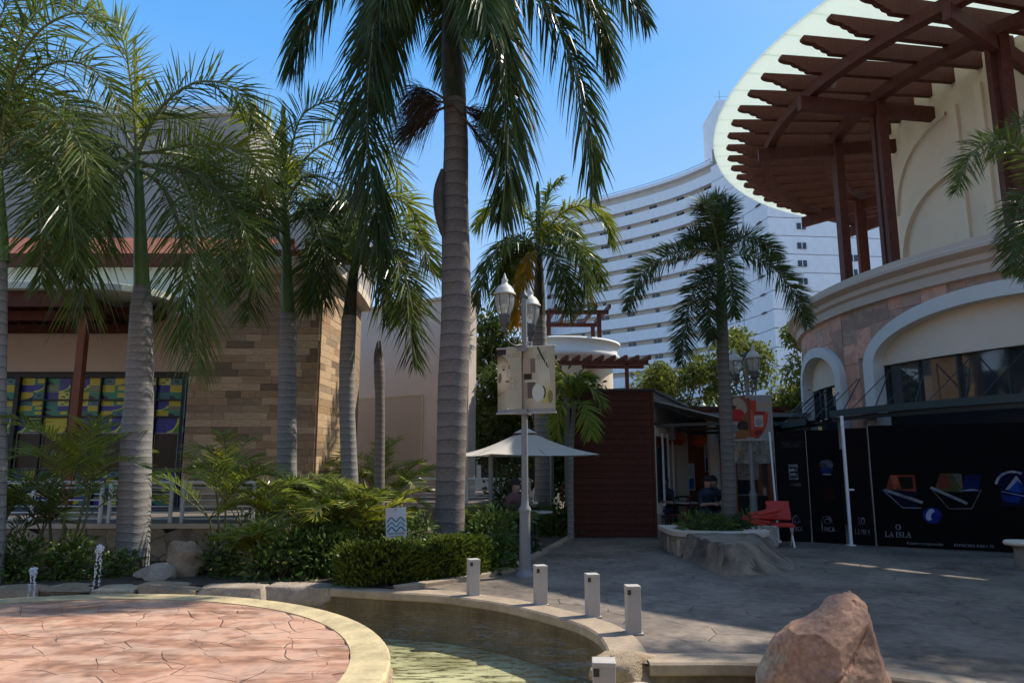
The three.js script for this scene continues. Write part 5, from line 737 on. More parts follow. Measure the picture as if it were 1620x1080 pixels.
// ---------------------------------------------------------------- background trees
function leafTree(name, label, base, h, clumps, n, mat, seed, ll = 0.2, group = 'leafy trees behind the kiosk') {
  const t = thing(name, label, 'tree', base, 0, group), R = rng(seed); part(t, 'trunk', tapered([V(0, -0.1, 0), V(0.08, h * 0.25, 0), V(-0.05, h * 0.5, 0.05)], 0.15, 0.08, 8, 8), M.bark);
  const L = new Leaves(); for (const [x, y, z, r] of clumps) { part(t, 'limb', tapered([V(-0.05, h * 0.42, 0.03), V(x * 0.5, lerp(h * 0.45, y, 0.5) + 0.1, z * 0.5), V(x, y, z)], 0.06, 0.012, 6, 5), M.bark);
    for (let i = 0; i < n; i++) { const a = R() * 6.283, e = R() * 2 - 1, q = Math.sqrt(1 - e * e), k = r * Math.pow(R(), 0.45) * (0.75 + 0.5 * v3(x + a, y + e * 2, z, seed)); const d = V(q * Math.cos(a), e * 0.85, q * Math.sin(a)), b = V(x + d.x * k, y + d.y * k, z + d.z * k), o = V(R() - .5, R() - .65, R() - .5).normalize(), s = 0.6 + 0.75 * R(); L.blade(b, o, ll * (0.6 + .8 * R()), V().crossVectors(o, V(R() - .5, R() - .5, R() - .5)).normalize(), ll * 0.42, 0.2, [s * 1.05, s, s * .8], [0.35, 1], [0, 0.5]); } }
  part(t, 'crown', L.geo, mat, 'stuff'); return t;
}
const clump = (seed, n, rx, y0, y1, rz, r) => { const R = rng(seed); return Array.from({ length: n }, () => [(R() - .5) * 2 * rx, lerp(y0, y1, R()), (R() - .5) * 2 * rz, r * (0.6 + .7 * R())]); };
leafTree('leafy_tree', 'dense dark tree between the tall palm and the street lamp', V(-0.5, 0, -24), 6.0, clump(1, 12, 1.6, 2.2, 6.2, 1.2, 1.0), 650, M.treeDark, 401, 0.24, 'dark trees in the middle');
leafTree('leafy_tree', 'dark tree behind the lamp banner left of the kiosk', V(0.9, 0, -22.5), 4.6, clump(2, 12, 1.3, 1.2, 4.2, 1.0, 0.85), 650, M.treeDark, 402, 0.22, 'dark trees in the middle');
leafTree('leafy_tree', 'lighter green tree right behind the palm with the yellow frond', V(1.2, 0, -27), 5.4, clump(3, 9, 1.1, 3.0, 5.6, 1.0, 0.75), 520, M.treeLeaf, 403, 0.22, 'dark trees in the middle');
leafTree('leafy_tree', 'yellow green tree above the kiosk roof', V(8.4, 0, -36), 6.6, clump(4, 11, 2.2, 4.2, 6.8, 1.2, 0.9), 420, M.treeLeaf, 404, 0.26);
leafTree('leafy_tree', 'yellow green tree between the foxtail palm and the hotel corner', V(12.2, 0, -37), 7.6, clump(5, 12, 2.0, 3.6, 8.2, 1.2, 0.95), 420, M.treeLeaf, 405, 0.26);
leafTree('leafy_tree', 'sunlit yellow green tree beside the curved red stone building', V(14.2, 0, -35), 8.4, clump(6, 14, 1.5, 2.6, 8.6, 1.2, 0.95), 440, M.treeLeaf, 406, 0.26);
leafTree('leafy_tree', 'low dark tree behind the cloth stall', V(8.6, 0, -27), 3.6, clump(7, 8, 1.4, 1.2, 3.4, 0.8, 0.8), 420, M.treeLeaf, 407, 0.2);

// the shopping arcade on the other side of the court, behind the camera (mirrored in the arch windows)
{
  const t = thing('rear_arcade', 'beige two storey arcade across the court, mirrored in the arch windows', 'building', [0, 0, 9]);
  part(t, 'wall', box(64, 11, 0.6, 0, 5.5, 0.3), M.beige); part(t, 'cornice', box(64.4, 0.6, 1.2, 0, 11.2, 0), M.cream); part(t, 'side_wing', box(0.6, 11, 14, -24, 5.5, -7), M.beige);
  for (let i = 0; i < 12; i++) { const x = -30 + i * 5.2; part(t, 'pier', box(0.8, 4.6, 0.7, x, 2.3, -0.3), M.cream); part(t, 'window', box(3.2, 2.2, 0.1, x + 2.6, 7.6, -0.02), M.darkGlass); part(t, 'shop_opening', box(3.8, 3.4, 0.1, x + 2.6, 1.75, -0.02), M.darkGlass); }
}
// ---------------------------------------------------------------- right: curved stone building with arches
const DC = [19.2, -19.6], DR = 10.5;
const cy = (s, y, R = DR, c = DC) => { const th = s / DR; return V(c[0] - R * Math.cos(th), y, c[1] + R * Math.sin(th)); };
const ringGeo = (c, prof, t0, t1, n) => { const g = new THREE.LatheGeometry(prof.map(p => new THREE.Vector2(p[0], p[1])), n, t0 - Math.PI / 2, t1 - t0); g.translate(c[0], 0, c[1]); const q = g.toNonIndexed(), p = q.attributes.position, uv = q.attributes.uv; for (let i = 0; i < p.count; i++) { const a = Math.atan2(p.getZ(i) - c[1], -(p.getX(i) - c[0])); uv.setXY(i, a * prof[0][0], p.getY(i)); } return toCreasedNormals(q, 0.5); };
const quadGeo = quads => { const p = []; for (const [a, b, c, d] of quads) for (const q of [a, b, c, a, c, d]) p.push(q.x, q.y, q.z); const g = new THREE.BufferGeometry(); g.setAttribute('position', new THREE.Float32BufferAttribute(p, 3)); g.computeVertexNormals(); return uvm(g); };
const ARCH = [{ c: 5.2, w: 3.45, sp: 4.0, rise: 1.30 }, { c: -0.95, w: 1.68, sp: 3.85, rise: 1.02 }];
const archY = (s, d = 0) => { for (const a of ARCH) { const u = (s - a.c) / (a.w - d); if (Math.abs(u) < 1) return a.sp + (a.rise - d * 0.9) * Math.sqrt(1 - u * u); } return 0; };
{
  const t = thing('curved_building', 'curved building clad in reddish stone with white arches', 'building');
  // wall body behind the cladding
  const q = []; for (let s = -7; s < 13; s += 0.12) { const a = archY(s + 0.06), lo = a || 0; q.push([cy(s, lo, 10.46), cy(s + 0.12, lo, 10.46), cy(s + 0.12, 5.6, 10.46), cy(s, 5.6, 10.46)]); if (a) q.push([cy(s, lo, 10.46), cy(s + .12, lo, 10.46), cy(s + .12, lo, 10.1), cy(s, lo, 10.1)]); }
  part(t, 'wall_body', quadGeo(q), M.beigeDark);
  // stone slabs
  const R = rng(71); let s = -3.4, col = 0, cnt = 0;
  while (s < 9.4) {
    const w = 0.42 + 0.3 * R(); let y = -0.2 * R();
    while (y < 5.52) {
      const h = 0.45 + 0.75 * R(), y1 = Math.min(5.52, y + h), N = 4, top = [], bot = []; let open = false;
      for (let i = 0; i <= N; i++) { const u = s + 0.004 + (w - 0.008) * i / N, a = archY(u), b = Math.max(y + 0.004, a, 0); if (b < y1 - 0.01) open = true; bot.push([u, Math.min(b, y1 - 0.004)]); top.push([u, y1 - 0.004]); }
      if (open && y1 > 0.05) { const r = 10.49 + 0.02 * R(), qs = []; for (let i = 0; i < N; i++) { qs.push([cy(bot[i][0], bot[i][1], r), cy(bot[i + 1][0], bot[i + 1][1], r), cy(top[i + 1][0], top[i + 1][1], r), cy(top[i][0], top[i][1], r)]); qs.push([cy(top[i][0], top[i][1], r), cy(top[i + 1][0], top[i + 1][1], r), cy(top[i + 1][0], top[i + 1][1], 10.45), cy(top[i][0], top[i][1], 10.45)]); qs.push([cy(bot[i][0], bot[i][1], 10.45), cy(bot[i + 1][0], bot[i + 1][1], 10.45), cy(bot[i + 1][0], bot[i + 1][1], r), cy(bot[i][0], bot[i][1], r)]); }
        for (const i of [0, N]) qs.push([cy(bot[i][0], bot[i][1], r), cy(top[i][0], top[i][1], r), cy(top[i][0], top[i][1], 10.45), cy(bot[i][0], bot[i][1], 10.45)]);
        if (cnt++ < 290) part(t, 'stone_slab', quadGeo(qs), M.pink[Math.floor(R() * 9)]); }
      y = y1;
    } s += w;
  }
  // arches: trim, infill, glazing
  ARCH.forEach((a, ai) => {
    const g = new THREE.Group(); g.name = 'arch'; t.add(g); const n = 40, d = ai ? 0.30 : 0.36, out = [], inn = [];
    for (let i = 0; i <= 5; i++) { const y = lerp(2.0, a.sp, i / 5); out.push([a.c - a.w, y]); inn.push([a.c - a.w + d, y]); }
    for (let i = 1; i < n; i++) { const e = Math.PI - i / n * Math.PI; out.push([a.c + a.w * Math.cos(e), a.sp + a.rise * Math.sin(e)]); inn.push([a.c + (a.w - d) * Math.cos(e), a.sp + (a.rise - d * 0.9) * Math.sin(e)]); }
    for (let i = 5; i >= 0; i--) { const y = lerp(2.0, a.sp, i / 5); out.push([a.c + a.w, y]); inn.push([a.c + a.w - d, y]); }
    const R1 = 10.66, R0 = 10.28, qs = []; for (let i = 0; i < out.length - 1; i++) { const A = out[i], B = out[i + 1], c = inn[i], D = inn[i + 1]; qs.push([cy(...A, R1), cy(...B, R1), cy(...D, R1), cy(...c, R1)], [cy(...A, R0), cy(...B, R0), cy(...B, R1), cy(...A, R1)], [cy(...c, R1), cy(...D, R1), cy(...D, R0), cy(...c, R0)]); }
    part(g, 'trim', quadGeo(qs), M.offwhite);
    const gy0 = 2.9, gy1 = ai ? 3.75 : 3.97, inf = []; for (let k = 0; k < 60; k++) { const u0 = lerp(a.c - a.w + d * 0.5, a.c + a.w - d * 0.5, k / 60), u1 = lerp(a.c - a.w + d * .5, a.c + a.w - d * .5, (k + 1) / 60), t0 = archY(u0, d * 0.5) || a.sp, t1 = archY(u1, d * 0.5) || a.sp; inf.push([cy(u0, gy1, 10.38), cy(u1, gy1, 10.38), cy(u1, t1, 10.38), cy(u0, t0, 10.38)], [cy(u0, gy1, 10.38), cy(u1, gy1, 10.38), cy(u1, gy1, 10.2), cy(u0, gy1, 10.2)]); } part(g, 'infill_wall', quadGeo(inf), M.cream);
    const np = ai ? 4 : 6, x0 = a.c - a.w + d, x1 = a.c + a.w - d; for (let k = 0; k < np; k++) { const u0 = lerp(x0, x1, k / np) + 0.03, u1 = lerp(x0, x1, (k + 1) / np) - 0.03; part(g, 'pane', quadGeo([[cy(u0, gy0, 10.26), cy(u1, gy0, 10.26), cy(u1, gy1, 10.26), cy(u0, gy1, 10.26)]]), M.glass); }
    for (let k = 0; k <= np; k++) { const u = lerp(x0, x1, k / np); part(g, 'mullion', bar(cy(u, gy0 - 0.1, 10.28), cy(u, gy1, 10.28), 0.06, k % 2 ? 0.06 : 0.14), M.darkMetal); }
    const lo = []; for (let k = 0; k < 20; k++) { const u0 = lerp(a.c - a.w + 0.02, a.c + a.w - 0.02, k / 20), u1 = lerp(a.c - a.w + .02, a.c + a.w - .02, (k + 1) / 20); lo.push([cy(u0, 0, 10.15), cy(u1, 0, 10.15), cy(u1, gy0, 10.15), cy(u0, gy0, 10.15)]); } part(g, 'shop_shade_sheet', quadGeo(lo), M.blackFrame);  // black sheet painted in for the shade inside the shop opening
  });
  part(t, 'cornice', ringGeo(DC, [[10.48, 5.5], [10.6, 5.52], [10.6, 5.74], [10.68, 5.8], [10.68, 5.93], [10.84, 6.03], [10.84, 6.12], [10.70, 6.18], [10.70, 6.30], [10.5, 6.37], [9.7, 6.40], [9.7, 5.4]], -0.75, 1.25, 90), M.beige);
  part(t, 'terrace_floor', ringGeo(DC, [[9.75, 6.2], [0.1, 6.2]], -1.4, 1.4, 48), M.beige);
  // upper round wall with arched relief
  const RC = [18.8, -21], UR = 6.5, up = (s, y, R = UR) => { const th = s / UR; return V(RC[0] - R * Math.cos(th), y, RC[1] + R * Math.sin(th)); };
  part(t, 'upper_wall', ringGeo(RC, [[UR, 6.2], [UR, 12.72]], -1.3, 1.45, 60), M.cream);
  const band = (f, s0, s1, wdt, r1, mat, name) => { const qs = []; for (let i = 0; i < 30; i++) { const a = lerp(s0, s1, i / 30), b = lerp(s0, s1, (i + 1) / 30), ya = f(a), yb = f(b); qs.push([up(a, ya, r1), up(b, yb, r1), up(b, yb - wdt, r1), up(a, ya - wdt, r1)], [up(a, ya, UR - .02), up(b, yb, UR - .02), up(b, yb, r1), up(a, ya, r1)], [up(a, ya - wdt, UR - .02), up(b, yb - wdt, UR - .02), up(b, yb - wdt, r1), up(a, ya - wdt, r1)]); } part(t, name, quadGeo(qs), mat); };
  const ay = (c, w, sp, rise) => s => sp + rise * Math.sqrt(Math.max(0, 1 - ((s - c) / w) ** 2));
  band(ay(2.0, 3.3, 9.3, 2.3), -1.28, 1.55, 0.12, UR + 0.09, M.cream, 'arch_moulding'); band(ay(2.2, 3.2, 8.2, 2.1), -0.98, 1.8, 0.55, UR + 0.14, M.cream, 'arch_moulding');
  { const qs = []; for (const [a, b, y0, y1, r] of [[1.75, 1.95, 6.2, 11.6, UR + 0.12], [2.5, 2.7, 6.2, 11.9, UR + .12]]) qs.push([up(a, y0, r), up(b, y0, r), up(b, y1, r), up(a, y1, r)], [up(a, y0, UR), up(a, y1, UR), up(a, y1, r), up(a, y0, r)], [up(b, y0, UR), up(b, y1, UR), up(b, y1, r), up(b, y0, r)]); part(t, 'pilaster', quadGeo(qs), M.cream); }

  // ---- round canopy: timber pergola under a pale translucent roof
  const p = thing('round_canopy', 'round pale canopy roof over a brown timber pergola on the curved building', 'pergola'), FC = V(40, 0, -22.5), OR = 12.1, H = 12.78;
  const hit = (phi, R) => { const dx = -Math.cos(phi), dz = Math.sin(phi), ox = FC.x - RC[0], oz = FC.z - RC[1], b = ox * dx + oz * dz, c = ox * ox + oz * oz - R * R, D = b * b - c; if (D < 0) return null; const k = -b + Math.sqrt(D); return [FC.x + dx * k, FC.z + dz * k, dx, dz]; };
  const dphi = 0.0292; const phis = []; for (let i = -17; i <= 16; i++) phis.push(i * dphi + 0.004);
  for (let i = 0; i < phis.length - 1; i++) {
    const o = [], inn = []; for (let k = 0; k <= 4; k++) { const h = hit(lerp(phis[i] + 0.0002, phis[i + 1] - 0.0002, k / 4), OR); if (h) { o.push([h[0], h[1]]); inn.push([h[0] - h[2] * 5.9, h[1] - h[3] * 5.9]); } } if (o.length < 3) continue;
    const g = extrude([...o, ...inn.reverse()].map(q => [q[0], -q[1]]), 0.06); g.rotateX(-Math.PI / 2); g.translate(0, H, 0); part(p, 'roof_panel', uvm(g), M.canopy);
  }
  const prof = [[0, 0.40], [0.04, 0.46], [5.35, 0.46], [5.35, 0], [0.80, 0], [0.76, 0.02], [0.74, 0.07], [0.66, 0.08], [0.60, 0.10], [0.56, 0.16], [0.46, 0.17], [0.40, 0.20], [0.35, 0.25], [0.18, 0.26], [0.07, 0.29], [0, 0.34]];
  const rg = extrude(prof, 0.16); rg.translate(0, 0, -0.08);
  phis.forEach(f => { const h = hit(f, OR - 0.45); if (!h) return; const m = part(p, 'rafter', rg, M.brownWood); m.position.set(h[0], H - 0.47, h[1]); m.rotation.y = Math.atan2(h[3], -h[2]); });
  part(p, 'curved_beam', ringGeo(RC, [[10.2, 11.98], [10.2, 12.30], [10.46, 12.30], [10.46, 11.98], [10.2, 11.98]], -1.25, 1.15, 60), M.brownWood);
  part(p, 'curved_beam', ringGeo(RC, [[8.15, 11.98], [8.15, 12.30], [8.42, 12.30], [8.42, 11.98], [8.15, 11.98]], -1.25, 1.3, 60), M.brownWood);
  for (const th of [-1.2, -0.93, -0.17, 0.16, 0.59, 0.98]) {
    const u = V(-Math.cos(th), 0, Math.sin(th)), c = V(RC[0], 0, RC[1]), at = (R, y) => c.clone().addScaledVector(u, R).setY(y), T = V(u.z, 0, -u.x);
    for (const k of [-1, 1]) part(p, 'post', bar(at(8.28, 6.2).addScaledVector(T, 0.12 * k), at(8.28, 11.97).addScaledVector(T, 0.12 * k), 0.2, 0.26, 0.01), M.brownWood);
    part(p, 'cross_beam', bar(at(6.2, 11.75), at(10.75, 11.75), 0.2, 0.42, 0.012), M.brownWood);
    part(p, 'plinth', box(0.7, 0.28, 0.7, at(8.28, 6.42).x, 6.42, at(8.28, 6.42).z, -th), M.beige);
  }
  const l = thing('floodlight', 'small pale floodlight clamped to the outer canopy beam', 'lamp', pix(1312, 128, 19.2)); part(l, 'head', rod(V(0, -0.12, 0), V(0.06, 0.1, 0.05), 0.075, 0.09, 12), M.lightGrey); part(l, 'bracket', box(0.05, 0.22, 0.05, 0, 0.18, 0), M.lightGrey); part(l, 'second_head', rod(V(0.1, -0.2, 0), V(0.13, -0.02, 0.04), 0.06, 0.075, 12), M.lightGrey);

  // ---- metal awnings with tie rods
  const aw = (name, lab, t0, t1, y, Ro) => { const a = thing('metal_awning', lab, 'awning', [0, 0, 0], 0, 'dark metal awnings on the curved building'); part(a, 'roof_sheet', ringGeo(DC, [[10.68, y + 0.10], [Ro, y + 0.02], [Ro, y - 0.02], [10.68, y + 0.04]], t0, t1, 30), M.greenMetal); part(a, 'fascia', ringGeo(DC, [[Ro, y - 0.09], [Ro, y + 0.07], [Ro + 0.05, y + 0.07], [Ro + 0.05, y - 0.09], [Ro, y - 0.09]], t0, t1, 30), M.greenMetal); part(a, 'gutter', ringGeo(DC, [[Ro - 0.06, y - 0.2], [Ro - 0.06, y - 0.1], [Ro - 0.02, y - 0.1], [Ro - 0.02, y - 0.2], [Ro - .06, y - .2]], t0, t1, 30), M.darkMetal);
    const n = Math.round((t1 - t0) / 0.11); for (let i = 0; i <= n; i++) { const th = lerp(t0 + 0.01, t1 - 0.01, i / n); part(a, 'tie_rod', rod(cy(th * DR, y + 1.0, 10.4), cy((th + 0.025) * DR, y + 0.06, Ro - 0.1), 0.014), M.darkMetal); part(a, 'tie_rod', rod(cy(th * DR, y + 1.0, 10.4), cy((th - 0.05) * DR, y + 0.06, Ro - 0.1), 0.010), M.darkMetal); } };
  aw('awning', 'long dark awning under the large arch', 0.115, 0.95, 2.86, 11.25); aw('awning', 'shorter dark awning under the small left arch', -0.34, 0.06, 2.70, 11.55);
  const wl = thing('wall_lamp', 'dark wall lamp on the stone pier between the arches', 'lamp', cy(1.25, 2.35, 10.6)); part(wl, 'body', rod(V(0, -0.16, 0), V(0, 0.14, 0), 0.07, 0.09, 12), M.darkMetal); part(wl, 'bracket', box(0.2, 0.05, 0.05, 0.08, 0.0, 0), M.darkMetal);
}
// ---------------------------------------------------------------- black hoardings with prints
{
  const SILV = '#7c7d82', noise = (x, w, h, n, seed) => { const R = rng(seed); for (let i = 0; i < n; i++) { x.fillStyle = `rgba(${22 * R() | 0},${14 * R() | 0},${26 * R() | 0},0.16)`; x.fillRect(R() * w, R() * h, 60 * R(), 40 * R()); } };
  const logo = (x, X, Y, s, txt) => { x.strokeStyle = SILV; x.lineWidth = s * .07; x.beginPath(); x.arc(X, Y, s * .34, Math.PI, 6.28); x.lineTo(X + s * .34, Y + s * .1); x.stroke(); x.beginPath(); x.ellipse(X + s * .04, Y - s * .02, s * .2, s * .15, 0, 0, 7); x.stroke(); x.beginPath(); x.moveTo(X - s * .34, Y); x.lineTo(X - s * .34, Y + s * .68); x.stroke(); x.fillStyle = SILV; x.font = `bold ${Math.round(s * .42)}px sans-serif`; x.textAlign = 'left'; x.fillText(txt, X - s * .22, Y + s * .66, s * .75); };
  const dark = (w, h, f, base = '#080606') => phys(null, 0.85, { specularIntensity: 0.25, map: canvasTex(w, h, (x) => { x.fillStyle = base; x.fillRect(0, 0, w, h); f(x); noise(x, w, h, 420, w + h); }) });
  const m1 = dark(256, 640, x => { x.fillStyle = '#3f3a37'; x.font = 'bold 50px sans-serif'; x.textAlign = 'center'; x.fillText('INNOVATE', 150, 90, 190); x.fillStyle = '#7f8084'; x.fillRect(110, 190, 74, 90); x.fillStyle = '#15110f'; for (let i = 0; i < 3; i++) x.fillRect(118, 206 + i * 26, 58, 9); x.fillStyle = '#4a4745'; x.fillRect(112, 300, 90, 18); logo(x, 145, 520, 88, 'IICA'); }, '#171311');
  const m2 = dark(192, 640, x => { x.fillStyle = '#555a66'; x.beginPath(); x.ellipse(110, 200, 40, 30, 0, 0, 7); x.fill(); x.fillStyle = '#182f68'; x.beginPath(); x.ellipse(110, 232, 38, 18, 0, 0, 7); x.fill(); x.fillStyle = '#8b8c90'; x.fillRect(84, 250, 50, 9); x.fillStyle = '#2a0d10'; x.fillRect(84, 330, 60, 70); logo(x, 90, 520, 84, 'HCA'); });
  const m3 = dark(192, 640, x => { x.fillStyle = SILV; x.font = 'bold 54px sans-serif'; x.textAlign = 'center'; x.fillText('IO', 96, 530); x.font = 'bold 40px serif'; x.fillText('LA ISLA', 96, 585, 130); }, '#120c0b');
  const m4 = dark(1024, 800, x => {
    const poly = (c, ...p) => { x.fillStyle = c; x.beginPath(); p.forEach((q, i) => i ? x.lineTo(...q) : x.moveTo(...q)); x.closePath(); x.fill(); }, ln = (c, w, ...p) => { x.strokeStyle = c; x.lineWidth = w; x.beginPath(); p.forEach((q, i) => i ? x.lineTo(...q) : x.moveTo(...q)); x.stroke(); };
    poly('#0a0f22', [30, 430], [250, 430], [250, 560], [170, 545]); poly('#6d3524', [110, 330], [250, 330], [250, 440], [80, 425]); poly('#17130f', [150, 345], [235, 345], [235, 420], [170, 425]); poly('#8d4a31', [112, 340], [150, 335], [160, 400], [128, 425]); ln('#77797f', 20, [70, 430], [280, 510]); ln('#6d7078', 6, [60, 430], [165, 545], [270, 545]);
    poly('#3f4026', [390, 320], [500, 320], [510, 440], [350, 430]); poly('#5c2820', [385, 335], [430, 325], [440, 420], [370, 415]); poly('#55544c', [455, 322], [505, 325], [500, 420]); ln('#77797f', 18, [330, 410], [520, 510]); ln('#61646c', 5, [340, 430], [420, 545], [540, 540], [600, 420]); poly('#101a44', [520, 330], [610, 330], [580, 430], [500, 440]); poly('#8b93a8', [480, 430], [590, 428], [560, 416]);
    poly('#080f2c', [690, 310], [820, 300], [880, 400], [840, 520], [700, 520]); x.strokeStyle = '#8d9098'; x.lineWidth = 14; x.beginPath(); x.arc(770, 400, 92, 3.3, 5.2); x.stroke(); poly('#7f8490', [720, 420], [785, 330], [830, 420]); poly('#1a3a86', [735, 425], [790, 360], [840, 420], [800, 440]); ln('#7484b8', 5, [700, 430], [870, 470]); poly('#122a6c', [700, 450], [800, 460], [780, 500], [705, 490]);
    x.fillStyle = '#14256a'; x.beginPath(); x.arc(325, 590, 52, 0, 7); x.fill(); x.fillStyle = '#969cb0'; x.beginPath(); x.ellipse(315, 585, 22, 40, 0.4, 0, 7); x.fill(); x.fillStyle = '#14256a'; x.beginPath(); x.ellipse(330, 590, 10, 22, 0.4, 0, 7); x.fill(); poly('#0c1236', [930, 380], [1024, 360], [1024, 520], [960, 500]);
    x.fillStyle = SILV; x.font = 'bold 50px sans-serif'; x.textAlign = 'center'; x.fillText('O', 130, 690); x.font = 'bold 50px serif'; x.fillText('LA ISLA', 125, 738, 150); x.font = 'bold 24px sans-serif'; x.fillText('Estamos preparando', 270, 780, 200); x.fillText('ESPACIOS PARA TI', 530, 780, 250); x.fillText('ABRIMOS EN 2024', 830, 782, 220);
  });
  const panel = (lab, a, b, h, mat) => { const d = V(b[0] - a[0], 0, b[1] - a[1]), L = d.length(), t = thing('hoarding_panel', lab, 'hoarding', [a[0], 0.02, a[1]], Math.atan2(-d.z, d.x), 'black hoardings before the curved building'); const g = new THREE.BoxGeometry(L, h, 0.03); g.translate(L / 2, h / 2, 0); part(t, 'board', g, mat); part(t, 'edge_strip', box(0.012, h, 0.04, 0.0, h / 2, 0), M.greyPost); part(t, 'rear_brace', bar(V(L / 2, 0.0, -0.6), V(L / 2, h * 0.7, -0.03), 0.05, 0.05), M.greyWood); };
  panel('left brownish black hoarding panel with a keypad like print', [5.60, -15.68], [6.20, -15.52], 2.26, m1); panel('narrow black hoarding panel with a blue cap print', [6.22, -15.50], [6.78, -15.2], 2.3, m2); panel('plain dark hoarding panel right of the white post', [6.86, -15.12], [7.2, -14.86], 2.32, m3); panel('widest black hoarding with orange and blue prints', [7.22, -14.84], [10.0, -13.35], 2.36, m4);
  const wpM = M.lightGrey, wp = thing('white_post', 'slim white post between the hoarding panels', 'post', [6.83, 0, -15.1]); part(wp, 'shaft', bar(V(0, 0, 0), V(-0.0, 2.6, 0), 0.05, 0.05), M.white); part(wp, 'foot', box(0.14, 0.02, 0.14, 0, 0.01, 0), M.white); part(wp, 'knob', rod(V(0.03, 1.1, 0.03), V(0.12, 1.1, 0.05), 0.02), M.white);
  const wp2 = thing('white_post', 'thin white pole at the left end of the hoardings', 'post', [5.56, 0, -15.62]); part(wp2, 'shaft', rod(V(0, 0, 0), V(-0.06, 2.3, 0), 0.022), M.white); part(wp2, 'foot', rod(V(0, 0, 0), V(0, 0.05, 0), 0.06), M.white);
}
// ---------------------------------------------------------------- planter, ramp, stool
{
  const t = thing('stone_planter', 'low stone planter with a pale seat slab round the foxtail palm', 'planter'); const pl = spline([[2.97, -14.9], [2.95, -13.6], [3.06, -13.35], [3.6, -13.2], [4.3, -13.2], [4.6, -13.5], [4.65, -14.9]], 30);
  part(t, 'body', sweep(pl, [[0, 0], [0, 0.34], [-0.3, 0.34], [-0.3, 0]].map(q => [-q[0], q[1]])), M.greyStone); part(t, 'seat_slab', sweep(pl, [[0.06, 0.34], [0.06, 0.42], [-0.38, 0.42], [-0.38, 0.34]].map(q => [-q[0], q[1]])), M.beige); part(t, 'rear_wall', box(1.66, 0.33, 0.25, 3.81, 0.165, -14.95), M.greyStone); part(t, 'soil', sheet(pl, 0.33), M.soil);
  for (let i = 3; i < 27; i += 2) { const a = pl[i], b = pl[i + 2] ?? pl[i + 1], d = V(b[0] - a[0], 0, b[1] - a[1]), L = d.length(); for (const p of rubble(L - 0.01, 0.33, 0.22, 800 + i, 0.006)) { const m = part(t, 'stone', extrude(p, 0.02, 0.005), M.rock[(i + p.length) % 3]); m.position.set(a[0], 0.0, a[1]); m.rotation.y = Math.atan2(-d.z, d.x); } }
  bush('planter_plant', 'low dark green plants inside the stone planter', V(3.65, 0.33, -13.9), 0.5, 0.32, 0.4, 900, 0.16, 0.03, M.bush, 861); bush('planter_plant', 'small brownish plant beside the foxtail palm trunk', V(4.4, 0.33, -14.1), 0.25, 0.35, 0.3, 350, 0.14, 0.03, M.treeDark, 863);
  // stone ramp block
  { const nx = 60, nz = 50, pos = [], idx = []; for (let j = 0; j <= nz; j++) for (let i = 0; i <= nx; i++) { const x = lerp(2.9, 5.6, i / nx), z = lerp(-10.85, -13.0, j / nz), f = sstep(0, 1, (x - 3.1) / 1.3), w = lerp(0.14, 1.7, f), front = -11.0 - 0.06 * v3(x * 3, 1, 2, 5), h = 0.46 * lerp(1, 0.8, clamp((x - 4.3) / 1.2)) * sstep(0, 1, (front - z) / w) * sstep(0, 1, (x - 2.98 + 0.1 * (v3(z * 3 + 9, 4, 1, 3) - .5)) / 0.12) * (1 - sstep(3.55, 4.35, x + (z + 11) * 0.3)); pos.push(x, -0.03 + h + 0.05 * h * (v3(x * 6, z * 6 + 90, 1, 8) - .5) + (h > 0.02 ? 0.02 * (v3(x * 14, z * 14 + 190, 3, 9) - .5) : 0), z); if (i < nx && j < nz) { const q = j * (nx + 1) + i; idx.push(q, q + 1, q + nx + 1, q + 1, q + nx + 2, q + nx + 1); } }
    const g = new THREE.BufferGeometry(); g.setAttribute('position', new THREE.Float32BufferAttribute(pos, 3)); g.setIndex(idx); g.computeVertexNormals(); single('stone_ramp', uvm(g), M.rampStone, 'sloping grey brown stone ramp in front of the planter', 'ramp'); }
  const s = thing('round_stool', 'round pale stool at the right picture edge', 'stool', [7.98, 0, -11.7]); part(s, 'seat', lathe([[0, 0.36], [0.25, 0.36], [0.27, 0.385], [0.27, 0.41], [0.25, 0.43], [0, 0.43]], 28), M.cream); part(s, 'pedestal', lathe([[0.16, 0], [0.15, 0.05], [0.14, 0.3], [0.17, 0.36]], 20), M.greyStone);
}
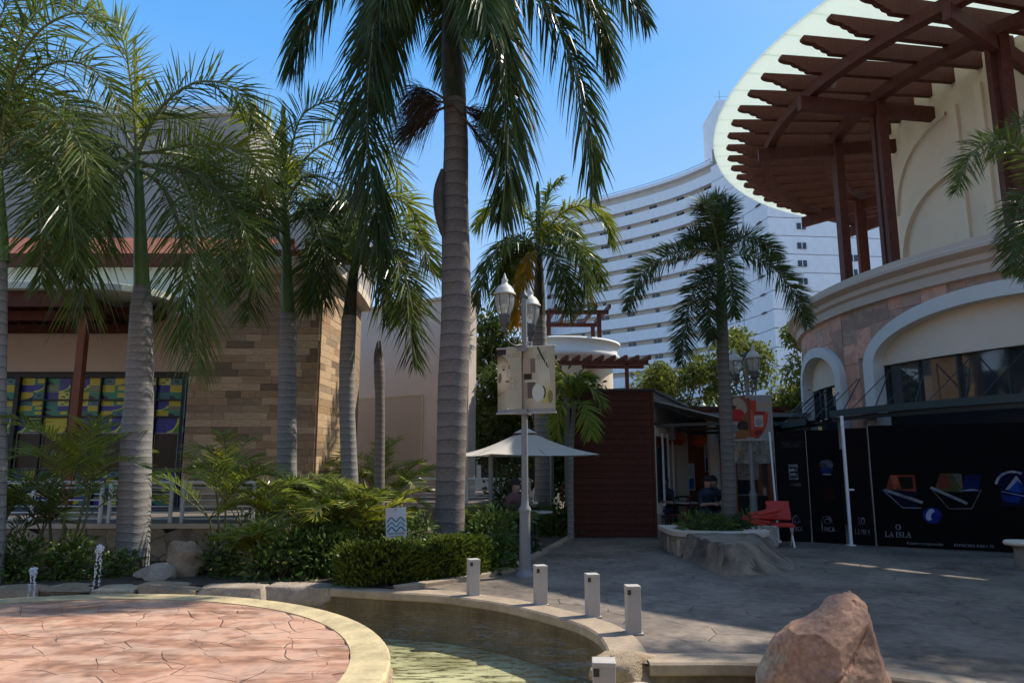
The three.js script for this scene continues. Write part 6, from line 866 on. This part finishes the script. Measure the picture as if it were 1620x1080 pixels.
// ---------------------------------------------------------------- street lamps
function lampPost(label, base, h, heads, group) {
  const t = thing('street_lamp', label, 'street lamp', base, 0, group);
  part(t, 'foot', lathe([[0.14, 0], [0.14, 0.03], [0.11, 0.07], [0.085, 0.12], [0.078, 0.9], [0.09, 0.93], [0.09, 0.96], [0.058, 1.02], [0.052, 1.1]], 12), M.greyPost); part(t, 'pole', rod(V(0, 1.08, 0), V(0, h - 0.22, 0), 0.05, 0.042, 16), M.greyPost); part(t, 'finial', lathe([[0.06, 0], [0.07, 0.03], [0.03, 0.08], [0, 0.14]], 12, 0, h - 0.22, 0), M.lampIron);
  heads.forEach(([x, z]) => {
    const g = new THREE.Group(); g.name = 'lantern'; g.position.set(x, h - 0.72, z); g.scale.setScalar(0.9); t.add(g);
    part(g, 'glass', lathe([[0.085, 0.16], [0.12, 0.22], [0.155, 0.34], [0.162, 0.44], [0.15, 0.5]], 20), M.lampGlass); part(g, 'cap', lathe([[0.185, 0.5], [0.185, 0.525], [0.165, 0.54], [0.15, 0.59], [0.11, 0.645], [0.06, 0.68], [0.045, 0.73], [0.06, 0.75], [0.03, 0.79], [0.012, 0.86], [0, 0.88]], 20), M.lampCap); part(g, 'bowl', lathe([[0.0, -0.14], [0.03, -0.13], [0.045, -0.08], [0.035, -0.04], [0.06, 0.0], [0.10, 0.04], [0.075, 0.09], [0.105, 0.13], [0.10, 0.17]], 16), M.lampIron);
    for (let k = 0; k < 6; k++) { const a = k / 6 * 6.283, c = Math.cos(a), s = Math.sin(a); part(g, 'rib', tube([V(c * 0.088, 0.16, s * 0.088), V(c * 0.124, 0.22, s * 0.124), V(c * 0.16, 0.34, s * 0.16), V(c * 0.167, 0.44, s * 0.167), V(c * 0.158, 0.51, s * 0.158)], 0.006, 8, 4), M.lampIron); }
    part(g, 'bulb', new THREE.SphereGeometry(0.05, 12, 10).translate(0, 0.32, 0).toNonIndexed(), M.white);
    const A = V(x, h - 0.86, z), B = V(0, h - 1.0, 0), m = A.clone().lerp(B, 0.5); part(t, 'arm', tube([A, V(A.x * .97, h - 0.92, A.z * .97), m.clone().setY(h - 1.0), V(m.x * .3, h - 0.97, m.z * .3), B], 0.018, 16, 6), M.lampIron); const sc = []; for (let k = 0; k <= 20; k++) { const a = k / 20 * 9, r = 0.055 * (1 - k / 24), c = m.clone().setY(h - 0.92), u = V(A.x, 0, A.z).normalize(); sc.push(c.addScaledVector(u, Math.cos(a) * r).add(V(0, Math.sin(a) * r, 0))); } part(t, 'scroll', tube(sc, 0.009, 40, 5), M.lampIron);
  }); return t;
}
const LG = 'twin headed street lamps';
lampPost('near street lamp with twin lanterns and pale banners', V(0.19, 0, -10.97), 4.36, [[-0.30, 0.42], [0.10, -0.36]], LG);
lampPost('street lamp with the red banner beside the foxtail palm', V(5.30, 0, -16.3), 4.22, [[-0.17, -0.25], [0.10, 0.22]], LG);
lampPost('distant street lamp beyond the kiosk canopy', V(8.1, 0, -30), 4.2, [[-0.24, 0.05], [0.24, -0.05]], LG);
// banners
{
  const grad = (x, g, stops) => { stops.forEach(([t, c]) => g.addColorStop(t, c)); return g; };
  const pale = (seed) => canvasTex(256, 460, (x, w, h) => {
    x.fillStyle = grad(x, x.createLinearGradient(0, 0, w, 0), [[0, '#8d8066'], [0.4, '#b3aa92'], [1, '#a89f87']]); x.fillRect(0, 0, w, h); const R = rng(seed); for (let i = 0; i < 500; i++) { x.fillStyle = `rgba(${150 + 60 * R() | 0},${140 + 60 * R() | 0},${110 + 60 * R() | 0},0.10)`; x.fillRect(R() * w, R() * h, 50 * R(), 30 * R()); }
    const el = (c, X, Y, a, b, r = 0) => { x.fillStyle = c; x.beginPath(); x.ellipse(X, Y, a, b, r, 0, 7); x.fill(); };
    if (seed === 1) {
      x.fillStyle = grad(x, x.createRadialGradient(70, 200, 10, 60, 200, 150), [[0, '#d8cdb2'], [0.6, '#bda988'], [1, '#6f5a42']]); x.beginPath(); x.moveTo(0, 40); x.quadraticCurveTo(120, 50, 135, 150); x.quadraticCurveTo(150, 200, 128, 260); x.quadraticCurveTo(100, 320, 0, 340); x.fill();
      x.fillStyle = '#2a2018'; x.beginPath(); x.moveTo(0, 0); x.lineTo(95, 0); x.lineTo(90, 48); x.quadraticCurveTo(40, 40, 0, 60); x.fill(); el('#7d5f45', 26, 210, 18, 36, 0.2); el('#241a14', 68, 150, 12, 8); el('#241a14', 124, 140, 8, 7); x.strokeStyle = '#40301f'; x.lineWidth = 4; x.beginPath(); x.arc(68, 152, 26, 3.7, 5.8); x.stroke(); x.beginPath(); x.arc(126, 140, 16, 3.9, 5.6); x.stroke(); x.strokeStyle = '#8a7358'; x.beginPath(); x.moveTo(104, 150); x.quadraticCurveTo(118, 195, 100, 204); x.stroke(); el('#7d5346', 104, 236, 22, 7, 0.1);
      x.fillStyle = '#776e52'; x.font = '38px sans-serif'; x.textAlign = 'center'; x.fillText('OCCOTT', 172, 66, 160); x.lineWidth = 3; x.strokeStyle = '#6f6a58'; x.fillStyle = '#c2bba4'; x.font = 'bold 110px serif'; x.fillText('35', 178, 290); x.strokeText('35', 178, 290); el('#f0eee6', 112, 426, 8, 7); x.fillStyle = '#d7d2c2'; x.fillRect(136, 422, 26, 6);
    } else {
      x.fillStyle = '#a8917d'; x.fillRect(0, 78, 60, 104); x.fillStyle = '#6f6557'; x.fillRect(60, 82, 40, 100); x.fillStyle = '#2b1d17'; x.fillRect(4, 186, 66, 40); x.fillStyle = '#c9c2b2'; x.fillRect(10, 236, 100, 8); x.fillStyle = '#8f8173'; x.fillRect(8, 246, 30, 120); x.fillStyle = '#5d4f48'; x.fillRect(32, 246, 66, 112);
      x.fillStyle = grad(x, x.createLinearGradient(100, 60, 220, 380), [[0, '#9a937b'], [0.5, '#c0bba6'], [1, '#b1a455']]); x.beginPath(); x.moveTo(110, 60); x.lineTo(190, 30); x.lineTo(240, 380); x.lineTo(150, 400); x.fill(); x.strokeStyle = '#332a22'; x.lineWidth = 14; x.beginPath(); x.moveTo(118, 0); x.lineTo(150, 60); x.lineTo(206, 150); x.stroke(); x.lineWidth = 4; x.strokeStyle = '#d0cab8'; for (let k = 0; k < 6; k++) { x.beginPath(); x.moveTo(110 + k * 18, 90 + 10 * R()); x.lineTo(130 + k * 16, 250 + 60 * R()); x.stroke(); } el('#c4c4b8', 120, 320, 50, 62); x.strokeStyle = '#3a322b'; x.lineWidth = 12; x.beginPath(); x.arc(110, 320, 66, -0.7, 0.6); x.stroke(); el('#7c7440', 216, 350, 20, 46);
    } x.fillStyle = '#8f8d88'; x.fillRect(0, h - 30, w, 30);
  });
  const red = (seed) => canvasTex(200, 320, (x, w, h) => { const R = rng(40 + seed), el = (c, X, Y, a, b, r = 0) => { x.fillStyle = c; x.beginPath(); x.ellipse(X, Y, a, b, r, 0, 7); x.fill(); }; x.fillStyle = seed ? '#8b8a84' : '#7a4420'; x.fillRect(0, 0, w, h);
    if (seed) { x.fillStyle = grad(x, x.createLinearGradient(0, 0, 160, 320), [[0, '#9a2a12'], [0.5, '#b5431a'], [1, '#8c2412']]); x.beginPath(); x.moveTo(0, 34); x.lineTo(60, 34); x.lineTo(60, 110); x.lineTo(160, 120); x.quadraticCurveTo(165, 240, 60, 310); x.lineTo(0, 310); x.fill(); x.fillStyle = '#a9812f'; x.font = 'bold 44px serif'; x.textAlign = 'center'; x.fillText('LECHE', 120, 84, 130); x.fillStyle = '#7d1410'; x.fillRect(40, 118, 90, 24); x.fillStyle = '#a79d94'; x.fillRect(36, 142, 78, 84); el('#75878a', 76, 192, 30, 26); el('#6b0f10', 66, 268, 36, 20, -0.3); for (let i = 0; i < 7; i++) { x.fillStyle = '#d08a78'; x.fillRect(4 + 6 * R(), 110 + i * 20, 18, 5); } x.fillStyle = '#5c5b60'; x.fillRect(156, 254, 22, 26); }
    else { el('#6b5526', 60, 40, 90, 60, 0.2); el('#9a8b76', 110, 70, 80, 50, 0.6); el('#3a1a12', 40, 84, 30, 12, -0.2); x.fillStyle = '#8a0f14'; x.fillRect(0, 118, 120, 66); el('#a11c1c', 80, 130, 70, 34); x.fillStyle = '#8d877e'; x.fillRect(0, 186, 86, 110); el('#5c6a60', 44, 240, 30, 36); el('#2a0f0a', 130, 220, 60, 40); el('#7d4a20', 120, 280, 70, 36); } for (let i = 0; i < 300; i++) { x.fillStyle = `rgba(${60 + 150 * R() | 0},${30 + 90 * R() | 0},${20 + 60 * R() | 0},0.18)`; x.fillRect(R() * w, R() * h, 16 * R(), 12 * R()); } });
  const banner = (lab, p, turn, wl, wr, h, L, Rr) => { const t = thing('lamp_banner', lab, 'banner', p, turn); [[-wl, wl, L], [0.0, wr, Rr]].forEach(([x, w, tx], i) => { const g = new THREE.PlaneGeometry(w - 0.02, h, 8, 10), q = g.attributes.position; for (let k = 0; k < q.count; k++) q.setZ(k, 0.02 * Math.sin(q.getX(k) * 6 + i) + 0.012 * Math.sin(q.getY(k) * 5)); g.computeVertexNormals(); g.translate(x + w / 2, h / 2, 0.09); part(t, 'print', g, std(null, 0.7, { map: tx })); }); for (const y of [0.0, h]) part(t, 'banner_rod', rod(V(-wl, y, 0.09), V(wr, y, 0.09), 0.016, 0.016, 8), M.lightGrey); part(t, 'clamp', box(0.16, 0.08, 0.2, 0, h - 0.02, 0.02), M.greyPost); part(t, 'clamp', box(0.16, 0.08, 0.2, 0, 0.02, 0.02), M.greyPost); return t; };
  const b1 = banner('pale beige banner pair with a face sketch and the number 35', [0.19, 2.36, -10.97], -0.33, 0.42, 0.52, 0.99, pale(1), pale(2)); 
  banner('red and orange food banner on the second street lamp', [5.30, 2.14, -16.3], -0.2, 0.42, 0.5, 0.98, red(0), red(1));
}
// ---------------------------------------------------------------- parasol
{
  const c = V(0.27, 0, -15), t = thing('cream_parasol', 'cream square parasol behind the street lamp', 'parasol', c, 0.35), E = 1.80, A = 2.3, w = 1.13;
  const pan = (k) => { const rot = (x, z) => { const a = k * Math.PI / 2; return [x * Math.cos(a) - z * Math.sin(a), x * Math.sin(a) + z * Math.cos(a)]; }; const rows = 10, qs = []; const P3 = (u, v) => { const s = lerp(0.16, 1, v), sag = 0.05 * Math.sin(v * Math.PI) * 1.0 + 0.03 * v * Math.sin((u * 0.5 + .5) * Math.PI), [x, z] = rot(u * s * w, -s * w); return V(x, lerp(A - 0.1, E, v) - sag, z); }; for (let i = 0; i < rows; i++) for (let j = 0; j < 8; j++) qs.push([P3(-1 + j / 4, i / rows), P3(-1 + (j + 1) / 4, i / rows), P3(-1 + (j + 1) / 4, (i + 1) / rows), P3(-1 + j / 4, (i + 1) / rows)]); const g = mergeVertices(quadGeo(qs).deleteAttribute('normal').deleteAttribute('uv')); g.computeVertexNormals(); return g; };
  for (let k = 0; k < 4; k++) part(t, 'canopy_panel', pan(k), M.fabric); const v = new THREE.ConeGeometry(0.27, 0.12, 4, 1, true); v.rotateY(Math.PI / 4); v.translate(0, A + 0.0, 0); part(t, 'vent', uvm(v), M.fabric); part(t, 'pole', rod(V(0, 0, 0), V(0, A + 0.1, 0), 0.028), M.greyPost); part(t, 'base', lathe([[0, 0.08], [0.1, 0.08], [0.32, 0.05], [0.34, 0], [0, 0]], 24), M.greyStone);
  for (let k = 0; k < 8; k++) { const a = k / 8 * 6.283 + Math.PI / 4, l = k % 2 ? w : w * 1.414; part(t, 'rib', rod(V(0, A - 0.16, 0), V(Math.cos(a) * l * 0.98, E - 0.03, Math.sin(a) * l * 0.98), 0.01), M.greyWood); }
  const gp = thing('grey_post', 'slim grey post under the left corner of the parasol', 'post', at3(776, 850, 14.3, 0.0)); part(gp, 'shaft', rod(V(0, 0, 0), V(0, 1.78, 0), 0.045), M.greyPost); part(gp, 'bracket', box(0.12, 0.1, 0.12, -0.04, 0.72, 0), M.darkMetal); part(gp, 'foot', box(0.2, 0.02, 0.2, 0, 0.01, 0), M.greyPost);
  const gp2 = thing('grey_post', 'thin grey post right of the palm behind the lamp', 'post', at3(874, 850, 19.2, 0.0)); part(gp2, 'shaft', rod(V(0, 0, 0), V(0, 2.0, 0), 0.05), M.greyPost); part(gp2, 'foot', box(0.2, 0.02, 0.2, 0, 0.01, 0), M.greyPost);
}
// ---------------------------------------------------------------- people at the cafe tables
function figure(bones, colors, lo, hi, res = 56) { // smooth body from tapered bones
  const size = Math.max(hi.x - lo.x, hi.y - lo.y, hi.z - lo.z), ctr = lo.clone().add(hi).multiplyScalar(0.5), mc = new MarchingCubes(res, M.white, false, false, 60000); mc.isolation = 0;
  const dist = (p, b) => { const [a, c, r0, r1] = b, ab = c.clone().sub(a), t = clamp(p.clone().sub(a).dot(ab) / (ab.lengthSq() || 1)); return p.distanceTo(a.clone().addScaledVector(ab, t)) - lerp(r0, r1, t); };
  const q = V(); for (let k = 0; k < res; k++) for (let j = 0; j < res; j++) for (let i = 0; i < res; i++) { q.set((i - res / 2) / (res / 2) * size / 2, (j - res / 2) / (res / 2) * size / 2, (k - res / 2) / (res / 2) * size / 2).add(ctr); let d = 9; for (const b of bones) { const e = dist(q, b), kk = b[5] ?? 0.03, h = clamp(0.5 + 0.5 * (d - e) / kk); d = lerp(d, e, h) - kk * h * (1 - h); } mc.field[i + j * res + k * res * res] = -d; }
  mc.update(); const n = mc.count, pos = new Float32Array(n * 3), col = new Float32Array(n * 3), nor = new Float32Array(n * 3);
  for (let i = 0; i < n; i++) { q.set(mc.positionArray[i * 3], mc.positionArray[i * 3 + 1], mc.positionArray[i * 3 + 2]).multiplyScalar(size / 2).add(ctr); pos.set([q.x, q.y, q.z], i * 3); nor.set([mc.normalArray[i * 3], mc.normalArray[i * 3 + 1], mc.normalArray[i * 3 + 2]], i * 3); let best = 9, c = 0; for (const b of bones) { const e = dist(q, b); if (e < best) { best = e; c = b[4]; } } col.set(colors[c], i * 3); }
  const g = new THREE.BufferGeometry(); g.setAttribute('position', new THREE.BufferAttribute(pos, 3)); g.setAttribute('normal', new THREE.BufferAttribute(nor, 3)); g.setAttribute('color', new THREE.BufferAttribute(col, 3)); return g;
}
M.skinCloth = std(null, 0.8, { vertexColors: true });
function sitter(label, pos, turn, top, legs, hairC, lean = 0.12) {
  const t = thing('person', label, 'person', pos, turn), SK = [0.36, 0.20, 0.13], sh = 0.45;
  const B = (a, b, r0, r1, c, k) => [V(...a), V(...b), r0, r1, c, k], bones = [];
  bones.push(B([0, sh + 0.1, 0], [0, sh + 0.5, lean], 0.13, 0.15, 1, 0.06), B([-0.15, sh + 0.50, lean], [0.15, sh + 0.50, lean], 0.075, 0.075, 1, 0.06), B([-0.09, sh + 0.06, 0], [0.09, sh + 0.06, 0], 0.12, 0.12, 2, 0.05), B([0, sh + 0.55, lean], [0, sh + 0.64, lean + 0.02], 0.055, 0.05, 0, 0.03), B([0, sh + 0.72, lean + 0.035], [0, sh + 0.79, lean + 0.02], 0.078, 0.092, 0, 0.03), B([0, sh + 0.725, lean + 0.11], [0, sh + 0.755, lean + 0.115], 0.014, 0.010, 0, 0.015));
  for (const s of [-1, 1]) {
    bones.push(B([s * 0.09, sh + 0.04, 0.02], [s * 0.11, sh + 0.05, 0.42], 0.088, 0.062, 2, 0.04), B([s * 0.11, sh + 0.04, 0.43], [s * 0.11, 0.08, 0.40], 0.06, 0.042, 2, 0.03), B([s * 0.11, 0.05, 0.38], [s * 0.12, 0.035, 0.54], 0.045, 0.035, 3, 0.03));
    bones.push(B([s * 0.19, sh + 0.50, lean], [s * 0.24, sh + 0.27, lean + 0.06], 0.055, 0.044, 1, 0.04), B([s * 0.24, sh + 0.26, lean + 0.07], [s * 0.12, sh + 0.29, lean + 0.29], 0.041, 0.030, 0, 0.02), B([s * 0.12, sh + 0.29, lean + 0.29], [s * 0.09, sh + 0.285, lean + 0.36], 0.032, 0.03, 0, 0.02), B([s * 0.145, sh + 0.30, lean + 0.31], [s * 0.10, sh + 0.32, lean + 0.355], 0.012, 0.009, 0, 0.008));
    for (let f = 0; f < 4; f++) { const x = s * (0.062 + f * 0.017), L = [0.045, 0.055, 0.052, 0.04][f]; bones.push(B([x, sh + 0.285, lean + 0.37], [x, sh + 0.275, lean + 0.37 + L], 0.0095, 0.0085, 0, 0.008), B([x, sh + 0.275, lean + 0.37 + L], [x - s * 0.005, sh + 0.255, lean + 0.385 + L], 0.0085, 0.007, 0, 0.006)); }
  }
  part(t, 'body', figure(bones, [SK, top, legs, [0.03, 0.03, 0.03]], V(-0.4, 0, -0.3), V(0.4, 1.36, 0.7), 84), M.skinCloth);
  const hb = [B([0, sh + 0.78, lean - 0.02], [0, sh + 0.82, lean + 0.03], 0.098, 0.094, 0, 0.03), B([0, sh + 0.70, lean - 0.05], [0, sh + 0.78, lean - 0.03], 0.075, 0.09, 0, 0.03)]; part(t, 'hair', figure(hb, [hairC], V(-0.16, sh + 0.55, lean - 0.2), V(0.16, sh + 0.95, lean + 0.2), 40), M.skinCloth);
  return t;
}
function cafeChair(label, pos, turn, mat = M.darkMetal) {
  const t = thing('cafe_chair', label, 'chair', pos, turn, 'metal chairs by the kiosk'); part(t, 'seat', box(0.4, 0.03, 0.4, 0, 0.44, 0, 0, 0.012), mat); for (const [x, z] of [[-.18, -.18], [.18, -.18], [-.18, .18], [.18, .18]]) part(t, 'leg', rod(V(x * 1.1, 0, z * 1.1), V(x, 0.44, z), 0.012), mat); for (const x of [-.18, .18]) part(t, 'back_post', rod(V(x, 0.44, -.18), V(x * 1.02, 0.86, -.26), 0.012), mat); for (const y of [0.6, 0.7, 0.8]) part(t, 'back_slat', bar(V(-.18, y, -.18 - (y - .44) * .19), V(.18, y, -.18 - (y - .44) * .19), 0.012, 0.05), mat); return t;
}
function cafeTable(label, pos) { const t = thing('cafe_table', label, 'table', pos, 0, 'cafe tables by the kiosk'); part(t, 'top', lathe([[0, 0.70], [0.32, 0.70], [0.33, 0.715], [0.32, 0.73], [0, 0.73]], 24), M.lightGrey); part(t, 'column', rod(V(0, 0.03, 0), V(0, 0.7, 0), 0.03), M.darkMetal); part(t, 'foot', lathe([[0.2, 0], [0.2, 0.02], [0.03, 0.05]], 20), M.darkMetal); }
{
  const y = 0; const G = (px, D) => { const p = pix(px, 800, D); p.y = y; return p; };
  sitter('seated person in dark clothes by the kiosk windows', G(1056, 17.9), -0.7, [0.02, 0.02, 0.025], [0.03, 0.03, 0.05], [0.012, 0.01, 0.01]); cafeChair('dark metal chair under the person by the kiosk windows', G(1056, 17.95), -0.7);
  sitter('seated person in a dark blue top behind the planter', G(1113, 17.0), 0.5, [0.015, 0.02, 0.045], [0.02, 0.02, 0.03], [0.015, 0.01, 0.008]); cafeChair('dark metal chair under the person in dark blue', G(1113, 17.05), 0.5);
  sitter('seated person in black right of the one in dark blue', G(1131, 17.4), -0.4, [0.015, 0.015, 0.018], [0.03, 0.03, 0.04], [0.012, 0.01, 0.01]); cafeChair('dark metal chair under the person in black', G(1131, 17.45), -0.4);
  sitter('seated person with bare arms under the parasol behind the shrubs', V(-0.05, 0, -14.1), 0.9, [0.12, 0.05, 0.05], [0.03, 0.03, 0.04], [0.02, 0.012, 0.01]); cafeChair('dark chair of the person under the parasol', V(-0.05, 0, -14.15), 0.9);
  cafeTable('round grey cafe table between the kiosk and the planter', G(1090, 17.5)); cafeTable('round grey cafe table by the kiosk windows', G(1070, 18.8)); cafeChair('empty metal chair left of the round table by the kiosk', G(1042, 17.3), 0.9); cafeChair('empty metal chair behind the round table by the planter', G(1086, 18.6), 0.2); cafeChair('red backed chair beside the person by the kiosk', G(1072, 17.5), -1.9, std([0.28, 0.02, 0.02], 0.6));
  cafeChair('metal chair at the right of the person in black', G(1146, 17.2), -1.2);
  cafeTable('round grey table under the parasol', V(0.45, 0, -14.1)); cafeChair('metal chair at the parasol table beside the lamp post', gnd(806, 888).setY(0), 2.2);
  // red seats and cloth stall between the foxtail palm and the hoardings
  const RED = std([0.5, 0.025, 0.015], 0.6), cl = thing('patterned_box', 'low box covered in pale patterned cloth under the red cushions', 'box', V(4.95, 0, -14.9));
  const ptn = std(null, 0.9, { map: ctex(128, (u, v) => { const [e, id] = cells(u, v, 9, 4), k = sstep(0.05, 0.12, e); return [0.40, 0.36, 0.29].map(c => c * (0.35 + 0.65 * k) * (0.7 + 0.5 * hash(id, 3, 4))); }, 2) }); part(cl, 'cloth', box(0.52, 0.42, 0.5, 0, 0.21, 0, 0, 0.02), ptn); part(cl, 'leg', box(0.05, 0.1, 0.05, 0.2, 0.02, 0.2), M.darkMetal);
  const c1 = thing('red_cushion', 'red cushions heaped on the pale patterned box', 'cushion', V(4.95, 0.42, -14.9)); for (let i = 0; i < 5; i++) { const g = new RoundedBoxGeometry(0.46, 0.07, 0.36, 3, 0.03); g.rotateZ((i - 2) * 0.12); g.rotateX(0.15 * (i % 2)); g.translate((i - 2) * 0.07, 0.05 + i * 0.05, 0); part(c1, 'pad', g.toNonIndexed(), RED); }
  const c2 = thing('red_lounge_chair', 'red slanted lounge chair beside the cloth stall', 'chair', V(5.38, 0, -14.95), -0.2); part(c2, 'seat', box(0.46, 0.06, 0.5, 0, 0.42, 0.05, 0, 0.02), RED); const bk = new RoundedBoxGeometry(0.46, 0.42, 0.06, 2, 0.025); bk.rotateX(-0.5); bk.translate(0, 0.68, -0.22); part(c2, 'backrest', bk.toNonIndexed(), RED); for (const s of [-1, 1]) { part(c2, 'leg', bar(V(s * .2, 0, 0.25), V(s * .2, 0.42, -0.15), 0.03, 0.03), M.white); part(c2, 'leg', bar(V(s * .2, 0, -0.2), V(s * .2, 0.42, 0.22), 0.03, 0.03), M.white); }
  const st = thing('cloth_stall', 'timber stall hung with pale patterned cloth beside the hoardings', 'stall', V(5.6, 0, -17.0)); for (const [x, z] of [[-0.5, 0], [0.35, 0], [-0.5, -0.8], [0.35, -0.8]]) part(st, 'post', bar(V(x, 0, z), V(x, 2.2, z), 0.12, 0.12), M.orangeWood); const dq = []; for (let i = 0; i < 14; i++) for (let j = 0; j < 8; j++) { const f = (u, v) => V(lerp(-0.7, 0.55, u), 2.35 - 0.25 * Math.sin(u * 3.14) * 0.6 - v * (0.55 + 0.25 * Math.abs(u - .5)), 0.12 + 0.05 * Math.sin(u * 22 + v * 4) - 0.05 * v); dq.push([f(i / 14, j / 8), f((i + 1) / 14, j / 8), f((i + 1) / 14, (j + 1) / 8), f(i / 14, (j + 1) / 8)]); } part(st, 'draped_cloth', quadGeo(dq), ptn); part(st, 'rail', bar(V(-0.7, 2.2, 0), V(0.5, 2.2, 0), 0.06, 0.06), M.orangeWood); part(st, 'counter', box(0.9, 0.9, 0.7, -0.08, 0.45, -0.45), M.blackFrame); part(st, 'framed_print', box(0.5, 0.5, 0.03, 0.0, 1.5, -0.5), ptn);
  // dark shop front behind the stall, beyond the hoardings
  const ds = thing('far_shop', 'dark glazed shop beyond the cloth stall', 'shop', V(6.9, 0, -22)); part(ds, 'wall', box(2.6, 2.7, 0.3, 0.6, 1.35, 0), M.blackFrame); part(ds, 'awning', box(2.8, 0.12, 1.2, 0.6, 2.75, 0.6), M.greenMetal); for (const x of [-0.3, 0.5, 1.3]) part(ds, 'window', box(0.7, 1.6, 0.05, x, 1.4, 0.16), M.glass);
}
renderer.render(scene, camera);
